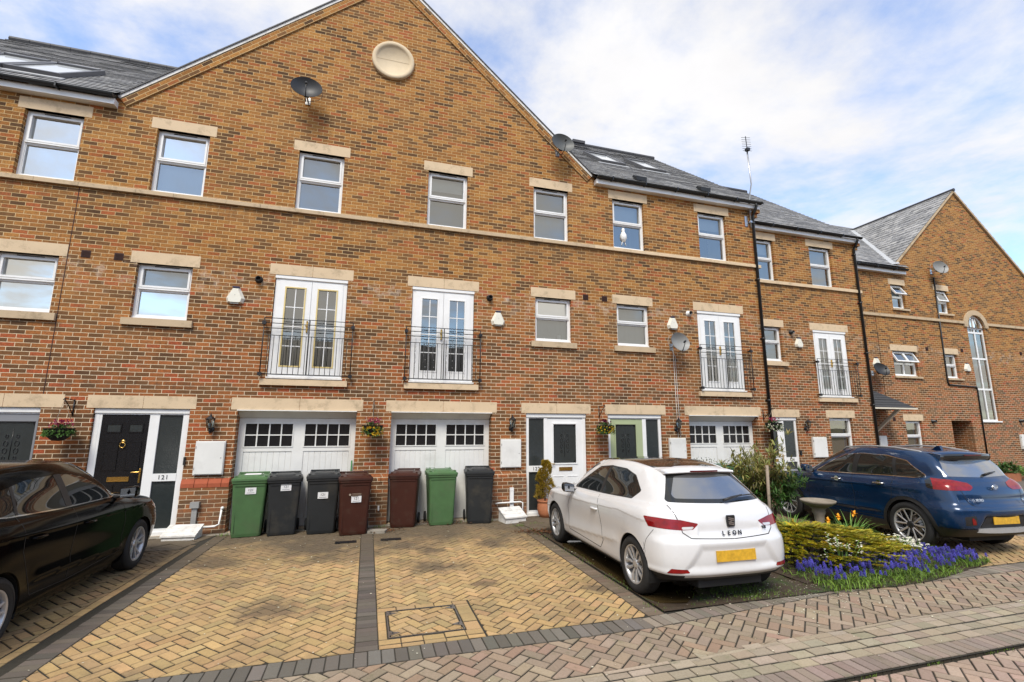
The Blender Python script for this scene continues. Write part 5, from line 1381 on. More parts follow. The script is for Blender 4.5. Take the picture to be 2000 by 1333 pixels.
# ---- white three door hatchback
def sstep(x, w): t = np.clip(x / w * .5 + .5, 0, 1); return t * t * (3 - 2 * t)
def crease_side(X, Z, Y, pts, amp, w, x0, x1, fall=.12):
    zl = np.interp(X, [p[0] for p in pts], [p[1] for p in pts]); d = Z - zl
    m = np.clip((X - x0) / .15, 0, 1) * np.clip((x1 - X) / .15, 0, 1) * (Y > .4)
    return m * amp * (np.where(d > 0, np.exp(-(d / fall) ** 2), 1 - sstep(-d, w)) )
def hatch_disp(A, T, Rr):
    X, Y, Z = A[..., 0], A[..., 1], A[..., 2]; D = np.zeros(X.shape); low = Rr < 4.6
    D += low * crease_side(X, Z, Y, [(-1.9, .855), (-1.0, .90), (0, .84), (1.6, .80)], .009, .06, -1.75, 1.75, .16)
    D += low * crease_side(X, Z, Y, [(-1.0, .50), (0, .42), (.9, .36)],   .012, .085, -.98, .95, .10)
    rear = low & (X < -1.6)
    D += rear * .026 * sstep(.715 - Z, .05) * np.clip((-1.6 - X) / .25, 0, 1) * (Z > .3)
    # plate recess
    rec = sd_poly(Y, Z, [(-1, .40), (.62, .40), (.43, .655), (-1, .655)])
    D -= rear * .026 * sstep(-rec - .015, .045)
    D += rear * .012 * np.exp(-((Z - .385) / .03) ** 2)
    D += low * (X < -1.4) * (-.014) * np.exp(-((Z - .80) / .05) ** 2) * (T > 13.0)
    return D
G = [[tuple(p) for p in zip(*r)] for r in BASE]
def tune(G, zup=1.0, z0=.8, front=0.0, rear=0.0, tail=1.0, low=0.0):
    out = []
    for r, row_ in enumerate(G):
        o = []
        for c, (x, y, z) in enumerate(row_):
            if z > z0: z = z0 + (z - z0) * zup
            if r == 7: x += front * (c < 7) + rear * (c > 10) + front * .5 * (c == 7)
            if r == 6: x += front * .55 * (c < 7) + rear * .55 * (c > 10)
            if r in (8, 9): x += (front * (c < 7) + rear * (c > 9)) * .8
            if x < -1.45: x = -1.45 + (x + 1.45) * tail
            if r == 0: z += low
            if r == 1: z += low * .6 * (c > 10)
            o.append((x, y, z))
        out.append(o)
    return out
G_leon = tune(G, 1.10, .80, .10, .15, .86, .04)
root, sh = car_base('hatchback_car', 'white three-door hatchback parked tail out between the puddle and the flower bed', (4.00, 6.60, 0.0), R(90 - 1.0), .985, G_leon, 2.60, .325, .785, M['car_white'], 'ten', .352, disp=hatch_disp, nt=26, nr=18)
DLO = [(.62, 1.004), (.22, 1.24), (.0, 1.361), (-.40, 1.405), (-.80, 1.394), (-1.06, 1.333), (-1.29, 1.163), (-1.16, 1.058), (-.45, 1.025)]
sh.cut(lambda V: msk(side(V) & (V[:, 7] > 4.6), sd_poly(V[:, 0], V[:, 2], DLO, .02)), name='side_all')
P_ = sh.F; sh.F = sh.parts.pop('side_all')
sh.cut(lambda V: sd_poly(V[:, 0], V[:, 2], [(-.26, .9), (-.33, .9), (-.46, 1.6), (-.38, 1.6)]), name='pillar'); 
ins = sh.F; sh.F = sh.F
sh.cut(lambda V: sd_poly(V[:, 0], V[:, 2], DLO, .02) + .012, name='side_glass'); sh.parts['pillar'] += sh.F; sh.F = P_
sh.cut(lambda V: msk((V[:, 6] < 6.2), sd_poly(V[:, 6], V[:, 7], [(-1, 5.1), (5.45, 5.1), (5.55, 6.93), (-1, 6.93)])), name='windscreen')
RG = [(-.1, 1.069), (.66, 1.091), (.47, 1.377), (-.1, 1.399)]
sh.cut(lambda V: msk((V[:, 0] < -1.2) & (V[:, 6] > 11.2), sd_poly(V[:, 1], V[:, 2], RG, .02)), name='rg')
P_ = sh.F; sh.F = sh.parts.pop('rg'); sh.cut(lambda V: sd_poly(V[:, 1], V[:, 2], [(-.1, 1.113), (.585, 1.13), (.40, 1.35), (-.1, 1.422)], .03), name='rear_glass'); sh.parts['rear_surround'] = sh.F; sh.F = P_
sh.cut(lambda V: msk(V[:, 7] > 7.02, sd_poly(V[:, 0], V[:, 1], [(.24, -.2), (.16, .50), (-.5, .545), (-1.20, .49), (-1.36, -.2)], .03)), name='roof_glass')
TLp = [(.86, .80), (.80, .925), (.60, .945), (.28, .875), (.36, .80), (.50, .795)]
sh.cut(lambda V: msk((V[:, 6] > 10.6) & (V[:, 0] < -1.45), sd_poly(V[:, 1] + np.maximum(0, V[:, 0] + 1.66) * 1.0, V[:, 2], [(.40, .880), (.48, .822), (.60, .815), (.88, .828), (.97, .930), (.80, .932), (.60, .920)], .008)), name='tail')
P_ = sh.F; sh.F = sh.parts.pop('tail'); sh.cut(lambda V: sd_poly(V[:, 1], V[:, 2], [(.46, .850), (.49, .824), (.60, .820), (.60, .848)], .004), name='tail_clear'); sh.parts['tail_red'] = sh.F; sh.F = P_
sh.cut(lambda V: msk((V[:, 0] > 1.35) & (V[:, 7] > 2.2), sd_poly(V[:, 1] - np.maximum(0, 1.95 - V[:, 0]) * .3, V[:, 2], [(.40, .70), (.72, .70), (.84, .80), (.60, .80)], .01)), name='headlight')
sh.cut(lambda V: np.where(V[:, 0] < -1.3, np.where(np.abs(V[:, 1]) < 2, V[:, 2] - (.325 + .03 * (V[:, 1] > .62)), 1), .5), name='lower')
SM = lambda V: (V[:, 1] > .35) & (V[:, 7] < 5.2) & (V[:, 6] > 4.5)
RM = lambda V: (V[:, 0] < -1.5) & (V[:, 6] > 11.0) & (V[:, 7] < 5.2)
sh.ribbon([(.52, .98), (.72, .70), (.70, .34), (-.40, .31), (-.50, .42), (-.45, .72), (-.33, 1.0)], 'side', .009, root, SM)
sh.ribbon([(.66, 1.06), (.615, .87), (.60, .79), (.52, .735), (-.1, .715)], 'rear', .010, root, RM)
sh.ribbon([(-1.58, .55), (-1.63, .68), (-1.72, .80)], 'side', .006, root, lambda V: (V[:, 1] > .5) & (V[:, 6] > 9) & (V[:, 7] < 5))
sh.ribbon([(-1.50, .32), (-1.57, .42), (-1.61, .55), (-1.58, .64)], 'side', .004, root, lambda V: (V[:, 1] > .5) & (V[:, 6] > 9) & (V[:, 7] < 5))
sh.cut(lambda V: msk(V[:, 0] < -1.7, sd_poly(V[:, 1], V[:, 2], [(.57, .385), (.80, .375), (.76, .425), (.60, .42)])), name='reflector')
finish(root, sh, M['car_white'], {'side_glass': ('car_glass', 'side_window', -.002), 'pillar': ('trim', 'window_surround', -.001), 'windscreen': ('car_glass', 'windscreen', -.001), 'rear_glass': ('car_rear', 'rear_window', -.001), 'rear_surround': ('car_glass', 'rear_window_surround', -.001), 'roof_glass': ('car_pano', 'sunroof', .001),
   'tail_red': ('red_lens', 'tail_light', .003), 'tail_clear': ('clear_lens', 'reversing_light', .003), 'headlight': ('clear_lens', 'headlight', .002), 'lower': ('trim', 'lower_bumper', -.004), 'gap': ('gap', 'panel_gap', -.003), 'reflector': ('red_lens', 'bumper_reflector', .003)})
mirror_obj(root, .52, .86, .985, M['car_glass']); handle(root, -.27, .89, .80, M['car_white'])
m = MB()   # roof spoiler with brake lamp
for (ya, yb) in ((-.50, .50),):
    n = 16
    for k in range(n):
        a, b = ya + (yb - ya) * k / n, ya + (yb - ya) * (k + 1) / n
        def pr(y): c = 1 - (y / .52) ** 2; xe = -1.555 + .09 * (1 - c); return [(-1.22, y, 1.452 - .03 * (1 - c)), (xe, y, 1.402 + .022 * c), (xe - .012, y, 1.380 + .02 * c), (-1.40, y, 1.362 + .02 * c)]
        p, q = pr(a), pr(b)
        for i in range(3): m.poly([p[i], p[i + 1], q[i + 1], q[i]], 0, smooth=True)
    m.poly(pr(ya)); m.poly(pr(yb)[::-1])
so = m.build('roof_spoiler', M['car_white'], root, merge=True)
m = MB(); n = 8
for k in range(n):
    a, b = -.20 + .40 * k / n, -.20 + .40 * (k + 1) / n; f = lambda y: -1.571 + .09 * (y / .52) ** 2
    m.poly([(f(b), b, 1.404), (f(a), a, 1.404), (f(a), a, 1.422), (f(b), b, 1.422)])
m.build('brake_light', M['red_dark'], so)
m = MB(); m.tube([(-1.845, -.02, 1.105), (-1.875, -.04, 1.12), (-1.86, -.14, 1.14), (-1.83, -.30, 1.155)], .019, 6, r1=.011); m.tube([(-1.825, -.28, 1.15), (-1.785, -.50, 1.155)], .008, 5); m.build('rear_wiper', M['trim'], root)
m = MB(); m.poly([(-2.0, .26, .47), (-2.0, -.26, .47), (-1.98, -.26, .58), (-1.98, .26, .58)]); 
m = MB(); m.obox((-2.026, 0, .545), (.004, 0, .0), (0, .26, 0), (.004, 0, .057)); m.build('number_plate', M['plate'], root, bevel=.004)
def badge(parent, body, size, x, y, z, mat, sp=1.3, tilt=0, bold=.002, name='badge_letter'):
    if body == 'TSI' or len(body) < 3: return text_mesh(name, body, size, mat, parent, (x, y, z), (R(90 - tilt), 0, R(-90)), .003, sp, 'CENTER', bold)
    for i, ch in enumerate(body):
        text_mesh(name, ch, size, mat, parent, (x, y - (i - (len(body) - 1) / 2) * size * .62 * sp, z), (R(90 - tilt), 0, R(-90)), .003, 1.0, 'CENTER', bold)
badge(root, 'LEON', .062, -2.002, .02, .778, M['black_plastic'], 1.9, 14); badge(root, 'TSI', .038, -1.962, -.46, .81, M['black_plastic'], 1.1, 14)
m = MB()   # emblem: rounded shield with a slanted S
fr_ = [(-.048, .062), (.048, .062), (.055, .05), (.05, -.05), (.04, -.062), (-.04, -.062), (-.05, -.05), (-.055, .05)]
m.prism([(-1.962, p[0], .900 + p[1]) for p in fr_][::-1], (-.018, 0, 0))
for zz, t in ((.03, 1), (.012, 1), (-.016, 1), (-.034, 1)): m.obox((-1.983, 0, .900 + zz), (.002, 0, 0), (0, .038, .008), (0, .0, .006), 1)
m.obox((-1.983, .0, .900), (.002, 0, 0), (0, .03, -.012), (0, 0, .005), 1)
m.build('emblem', [M['black_plastic'], M['chrome']], root, bevel=.003)

# ---- blue suv
def reshape(G, fx=1, fz=1, edits={}):
    out = [[list(p) for p in r] for r in G]
    for r in out:
        for p in r: p[0] *= fx; p[2] *= fz
    for (r, c), v in edits.items():
        for k in range(3):
            if v[k] is not None: out[r][c][k] = v[k]
    return out
ed = {}
S_ = reshape(G, 1.025, 1.078)
rear = {0: (-2.02, None, .34), 1: (-2.13, None, .50), 2: (-2.15, None, .72), 3: (-2.06, None, .98), 4: (-2.0, None, 1.08), 5: (-1.93, None, 1.15), 6: (-1.80, None, 1.33), 7: (-1.66, None, 1.475), 8: (-1.45, None, 1.525)}
for r, v in rear.items():
    dx = v[0] - S_[r][14][0]; dz = v[2] - S_[r][14][2]
    for c, f in ((14, 1), (13, 1), (12, 1), (11, .8), (10, .25)): S_[r][c][0] += dx * f; S_[r][c][2] += dz * f
for r in (6, 7, 8):
    for c in range(7, 14): S_[r][c][1] *= 1.06
for c in range(7, 13): S_[7][c][2] += .02
def suv_disp(A, T, Rr):
    X, Y, Z = A[..., 0], A[..., 1], A[..., 2]; D = np.zeros(X.shape); low = Rr < 4.6
    D += low * crease_side(X, Z, Y, [(-1.9, .95), (0, .93), (1.7, .90)], .012, .04, -1.7, 1.8)
    D += low * crease_side(X, Z, Y, [(-1.0, .52), (.9, .46)], .022, .05, -.95, .95, .07)
    rear = low & (X < -1.6); D += rear * .05 * sstep(.76 - Z, .05) * np.clip((-1.6 - X) / .3, 0, 1) * (Z > .3)
    D -= rear * .02 * np.exp(-((Z - .86) / .05) ** 2) * (T > 12.3)
    D -= rear * .035 * sstep(-sd_poly(Y, Z, [(-1, .43), (.52, .43), (.40, .64), (-1, .64)]) - .01, .03)
    for wx in (1.38, -1.38): D += (Rr < 4) * (Y > .5) * .012 * sstep(.43 - np.hypot(X - wx, Z - .342), .02)
    return D
S_ = [[list(p) for p in r] for r in tune(S_, 1.09, .75)]
for r in range(1, 7):
    S_[r][12][0] = S_[r][12][0] * .55 + (S_[r][13][0] + .03) * .45; S_[r][12][1] += .035; S_[r][13][1] += .06; S_[r][11][1] += .012
for r in (6, 7, 8):
    for c in range(9, 13): S_[r][c][1] *= 1.03
root, sh = car_base('suv_car', 'dark blue estate-style SUV with silver roof rails parked behind the flower bed', (9.60, 7.20, 0.0), R(90 - 5.0), .965, S_, 2.70, .368, .80, M['car_blue'], 'suv', .405, rimr=.262, wid=.235, disp=suv_disp)
DLO = [(.60, 1.082), (.20, 1.35), (-.05, 1.458), (-.45, 1.508), (-.95, 1.497), (-1.30, 1.426), (-1.60, 1.208), (-1.63, 1.148), (-.9, 1.132), (-.4, 1.11)]
sh.cut(lambda V: msk(side(V) & (V[:, 7] > 4.6), sd_poly(V[:, 0], V[:, 2], DLO, .02)), name='a')
P_ = sh.F; sh.F = sh.parts.pop('a'); sh.cut(lambda V: -(sd_poly(V[:, 0], V[:, 2], DLO, .02) + .012) , name='chrome')
sh.cut(lambda V: sd_poly(V[:, 0], V[:, 2], [(-.24, 1.0), (-.34, 1.0), (-.44, 1.6), (-.32, 1.6)]), name='pillar'); sh.cut(lambda V: sd_poly(V[:, 0], V[:, 2], [(-1.10, 1.0), (-1.16, 1.0), (-1.10, 1.6), (-1.04, 1.6)]), name='pillar')
sh.parts['side_glass'] = sh.F; sh.F = P_
sh.cut(lambda V: msk((V[:, 6] < 6.2), sd_poly(V[:, 6], V[:, 7], [(-1, 5.1), (5.45, 5.1), (5.55, 6.93), (-1, 6.93)])), name='windscreen')
sh.cut(lambda V: msk((V[:, 0] < -1.3) & (V[:, 6] > 11.5), sd_poly(V[:, 1], V[:, 2], [(-.1, 1.186), (.67, 1.208), (.50, 1.518), (-.1, 1.546)], .02)), name='rear_glass')
sh.cut(lambda V: msk((V[:, 6] > 10.6) & (V[:, 0] < -1.5), sd_poly(V[:, 1] + np.maximum(0, V[:, 0] + 1.80) * 1.0, V[:, 2], [(.36, 1.05), (.44, 1.0), (.86, 1.0), (.98, 1.02), (.98, 1.13), (.86, 1.17), (.62, 1.155), (.40, 1.11)], .02)), name='tail')
P_ = sh.F; sh.F = sh.parts.pop('tail'); sh.cut(lambda V: .87 - (V[:, 1] + np.maximum(0, V[:, 0] + 1.80)), name='tail_smoke'); sh.parts['tail_red'] = sh.F; sh.F = P_
for wx in (1.35, -1.35):
    sh.cut(lambda V: msk((V[:, 7] < 4.0) & (V[:, 2] < 1.0), np.hypot(V[:, 0] - wx, V[:, 2] - .365) - .465), name='cladding')
sh.cut(lambda V: np.where(V[:, 0] > -1.75, V[:, 2] - .37, np.minimum(V[:, 2] - .43, sd_poly(V[:, 1], V[:, 2], [(-.3, .3), (.52, .3), (.40, .62), (-.3, .62)]))), name='cladding')
sh.cut(lambda V: msk((V[:, 0] < -1.7), sd_poly(V[:, 1], V[:, 2], [(.56, .49), (.74, .48), (.76, .62), (.58, .64)], .01)), name='fog')
P_ = sh.F; sh.F = sh.parts.pop('fog'); sh.cut(lambda V: sd_poly(V[:, 1], V[:, 2], [(.575, .50), (.64, .50), (.66, .58), (.64, .615), (.59, .56)]), name='fog_red'); sh.parts['pillar'] += sh.F; sh.F = P_
sh.ribbon([(.62, 1.05), (.76, .76), (.74, .42), (-.32, .40), (-.34, .80), (-.28, 1.11)], 'side', .009, root, SM); sh.ribbon([(-.32, .40), (-.90, .42), (-1.02, .62), (-1.10, .82), (-1.12, 1.13)], 'side', .009, root, SM)
sh.ribbon([(.68, 1.19), (.60, .97), (.55, .80), (.50, .765), (-.1, .75)], 'rear', .010, root, RM)
finish(root, sh, M['car_blue'], {'side_glass': ('car_glass', 'side_window', -.002), 'chrome': ('chrome', 'window_trim', .002), 'pillar': ('trim', 'window_pillar', .000), 'windscreen': ('car_glass', 'windscreen', -.001), 'rear_glass': ('car_rear', 'rear_window', -.001),
   'tail_red': ('red_lens', 'tail_light', .004), 'tail_smoke': ('car_glass', 'tail_light_end', .004), 'cladding': ('trim', 'wheel_arch_cladding', .006), 'fog_red': ('red_lens', 'fog_light', .004), 'gap': ('gap', 'panel_gap', -.003)})
mirror_obj(root, .66, (.87), 1.13, M['car_blue'], 1.05); handle(root, .02, .90, .985, M['chrome'], .11); handle(root, -.88, .91, 1.0, M['chrome'], .11)
for sd in (1, -1):
    m = MB(); m.tube([(.10, sd * .565, 1.535), (.0, sd * .57, 1.60), (-.5, sd * .575, 1.645), (-1.0, sd * .56, 1.63), (-1.40, sd * .535, 1.58), (-1.47, sd * .53, 1.54)], .018, 6); m.build('roof_rail', M['silver'], root)
m = MB(); n = 16
for k in range(n):
    a, b = -.54 + 1.08 * k / n, -.54 + 1.08 * (k + 1) / n
    def pr(y): c = 1 - (y / .56) ** 2; xe = -1.88 + .12 * (1 - c); return [(-1.42, y, 1.600 - .03 * (1 - c)), (xe + .04, y, 1.545 + .02 * c), (xe + .035, y, 1.490 + .01 * c), (-1.70, y, 1.43)]
    p, q = pr(a), pr(b)
    for i in range(3): m.poly([p[i], p[i + 1], q[i + 1], q[i]], 0 if i == 0 else 1, smooth=True)
m.poly(pr(-.54)); m.poly(pr(.54)[::-1]); so = m.build('roof_spoiler', [M['car_blue'], M['car_glass']], root, merge=True)
m = MB(); m.box(-1.846, -1.836, -.18, .18, 1.530, 1.548); m.build('brake_light', M['red_dark'], so)
m = MB(); m.prism([(-1.20, -.03, 1.595), (-1.38, -.03, 1.585), (-1.36, -.012, 1.675), (-1.32, -.010, 1.675)], (0, .05, 0)); m.build('shark_fin_antenna', M['car_blue'], root, bevel=.008)
m = MB(); m.tube([(-1.90, -.05, 1.22), (-1.95, -.06, 1.245), (-1.93, -.18, 1.26), (-1.88, -.36, 1.27)], .017, 6, r1=.009); m.build('rear_wiper', M['trim'], root)
m = MB(); m.box(-2.175, -2.165, -.26, .26, .50, .615); m.build('number_plate', M['plate'], root, bevel=.004)
m = MB(); n = 12
for k in range(n):
    a, b = -.56 + 1.12 * k / n, -.56 + 1.12 * (k + 1) / n; f = lambda y: -2.20 + .16 * (abs(y) / .6) ** 3
    m.poly([(f(a), a, .375), (f(b), b, .375), (f(b), b, .435), (f(a), a, .435)][::-1]); m.poly([(f(a), a, .435), (f(b), b, .435), (f(b) + .08, b, .445), (f(a) + .08, a, .445)][::-1])
m.build('skid_plate', M['silver'], root)
m = MB(); m.lathe([(.062, 0), (.058, -.01), (.046, -.012), (.045, 0)], (0, 0, 0), 28, 0, 'y'); m.xf(Matrix.Translation((-2.083, 0, 1.05)) @ Matrix.Rotation(R(-90), 4, 'Z') @ Matrix.Diagonal((1, 1, .62, 1))); m.build('emblem', M['chrome'], root)
badge(root, 'KIA', .042, -2.097, 0, 1.05, M['chrome'], 1.0, 12); badge(root, 'NIRO', .055, -2.118, .40, .86, M['chrome'], 1.1, 14); badge(root, 'EV', .035, -2.10, -.52, .85, M['chrome'], 1.0, 14)

# ---- black hatchback, nose to the houses
K_ = reshape(G, 1.035, 1.005)
for r in range(5): 
    for c in range(0, 4): K_[r][c][0] += .07
K_ = [[(x, y, z if z < 1.07 else 1.07 + (z - 1.07) * .88) for x, y, z in r] for r in tune(K_, 1.26, .72, .16, 0)]
root, sh = car_base('saloon_car', 'glossy black car at left edge of the photo, parked before the black front door', (-3.80, 6.72, 0.0), R(90 - 0.5), .985, K_, 2.70, .325, .785, M['car_black'], 'five', .355, disp=lambda A, T, Rr: (Rr < 4.6) * crease_side(A[..., 0], A[..., 2], A[..., 1], [(-1.9, .96), (0, .88), (1.8, .82)], .014, .04, -1.75, 1.8) + (Rr < 4.6) * crease_side(A[..., 0], A[..., 2], A[..., 1], [(-1.0, .50), (.9, .38)], .02, .05, -.95, .95, .08))
DLO = [(.74, 1.054), (.40, 1.244), (.12, 1.375), (-.30, 1.42), (-.80, 1.41), (-1.15, 1.344), (-1.52, 1.193), (-1.50, 1.153), (-1.2, 1.112), (-.45, 1.072)]
sh.cut(lambda V: msk(side(V) & (V[:, 7] > 4.6), sd_poly(V[:, 0], V[:, 2], DLO, .02)), name='a')
P_ = sh.F; sh.F = sh.parts.pop('a'); sh.cut(lambda V: np.where(V[:, 2] < 1.15, -(sd_poly(V[:, 0], V[:, 2], DLO, .02) + .010), .3), name='chrome')
sh.cut(lambda V: sd_poly(V[:, 0], V[:, 2], [(-.20, .9), (-.30, .9), (-.42, 1.6), (-.28, 1.6)]), name='pillar'); sh.cut(lambda V: sd_poly(V[:, 0], V[:, 2], [(-1.10, .9), (-1.13, .9), (-.98, 1.6), (-.94, 1.6)]), name='pillar')
sh.parts['side_glass'] = sh.F; sh.F = P_
sh.cut(lambda V: msk((V[:, 6] < 6.2), sd_poly(V[:, 6], V[:, 7], [(-1, 5.1), (5.45, 5.1), (5.55, 6.93), (-1, 6.93)])), name='windscreen')
sh.cut(lambda V: msk((V[:, 0] < -1.3) & (V[:, 6] > 11.2), sd_poly(V[:, 1], V[:, 2], [(-.1, 1.13), (.66, 1.16), (.47, 1.37), (-.1, 1.395)], .02)), name='rear_glass')
sh.cut(lambda V: msk((V[:, 6] > 10.6) & (V[:, 0] < -1.45), sd_poly(V[:, 1] + np.maximum(0, V[:, 0] + 1.80) * 1.0, V[:, 2], [(.40, .80), (.86, .80), (1.0, .95), (.60, .925)], .012)), name='tail')
sh.cut(lambda V: msk((V[:, 0] > 1.45) & (V[:, 7] > 2.2), sd_poly(V[:, 1] + np.maximum(0, 1.9 - V[:, 0]) * .6, V[:, 2], [(.52, .66), (.86, .70), (1.02, .80), (.66, .77)], .01)), name='headlight')
sh.ribbon([(.74, 1.03), (.86, .72), (.84, .36), (-.26, .33), (-.28, .72), (-.24, 1.06)], 'side', .009, root, SM); sh.ribbon([(-.26, .33), (-.86, .36), (-.98, .60), (-1.10, .80), (-1.10, 1.10)], 'side', .009, root, SM)
finish(root, sh, M['car_black'], {'side_glass': ('car_glass', 'side_window', -.002), 'chrome': ('chrome', 'window_trim', .002), 'pillar': ('trim', 'window_pillar', 0), 'windscreen': ('car_glass', 'windscreen', -.001), 'rear_glass': ('car_rear', 'rear_window', -.001), 'tail': ('red_lens', 'tail_light', .003), 'headlight': ('clear_lens', 'headlight', .002), 'gap': ('gap', 'panel_gap', -.003)})
mirror_obj(root, .70, .86, 1.08, M['car_black']); handle(root, .0, .888, .86, M['car_black']); handle(root, -.90, .898, .885, M['car_black'])

# ------------------------------------------------------------------ wheeled bins
def bin_mat(name, c): return simple(name, c, .50, .30, 5, .2, 120, dirt=.35, Specular_IOR_Level=.35)
M['bin_green'] = bin_mat('green_bin_plastic', (.072, .150, .058)); M['bin_grey'] = bin_mat('grey_bin_plastic', (.022, .024, .025)); M['bin_brown'] = bin_mat('brown_bin_plastic', (.048, .013, .007)); M['bin_darkgreen'] = bin_mat('dark_green_bin', (.035, .13, .06))
M['label'] = simple('paper_label', (.75, .75, .74), .6, .05)
def wheelie(x, y, rz, mat, label, sticker=None, logo=False, pale=False, sc=1.0, flip=False):
    b = empty('wheelie_bin', (x, y, 0), R(rz), label, 'bin', 'wheeled bins standing by the garages'); b.scale = (sc, sc, sc)
    # body: front at y=0, back at y=.6 ; tapered
    m = MB(); W0, W1, D0, D1, H = .235, .275, .50, .62, .96
    def rect(hw, y0, y1, z, r=.045, n=4):
        pts = []
        for cx, cy, a0 in ((hw - r, y1 - r, 0), (-hw + r, y1 - r, 90), (-hw + r, y0 + r, 180), (hw - r, y0 + r, 270)):
            for k in range(n + 1): a = R(a0 + 90 * k / n); pts.append((cx + r * math.cos(a), cy + r * math.sin(a), z))
        return pts
    lv = [rect(W0 - .01, .03, .44, .01), rect(W0, .02, .46, .06), rect(W0 + .012, .005, .52, .45), rect(W1 - .004, -.02, .60, .90), rect(W1 + .012, -.035, .615, .91), rect(W1 + .014, -.037, .617, .95)]
    for a, c in zip(lv[:-1], lv[1:]):
        n = len(a)
        for k in range(n): q = (k + 1) % n; m.poly([a[k], a[q], c[q], c[k]], smooth=False)
    m.poly(lv[0][::-1]); m.poly(lv[-1])
    m.box(-W1 + .04, W1 - .04, -.030, .02, .862, .872);
    for q in (-1, 1): m.box(q * (W0 - .035) - .006, q * (W0 - .035) + .006, .0, .03, .10, .40)
    m.build('bin_body', mat, b, bevel=.004)
    l = MB(); r0 = rect(W1 + .02, -.05, .60, .952, .05); r1 = rect(W1 + .018, -.048, .60, .985, .05); r2 = rect(W1 - .03, .0, .57, 1.01, .06); r3 = rect(W1 - .10, .06, .50, 1.015, .06); r4 = rect(W1 - .12, .08, .47, 1.035, .06); r5 = rect(W1 - .16, .12, .42, 1.038, .05)
    for a, c in zip((r0, r1, r2, r3, r4), (r1, r2, r3, r4, r5)):
        n = len(a)
        for k in range(n): q = (k + 1) % n; l.poly([a[k], a[q], c[q], c[k]])
    l.poly(r5); l.poly(r0[::-1])
    l.box(-W1 + .02, -W1 + .055, .0, .10, .985, 1.03); l.box(W1 - .055, W1 - .02, .0, .10, .985, 1.03)
    l.build('lid', mat, b, bevel=.006)
    h = MB(); h.tube([(-W1 + .02, .62, .98), (-W1 + .02, .68, 1.03), (W1 - .02, .68, 1.03), (W1 - .02, .62, .98)], .016, 8); h.box(-.24, -.16, .55, .67, .95, 1.02); h.box(.16, .24, .55, .67, .95, 1.02); h.build('handle', mat, b)
    for s in (-1, 1):
        w = MB(); w.lathe([(.0, -.022), (.075, -.022), (.098, -.018), (.10, 0), (.098, .018), (.075, .022), (0, .022)], (0, 0, 0), 22, 0, 'x'); w.xf(Matrix.Translation((s * (W0 + .035), .50, .10))); w.build('wheel', M['rubber'], b)
    if sticker is not None:
        s = MB(); tilt = R(-2.6); zc, xc = sticker; yy = -.014 - .03 * (zc - .5)
        p = [(xc - .085, -.055), (xc + .085, -.055), (xc + .085, .055), (xc - .085, .055)]
        st = MB(); st.poly([(u, yy - .002 - .052 * v, zc + v) for u, v in p]); so = st.build('sticker', M['label'], b)
        text_mesh('sticker_number', '121', .06, M['black_plastic'], b, (xc, yy - .0045, zc + .012), (R(90 + 3), 0, 0), .0005, 1.0)
        q = MB(); q.poly([(xc - .06, yy - .0035 - .052 * v, zc + v) if 0 else (u, yy - .0035 - .052 * v, zc + v) for u, v in ((xc - .06, -.036), (xc + .06, -.036), (xc + .06, -.031), (xc - .06, -.031))]); q.build('sticker_line', M['black_plastic'], b)
    if logo:
        q = MB(); q.lathe([(0, -.003), (.02, -.002)], (-.09, -.028, .70), 12, 0, 'y')
        for k in range(3): q.box(-.055, .10 - .05 * (k > 1), -.031, -.026, .712 - .02 * k, .718 - .02 * k)
        q.build('moulded_mark', M['wood'], b)
    if pale:
        q = MB(); q.poly([(-.12, .13, 1.040), (.14, .13, 1.040), (.14, .40, 1.040), (-.12, .40, 1.040)]); q.build('lid_label', M['label'], b)
    return b
wheelie(-1.915, 9.60, 6, M['bin_green'], 'green wheeled bin with a 121 label and pale patch on lid, beside orange-red brick ledge', (.78, .02), pale=True)
wheelie(-1.35, 9.58, 8, M['bin_grey'], 'dark grey wheeled bin next to the green one, its 121 label high on the front', (.82, .02))
wheelie(-.70, 9.52, 3, M['bin_grey'], 'dark grey wheeled bin beside a brown one, its 121 label at mid height', (.66, .0), sc=1.02)
wheelie(-.14, 9.27, 5, M['bin_brown'], 'brown wheeled bin with a white 121 label, in front of the brick pier', (.62, .02), logo=True)
wheelie(.73, 9.68, -10, M['bin_brown'], 'brown wheeled bin without a number label, at left of the second garage door', None)
wheelie(1.49, 9.70, 0, M['bin_green'], 'light green wheeled bin standing between a brown and a grey bin', None, sc=1.01)
wheelie(2.23, 9.66, -8, M['bin_grey'], 'dark grey wheeled bin without a label beside the white slab and pipe', None, sc=1.02)
wheelie(8.35, 9.20, 12, M['bin_darkgreen'], 'green wheeled bin half hidden behind the white car', None)
m = MB(); m.tube([(8.15, 9.35, 1.06), (8.65, 9.45, 1.07)], .012, 6); m.box(8.1, 8.7, 9.28, 9.62, 1.042, 1.052, 1)
tag(m.build('lid_board', [M['black_plastic'], M['white_old']]), 'white board lying on the lid of the half hidden green bin', 'board')

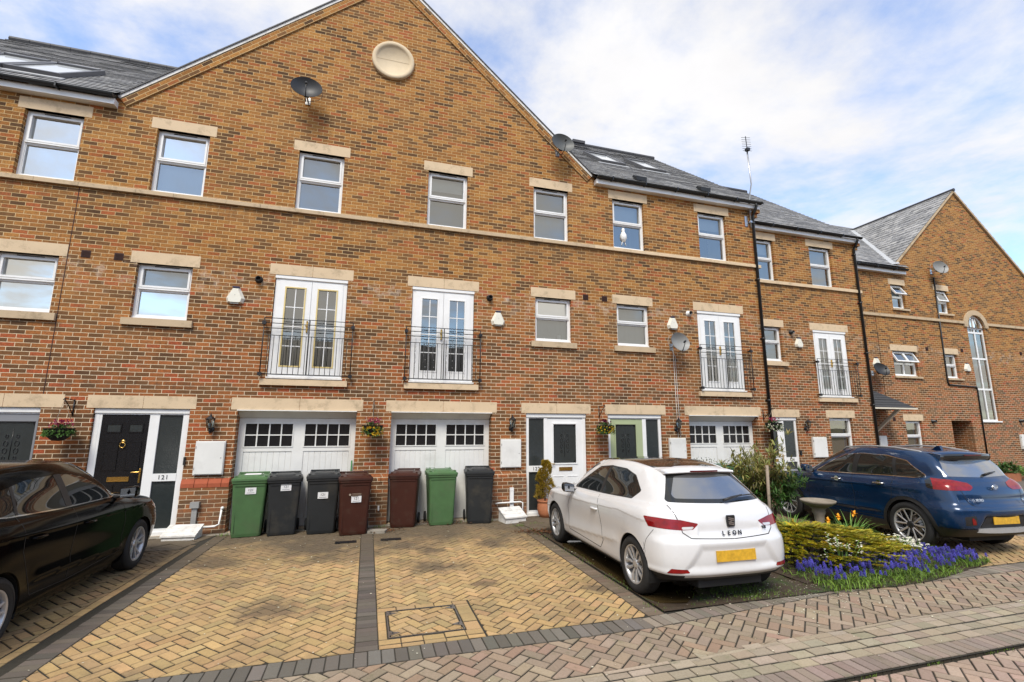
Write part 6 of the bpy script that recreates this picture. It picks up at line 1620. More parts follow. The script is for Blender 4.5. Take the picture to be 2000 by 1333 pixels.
# ------------------------------------------------------------------ satellite dishes
def dish(loc, az, el, mat, label, dia=.62, arm=True, wall_dy=.26, grp='satellite dishes on the walls', squash=.86):
    r = empty('satellite_dish', loc, 0, label, 'satellite dish', grp)
    Mx = Matrix.Rotation(R(az), 4, 'Z') @ Matrix.Rotation(R(-el), 4, 'X')
    d = MB(); k = .12; n = 10; pr = [(dia / 2 * i / n, k * (i / n) ** 2 - k) for i in range(n + 1)]
    for s, o in ((1, 0), (1, .008)): d.lathe([(a, -b * 1 - o * 0 + 0) if 0 else (a, -(b) - k + (o)) for a, b in pr], (0, 0, 0), 36, 0, 'y')
    d.lathe([(dia / 2, .0), (dia / 2 + .008, .004), (dia / 2, .008)], (0, 0, 0), 36, 0, 'y')
    d.xf(Mx @ Matrix.Diagonal((1, 1, squash, 1)))
    d.build('reflector', mat, r)
    a = MB(); a.tube([(0, .03, -dia * .42), (0, -.14, -dia * .40), (0, -.26, -dia * .14)], .010, 6); a.tube([(0, -.22, -dia * .11), (0, -.29, -dia * .08)], .022, 8); a.box(-.05, .05, .02, .07, -.10, .08)
    a.xf(Mx); a.build('feed_arm', M['black_plastic'], r)
    b = MB(); b.tube([(0, .05, -.03), (0, .12, -.06), (-.0, wall_dy, -.06)], .018, 8); b.box(-.05, .05, wall_dy - .012, wall_dy + .001, -.14, .03); b.build('wall_bracket', M['steel'], r)
    return r
M['dish_grey'] = simple('dish_grey', (.085, .09, .088), .5, .12, 9, dirt=.2); M['dish_dark'] = simple('dish_dark', (.020, .021, .023), .5, .2, 9); M['dish_light'] = simple('dish_light', (.25, .25, .24), .5, .12, 9)
dish((-1.62, YA - .26, 8.90), 4, 12, M['dish_dark'], 'black satellite dish high on the gable below the round stone', .62)
dish((4.20, YA - .26, 8.72), 4, 10, M['dish_grey'], 'grey satellite dish at right foot of the gable roof edge', .60)
d3 = dish((7.22, YA - .26, 3.94), 6, 12, M['dish_light'], 'light grey satellite dish low on the wall beside the balcony door', .56)
c = MB(); c.tube([(0, .24, -.10), (.10, .252, -.30), (.11, .252, -1.4), (.13, .252, -2.32)], .006, 4); c.tube([(.04, .24, -.12), (.05, .252, -1.5), (.06, .252, -2.30)], .005, 4); c.build('cable', M['upvc'], d3)
dish((20.85, YC - .26, 7.98), -12, 12, M['dish_light'], 'grey satellite dish on the far pointed gable', .62)
dish((17.05, YC - .26, 3.86), -5, 26, M['dish_dark'], 'black satellite dish just above the little slate porch roof', .60)

# ------------------------------------------------------------------ alarm boxes
M['alarm_white'] = simple('alarm_cream', (.74, .72, .62), .4, .06, 5); M['alarm_top'] = simple('alarm_blue', (.02, .02, .06), .5, .2)
def alarm(x, y, z, label, w=.33, blank=False):
    r = empty('alarm_box', (x, y, z), 0, label, 'alarm box', 'burglar alarm boxes on the walls')
    m = MB(); h = w * .98
    f = [(-.06 * w / .33, h / 2), (.06 * w / .33, h / 2), (w / 2, -h * .18), (w * .42, -h / 2 + .01), (w * .26, -h / 2), (-w * .26, -h / 2), (-w * .42, -h / 2 + .01), (-w / 2, -h * .18)]
    ft = [(p[0] * .72, -.075, p[1] * .80 - .015) for p in f]; bk = [(p[0], 0, p[1]) for p in f]; n = len(f)
    m.poly(ft[::-1] if 0 else [ft[i] for i in range(n)][::-1])
    for i in range(n): j = (i + 1) % n; m.poly([bk[i], ft[i], ft[j], bk[j]])
    m.build('cover', M['alarm_white'], r, bevel=.008)
    t = MB(); t.box(-.06 * w / .33, .06 * w / .33, -.055, .0, h / 2 - .012, h / 2 + .014); t.build('strobe_cap', M['alarm_top'], r, bevel=.006)
    g = MB(); g.box(-w * .22, w * .22, -.062, -.02, -h / 2 - .012, -h / 2 + .006); g.ball((0, -.078, 0), .007, 4); g.build('sounder_grille', M['grey_plastic'], r, bevel=.004)
alarm(-2.60, YA, 4.40, 'cream alarm box left of the balcony door with yellowed seals')
alarm(2.70, YA, 4.30, 'cream alarm box right of the balcony door wound with string lights')
alarm(7.29, YA, 4.50, 'cream alarm box above the light grey satellite dish', .32)
alarm(12.50, YB, 4.45, 'cream alarm box on the narrow set-back house', .30)
alarm(17.30, YC, 4.20, 'cream alarm box above the black satellite dish of the far house', .34)
alarm(22.02, YC, 4.20, 'cream alarm box beside the tall arched stair window', .32)

# ------------------------------------------------------------------ lanterns
def lantern(x, y, z, label, sc=1.0):
    r = empty('wall_lantern', (x, y, z), 0, label, 'wall light', 'black wall lanterns beside the doors'); r.scale = (sc,) * 3
    b = MB(); b.lathe([(.0, 0), (.05, 0), (.055, -.012), (.035, -.03), (0, -.035)], (0, 0, -.10), 16, 0, 'y')
    b.tube([(0, -.02, -.12), (0, -.07, -.17), (0, -.12, -.15), (0, -.125, -.08)], .012, 8); b.build('bracket', M['black_metal'], r)
    c = MB(); cy = -.125
    c.lathe([(.0, -.085), (.035, -.08), (.045, -.07)], (0, cy, 0), 6, 0, 'z', smooth=False); c.lathe([(.082, .085), (.09, .092), (.05, .125), (.022, .145), (.018, .165), (.008, .175), (.006, .20), (0, .205)], (0, cy, 0), 6, 0, 'z', smooth=False); c.lathe([(0, .085), (.082, .085)], (0, cy, 0), 6, 0, 'z', smooth=False)
    for k in range(6): a = 2 * math.pi * k / 6; c.tube([(.045 * math.cos(a), cy + .045 * math.sin(a), -.07), (.072 * math.cos(a), cy + .072 * math.sin(a), .088)], .005, 4)
    c.build('lamp_cage', M['black_metal'], r)
    g = MB(); g.lathe([(.043, -.07), (.068, .085)], (0, cy, 0), 6, 0, 'z', smooth=False); g.build('glass', M['glass'], r)
    g = MB(); g.lathe([(.02, -.07), (.02, .0), (.0, .02)], (0, cy, 0), 8); g.build('bulb', M['clear_lens'], r)
lantern(-2.76, YA, 1.93, 'black wall lantern beside the black front door')
lantern(3.02, YA, 1.96, 'black wall lantern above the white meter box, left of the white front door')
lantern(7.23, YA, 1.95, 'black wall lantern between the green front door and the garage')
lantern(12.43, YB, 1.97, 'black wall lantern on the set-back house beside its white door')
# ------------------------------------------------------------------ meter boxes
def meter(x0, x1, z0, z1, y, label):
    r = empty('meter_box', ((x0 + x1) / 2, y, (z0 + z1) / 2), 0, label, 'meter box', 'white meter boxes on the walls')
    w, h = (x1 - x0) / 2, (z1 - z0) / 2
    m = MB(); m.box(-w, w, -.05, .0, -h, h); m.build('case', M['white_paint'], r, bevel=.012)
    d = MB(); d.box(-w + .02, w - .012, -.068, -.051, -h + .018, h - .018); do = d.build('door', M['white_paint'], r, bevel=.010)
    k = MB(); k.lathe([(0, -.074), (.009, -.073), (.009, -.066)], (w - .05, 0, 0), 10, 0, 'y'); k.box(-w + .012, -w + .022, -.072, -.05, -h * .7, -h * .55); k.box(-w + .012, -w + .022, -.072, -.05, h * .55, h * .7); k.build('latch', M['grey_plastic'], do)
meter(-2.97, -2.49, 1.02, 1.62, YA, 'white meter box above the orange-red brick ledge')
meter(2.78, 3.24, 1.03, 1.63, YA, 'white meter box left of the white front door, under a lantern')
meter(7.00, 7.46, 1.03, 1.64, YA, 'white meter box between the green front door and the garage')
meter(12.62, 13.15, 1.03, 1.62, YB, 'white meter box on the set-back house by the slatted window')
meter(16.92, 17.28, 1.03, 1.62, YC, 'narrow white meter box under the porch roof of the far house')
meter(24.38, 24.78, 1.10, 1.66, YC, 'white meter box at far right edge of the far wall')

# ------------------------------------------------------------------ aerials
def aerial(loc, h, label, big=True):
    r = empty('tv_aerial', loc, 0, label, 'aerial'); m = MB()
    if big: m.tube([(0, 0, -.9), (0, 0, -.1), (.02, -.12, .35), (-.01, -.10, h)], .020, 7)
    else: m.tube([(0, 0, 0), (0, 0, h)], .018, 6)
    m.build('mast', M['steel'], r)
    a = MB(); z = h - .02; d = Vector((.10, .12, .50)) if big else Vector((.02, .1, .5)); c = Vector((0, -.1 if big else 0, z))
    a.tube([c - d * .25, c + d * 1.0], .012, 6)
    for k in range(7):
        p = c + d * (-.1 + .17 * k); a.tube([p - Vector((.13, -.03, 0)), p + Vector((.13, -.03, 0))], .006, 4); a.tube([p - Vector((.0, 0, .05)), p + Vector((.0, 0, .05))], .005, 4)
    a.box(-.05, .05, -.16 if big else -.04, -.06 if big else .04, z - .05, z + .03)
    a.build('antenna', M['black_metal'], r)
    if big: b = MB(); b.box(-.14, -.04, .06, .08, -.85, -.55); b.box(-.02, .04, -.02, .08, -.75, -.70); b.box(-.02, .04, -.02, .08, -.45, -.40); b.build('bracket', M['steel'], r)
aerial((9.98, YA - .08, 8.30), 1.45, 'tall television aerial on a bent pole at the corner above the black drainpipe')
aerial((18.2, 17.5, 10.6), 1.7, 'thin distant aerial mast rising behind the set-back house roof', False)

# ------------------------------------------------------------------ small things at the walls
def slab(x, y, z, rz, w, d, h, label, mat, thick=.16):
    r = empty('drain_cover', (x, y, 0), R(rz), label, 'drain cover')
    m = MB(); m.prism([(-w / 2, -d / 2, .0), (-w / 2, -d / 2, h), (-w / 2, d / 2, h + thick), (-w / 2, d / 2, 0)], (w, 0, 0)); m.build('box', M[mat], r, bevel=.012)
    t = MB(); S = Vector((0, d, thick)).normalized()
    for k in range(3): a = k / 3; t.prism([(-w / 2 - .02, -d / 2 - .02 + d * a, h + thick * a + .004), (w / 2 + .02, -d / 2 - .02 + d * a, h + thick * a + .004), (w / 2 + .02, -d / 2 + d * (a + .31), h + thick * (a + .31) + .004), (-w / 2 - .02, -d / 2 + d * (a + .31), h + thick * (a + .31) + .004)], (0, 0, .025))
    t.build('boards', M[mat], r, bevel=.005)
slab(-2.93, 9.82, 0, -6, .50, .30, .05, 'sloping white painted drain cover on the slabs below the pipe, by the black front door', 'white_old', .13)
slab(2.93, 9.72, 0, 12, .46, .32, .09, 'peeling white drain cover beside the topiary pot', 'white_old', .15)
m = MB(); m.tube([(-.275, 10.28, 0), (-.262, 10.30, 1.22)], .014, 8); tag(m.build('garden_cane', simple('green_cane', (.02, .16, .04), .5, .1)), 'thin green pole leaning at right edge of the first garage door', 'pole')
m = MB(); m.prism([(.10, 9.35, 0), (.40, 9.30, 0), (.46, 9.48, 0), (.14, 9.55, 0)], (0, 0, .045)); tag(m.build('stone_slab', M['concrete'], bevel=.008), 'loose stone slab on the ground between the brown bins', 'slab')
# ornaments behind the panes
m = MB(); m.lathe([(.0, 0), (.045, 0), (.045, .17), (0, .172)], (4.26, YA + .20, 3.87), 14); tag(m.build('candle', M['upvc']), 'white pillar candle on the sill of the small window, right side', 'candle')
m = MB(); m.lathe([(.0, 0), (.035, 0), (.03, .05), (.015, .09), (0, .1)], (3.90, YA + .20, 3.87), 10); tag(m.build('ornament', M['upvc']), 'small white ornament left of the candle on the window sill', 'ornament')
m = MB(); m.lathe([(.0, -.02), (.05, .0), (.09, .08), (.085, .17), (.05, .24), (.035, .26), (.05, .30), (.03, .36), (0, .38)], (6.06, YA + .13, 6.60), 14); m.tube([(6.03, YA + .13, 6.60), (6.0, YA + .13, 6.50)], .012, 5); m.tube([(6.10, YA + .13, 6.60), (6.12, YA + .13, 6.50)], .012, 5); m.tube([(6.06, YA + .13, 6.98), (6.06, YA + .13, 7.12)], .003, 4)
tag(m.build('hanging_ornament', M['upvc']), 'white bird-shaped ornament hanging in an upper window', 'ornament')

# ------------------------------------------------------------------ plants
def leafmat(name, c, var=.4, trans=.25, rough=.55):
    s = NT(name); at = s.n('ShaderNodeVertexColor', layer_name='Col').outputs[0]
    c2 = s.mix(s.noise(9, 3), tuple(x * (1 - var) for x in c), tuple(min(1, x * (1 + var)) for x in c)); c3 = s.mix(1.0, c2, at, 'MULTIPLY')
    s.fin(c3, rough, None, Specular_IOR_Level=.35)
    tl = s.n('ShaderNodeBsdfTranslucent'); s.set(tl.inputs[0], c3); mx = s.n('ShaderNodeMixShader'); mx.inputs[0].default_value = trans
    s.t.links.new(s.b.outputs[0], mx.inputs[1]); s.t.links.new(tl.outputs[0], mx.inputs[2]); s.t.links.new(mx.outputs[0], s.out.inputs['Surface']); return s.mat
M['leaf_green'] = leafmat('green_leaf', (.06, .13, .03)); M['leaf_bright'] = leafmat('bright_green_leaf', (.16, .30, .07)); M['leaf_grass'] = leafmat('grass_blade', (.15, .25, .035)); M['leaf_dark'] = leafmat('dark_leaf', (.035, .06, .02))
M['juniper'] = leafmat('golden_juniper', (.42, .36, .03)); M['conifer'] = leafmat('golden_conifer', (.46, .33, .04)); M['variegated'] = leafmat('variegated_leaf', (.26, .25, .075)); M['shrub'] = leafmat('shrub_leaf', (.12, .13, .06))
M['blue_fl'] = leafmat('grape_hyacinth_blue', (.085, .075, .38), .5, .1); M['white_fl'] = leafmat('white_petal', (.80, .78, .66), .1, .2); M['orange_fl'] = leafmat('orange_petal', (.90, .42, .02), .15, .2); M['pink_fl'] = leafmat('pink_petal', (.38, .05, .12), .3, .2); M['purple_fl'] = leafmat('purple_petal', (.13, .01, .05), .4, .1); M['yellow_fl'] = leafmat('yellow_petal', (.72, .48, .03), .3, .2)
M['bark'] = simple('bark', (.14, .10, .07), .9, .3, 20, .5); M['basket'] = simple('basket_liner', (.012, .011, .010), .8, .4, 20, .6)
pr2 = random.Random(11)
def rc(lo=.6, hi=1.3): k = pr2.uniform(lo, hi); return (k * pr2.uniform(.9, 1.1), k, k * pr2.uniform(.8, 1.1))
def blade(mb, p, d, L, w, bend=.5, n=4, m=0, col=None):
    """strap leaf from p, leaning along d (2d), bending over"""
    col = col or rc(); p = Vector(p); d = Vector((d[0], d[1], 0)); s = Vector((-d.y, d.x, 0)).normalized() if d.length > 1e-6 else Vector((1, 0, 0)); a = pr2.uniform(.05, .35); pts = []; q = p.copy(); ang = a
    for i in range(n + 1):
        ww = w * (1 - (i / n) ** 2 * .95); pts.append((q - s * ww / 2, q + s * ww / 2)); st = L / n; q = q + (d.normalized() * math.sin(ang) + Vector((0, 0, 1)) * math.cos(ang)) * st; ang += bend / n * 1.4
    for a_, b_ in zip(pts[:-1], pts[1:]): mb.poly([a_[0], a_[1], b_[1], b_[0]], m, None, col, True)
    return q
def leaf(mb, p, d, L, w, m=0, col=None):
    p, d = Vector(p), Vector(d).normalized(); s = d.cross(Vector((pr2.uniform(-.4, .4), pr2.uniform(-.4, .4), 1))); 
    if s.length < .01: s = Vector((1, 0, 0))
    s.normalize(); n = s.cross(d) * .12 * L; col = col or rc()
    mb.poly([p, p + d * L * .45 + s * w / 2 + n, p + d * L, p + d * L * .45 - s * w / 2 + n], m, None, col)
def rdir(up=.3):
    while True:
        v = Vector((pr2.uniform(-1, 1), pr2.uniform(-1, 1), pr2.uniform(-1, 1) + up))
        if .1 < v.length < 1.3: return v.normalized()

# golden prostrate juniper: sprays of tiny scale leaves on flat arching branches
jn = wempty('juniper_bush', (6.5, 5.7, 0), 'low spreading golden green juniper covering the flower bed', 'shrub')
mb = MB(); br = MB()
def jun_h(x, y): return .16 + .24 * max(0, 1 - ((x - 6.55) / 1.35) ** 2 - ((y - 5.95) / .95) ** 2) ** .6
for i in range(820):
    while True:
        a, rr = pr2.uniform(0, 2 * math.pi), math.sqrt(pr2.random()); x, y = 6.60 + 1.40 * rr * math.cos(a), 5.88 + .92 * rr * math.sin(a)
        if x > 5.42: break
    h = jun_h(x, y) + .05 * mnoise.noise(Vector((x * 3.2, y * 4.5, 1))) + pr2.uniform(-.03, .03); dx, dy = (x - 6.5), (y - 6.15); L0 = math.hypot(dx, dy) + .01
    d = Vector((dx / L0 + pr2.uniform(-.5, .5), dy / L0 - .25 + pr2.uniform(-.5, .5), .30)).normalized(); p = Vector((x, y, h)) - d * .10; tint = rc(.55, 1.35)
    if pr2.random() < .25: tint = (tint[0] * .55, tint[1] * .62, tint[2] * .6)
    for k in range(8):
        q = p + d * .024 * k + Vector((0, 0, -.002 * k * k * .25))
        for s in (-1, 1, 0):
            e = (d + Vector((-d.y, d.x, 0)) * s * .75 + Vector((0, 0, pr2.uniform(-.1, .4)))).normalized()
            leaf(mb, q, e, .060 * (1 - k / 20) + .012, .017, 0, (tint[0] * pr2.uniform(.8, 1.15), tint[1] * pr2.uniform(.85, 1.1), tint[2]))
for i in range(60):
    a = pr2.uniform(0, 6.28); r_ = pr2.uniform(.4, 1.2); q = Vector((6.55 + r_ * 1.05 * math.cos(a), 5.95 + r_ * .7 * math.sin(a), .22)); br.tube([(6.5, 6.0, .03), (6.5 + (q.x - 6.5) * .5, 6 + (q.y - 6) * .5, .2), q], .010, 4)
mb.build('foliage', M['juniper'], jn); br.build('branches', M['bark'], jn)
# dark green fill under the juniper
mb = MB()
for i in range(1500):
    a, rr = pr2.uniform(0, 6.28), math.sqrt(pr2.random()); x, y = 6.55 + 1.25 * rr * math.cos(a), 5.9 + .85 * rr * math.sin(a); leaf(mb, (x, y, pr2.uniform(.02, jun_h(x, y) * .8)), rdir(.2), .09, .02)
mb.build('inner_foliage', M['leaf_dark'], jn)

# grape hyacinths and grassy leaves (ground cover)
def in_bed(x, y): 
    return 5.35 < x < 8.75 and (4.62 + .12 * abs(x - 6.6) ** 1.5 * (x > 6.6)) < y < 5.42 + .14 * (x - 5.4) and (x < 7.8 or y > 4.9)
gb = MB(); fl = MB(); n = 0
def clump(x, y, z=.03): pass
while n < 3300:
    x, y = pr2.uniform(5.3, 8.9), pr2.uniform(4.55, 5.9)
    if not in_bed(x, y): continue
    n += 1; a = pr2.uniform(0, 6.28); blade(gb, (x, y, .02), (math.cos(a), math.sin(a)), pr2.uniform(.08, .20), .008, pr2.uniform(1.2, 2.6), 5, 0, rc(.45, 1.6))
tag(gb.build('grassy_leaves', M['leaf_grass']), 'grassy green leaves around the blue flowers at front of the bed', 'leaves', kind='stuff')
n = 0; cl = [(pr2.uniform(5.4, 8.5), pr2.uniform(4.8, 5.5), pr2.uniform(.12, .30)) for _ in range(24)] + [(5.6, 5.2, .28), (5.75, 5.25, .25), (6.75, 5.1, .3), (6.95, 5.05, .3), (6.6, 5.0, .3), (7.3, 5.15, .3), (7.1, 5.3, .25), (8.1, 5.35, .2), (8.3, 5.2, .25)]
while n < 430:
    cx, cy, cr_ = pr2.choice(cl); x, y = pr2.gauss(cx, cr_ * .55), pr2.gauss(cy, cr_ * .45)
    if pr2.random() < .45: x, y = pr2.uniform(5.4, 8.6), pr2.uniform(4.72, 5.25)
    if not in_bed(x, y) or y < 4.72: continue
    n += 1; h = pr2.uniform(.07, .17); t = Vector((x + pr2.uniform(-.03, .03), y + pr2.uniform(-.03, .03), h + .02)); fl.tube([(x, y, .02), t], .0025, 3, 1, rc())
    tint = rc(.6, 1.5)
    for k in range(16):
        a = k * 2.4; z = t.z + .05 * k / 16; rr = .013 * (1 - (k / 16) ** 2 * .7); c = Vector((t.x + rr * math.cos(a), t.y + rr * math.sin(a), z)); s = .008
        fl.poly([c + Vector((s, 0, 0)), c + Vector((0, s, s * .4)), c + Vector((-s, 0, 0)), c + Vector((0, -s, -s * .4))], 0, None, tint); fl.poly([c + Vector((0, 0, s)), c + Vector((s * math.cos(a + 1.57), s * math.sin(a + 1.57), 0)), c - Vector((0, 0, s)), c - Vector((s * math.cos(a + 1.57), s * math.sin(a + 1.57), 0))], 0, None, tint)
tag(fl.build('grape_hyacinths', [M['blue_fl'], M['leaf_green']]), 'carpet of violet blue grape hyacinths along front of the bed', 'flowers', kind='stuff')

def strap_plant(name, x, y, nb, L, w, mat, label, cat, flowers=0, fmat='white_fl', fsize=.02, spread=.25, fh=.9, bend=1.2, fl_kind='bells'):
    r = wempty(name, (x, y, 0), label, cat); g = MB(); tips = []
    for i in range(nb):
        a = pr2.uniform(0, 6.28); rr = pr2.uniform(0, spread * .45); blade(g, (x + rr * math.cos(a), y + rr * math.sin(a), .02), (math.cos(a), math.sin(a)), L * pr2.uniform(.6, 1.1), w, bend * pr2.uniform(.4, 1.4), 6)
    g.build('leaves', mat, r)
    if flowers:
        for i in range(flowers):
            f = MB()
            a = pr2.uniform(0, 6.28); rr = pr2.uniform(0, spread); bx_, by_ = x + rr * .3 * math.cos(a), y + rr * .3 * math.sin(a); h = L * fh * pr2.uniform(.75, 1.1); tx, ty = x + rr * math.cos(a), y + rr * math.sin(a)
            f.tube([(bx_, by_, .03), ((bx_ + tx) / 2, (by_ + ty) / 2, h * .6), (tx, ty, h)], .004, 4, 1, (1, 1, 1))
            if fl_kind == 'bells':
                for k in range(6):
                    b = Vector((tx + pr2.uniform(-.035, .035), ty + pr2.uniform(-.035, .035), h + pr2.uniform(-.09, .02)))
                    for q in range(5): leaf(f, b, Vector((math.cos(q * 1.26), math.sin(q * 1.26), -.5)), fsize, fsize * .7, 0, (1, 1, 1))
            else:
                c = Vector((tx, ty, h)); d = Vector((pr2.uniform(-.5, .5), -1, .35)).normalized(); u = d.cross(Vector((0, 0, 1))).normalized(); v = u.cross(d)
                for q in range(6):
                    e = (u * math.cos(q * 1.047) + v * math.sin(q * 1.047) + d * .15); leaf(f, c, e, fsize * 2, fsize * 1.3, 0, (1, 1, 1))
                f.tube([c, c + d * fsize * .9], fsize * .38, 8, 0, (1, .75, .5))
            f.build('flower', [M[fmat], M['leaf_bright']], r)
    return r
strap_plant('white_bell_flower', 6.18, 5.22, 60, .42, .013, M['leaf_dark'], 'clump of small white bell flowers on tall dark leaves at front of the juniper', 'flowers', 15, 'white_fl', .017, .30, 1.0, .9)
strap_plant('white_bell_flower', 7.70, 5.62, 45, .30, .013, M['leaf_bright'], 'white flower clump in front of the blue car wheel', 'flowers', 22, 'white_fl', .026, .27, .95, .9)
strap_plant('white_bell_flower', 8.10, 5.55, 20, .26, .012, M['leaf_bright'], 'small white flower clump touching the blue car rear tyre', 'flowers', 10, 'white_fl', .026, .18, .95, .9)
strap_plant('blue_hyacinth', 7.55, 5.30, 10, .22, .014, M['leaf_bright'], 'single dense violet blue flower spike beside the white flowers', 'flowers', 4, 'blue_fl', .030, .06, .95, .6)
for x, y, lb in ((6.85, 6.75, 'lush strap leaved clump behind white car tail light'), (7.30, 7.05, 'bright strap leaves left of the stone bird bath'), (6.35, 6.60, 'green strap leaves nearest the white car rear corner'), (8.05, 6.55, 'arching green leaves below the blue car sill')):
    strap_plant('daffodil_leaves', x, y, 90, .56, .020, M['leaf_bright'], lb, 'plant', 0, spread=.55, bend=1.5)
strap_plant('daffodil', 7.72, 6.45, 30, .46, .016, M['leaf_bright'], 'orange yellow daffodils blooming right of the bird bath', 'flowers', 3, 'orange_fl', .034, .22, 1.0, 1.2, 'daff')
# bird bath
bb = empty('bird_bath', (7.80, 6.92, 0), 0, 'weathered stone bird bath in the flower bed before the blue car', 'bird bath')
m = MB(); m.lathe([(.0, .52), (.17, .535), (.27, .60), (.285, .635), (.27, .64), (.25, .61), (.14, .575), (0, .565)], (0, 0, 0), 32); m.build('bowl', M['stonecast'], bb)
m = MB(); m.lathe([(.17, .0), (.18, .04), (.13, .07), (.09, .12), (.075, .25), (.085, .38), (.11, .44), (.10, .48), (.15, .53)], (0, 0, 0), 20); m.build('pedestal', M['stonecast'], bb)

def bush(name, x, y, z0, rx, ry, h, mat, label, n, L, w, stems=7, cat='shrub', dense=.5, whorl=0, upb=.4):
    r = wempty(name, (x, y, z0), label, cat); g = MB(); b = MB(); tips = []
    for i in range(stems):
        a = 2 * math.pi * i / stems + pr2.uniform(-.4, .4); q = pr2.uniform(.45, 1)
        tx, ty, tz = x + rx * q * math.cos(a), y + ry * q * math.sin(a), z0 + h * pr2.uniform(.55, 1.0); mx, my = x + (tx - x) * .35, y + (ty - y) * .35
        b.tube([(x + pr2.uniform(-.03, .03), y, z0), (mx, my, z0 + (tz - z0) * .5), (tx, ty, tz)], .012, 5, r1=.004); tips.append(Vector((tx, ty, tz)))
        for k in range(4):
            t = pr2.uniform(.35, .9); p = Vector((mx + (tx - mx) * t, my + (ty - my) * t, z0 + (tz - z0) * (.5 + .5 * t))); q2 = p + rdir(.5) * pr2.uniform(.12, .3) * h * .6; b.tube([p, q2], .006, 4, r1=.003); tips.append(q2)
    for i in range(n):
        c = pr2.choice(tips); p = c + Vector((pr2.gauss(0, .35), pr2.gauss(0, .35), pr2.gauss(0, .35))) * dense * min(rx, h)
        if p.z < z0 + .03: continue
        if whorl:
            tint = rc(.5, 1.35); d0 = rdir(.9); u = d0.orthogonal().normalized(); v = d0.cross(u)
            for k in range(whorl): an = k * 2.4; leaf(g, p, u * math.cos(an) + v * math.sin(an) + d0 * pr2.uniform(.2, .9), L * pr2.uniform(.7, 1.1), w, 0, tuple(t * pr2.uniform(.8, 1.1) for t in tint))
        else: leaf(g, p, rdir(upb), L * pr2.uniform(.6, 1.2), w, 0)
    g.build('foliage', mat, r); b.build('stems', M['bark'], r); return r
bush('garden_shrub', 7.55, 9.3, 0, .50, .35, 1.14, M['shrub'], 'thin leafy shrub in front of the third garage door', 1500, .055, .022, 12, dense=.35)
bush('staked_shrub', 7.36, 7.75, 0, .58, .42, 1.52, M['variegated'], 'tall shrub of narrow yellow green leaves around a stake, between white and blue cars', 260, .17, .026, 14, dense=.42, whorl=9)
bush('dark_shrub', 7.55, 7.75, 0, .55, .40, 1.0, M['leaf_green'], 'dark green foliage behind the wooden stake', 300, .16, .026, 9, dense=.5, whorl=8)
m = MB(); m.tube([(7.12, 7.35, 0), (7.16, 7.35, 1.22)], .028, 7); tag(m.build('wooden_stake', M['wood']), 'grey wooden stake standing in the shrub right of the white car', 'stake')
# moss and grass tufts behind the white car, weeds by the walls
mb = MB()
for i in range(1500):
    x, y = pr2.gauss(4.55, .38), pr2.gauss(4.95, .16)
    if y < 4.72 or x < 3.5: continue
    a = pr2.uniform(0, 6.28); blade(mb, (x, y, .0), (math.cos(a), math.sin(a)), pr2.uniform(.02, .06), .006, 1.2, 2)
for i in range(500):
    x, y = pr2.uniform(3.0, 3.2) , pr2.uniform(4.7, 9)
    if mnoise.noise(Vector((x, y * 2, 0))) < 0: continue
    a = pr2.uniform(0, 6.28); blade(mb, (x, y, .0), (math.cos(a), math.sin(a)), pr2.uniform(.015, .04), .006, 1.2, 2)
for i in range(900):
    x = pr2.uniform(1, 9); y = 3.195 + pr2.gauss(0, .012)
    if mnoise.noise(Vector((x * 1.5, 5, 0))) < -.05: continue
    a = pr2.uniform(0, 6.28); blade(mb, (x, y, -.03), (math.cos(a), math.sin(a)), pr2.uniform(.012, .035), .006, 1.0, 2)
for cx, cy in ((2.45, 9.9), (.35, 9.9), (2.95, 9.25), (-2.3, 9.9), (1.9, 9.95), (3.3, 9.3)):
    for i in range(60): a = pr2.uniform(0, 6.28); blade(mb, (pr2.gauss(cx, .09), pr2.gauss(cy, .05), .0), (math.cos(a), math.sin(a)), pr2.uniform(.02, .07), .006, 1.2, 2)
tag(mb.build('moss_and_weeds', M['leaf_grass']), 'short moss and weeds on the mud and along the kerb', 'weeds', kind='stuff')
# litter of petals and grit
mb = MB()
for i in range(900):
    x, y = (pr2.uniform(-2.5, 9), pr2.uniform(3.3, 9.5)) if i % 2 else (pr2.gauss(5.2, .8), pr2.gauss(4.75, .35))
    if y < 3.3: continue
    s = pr2.uniform(.004, .013) * (1.3 if y > 6 else 1); a = pr2.uniform(0, 6.28); k = pr2.uniform(.5, 1.0); mb.poly([(x + s * math.cos(a + t), y + s * math.sin(a + t) * .7, .006 + pr2.uniform(0, .006) + (.02 if 3.1 < x < 5.5 and y > 4.75 else 0)) for t in (0, 1.6, 3.1, 4.5)], 0, None, (k, k * .97, k * .88))
tag(mb.build('fallen_petals', M['white_fl']), 'scattered pale petals and grit on the paving', 'petals', kind='stuff')
mb = MB()
for i in range(420):
    cx, cy = pr2.choice(((1.75, 9.85), (1.2, 9.95), (3.05, 8.7), (3.2, 8.5), (.45, 9.45))); x, y = pr2.gauss(cx, .2), pr2.gauss(cy, .07); leaf(mb, (x, y, .012 + pr2.uniform(0, .02)), (math.cos(i), math.sin(i), pr2.uniform(0, .5)), .05, .028, 0, rc(.5, 1.2))
M['dead_leaf'] = leafmat('dead_leaf', (.16, .07, .03)); tag(mb.build('dead_leaves', M['dead_leaf']), 'brown dead leaves gathered against the garage doors', 'leaves', kind='stuff')

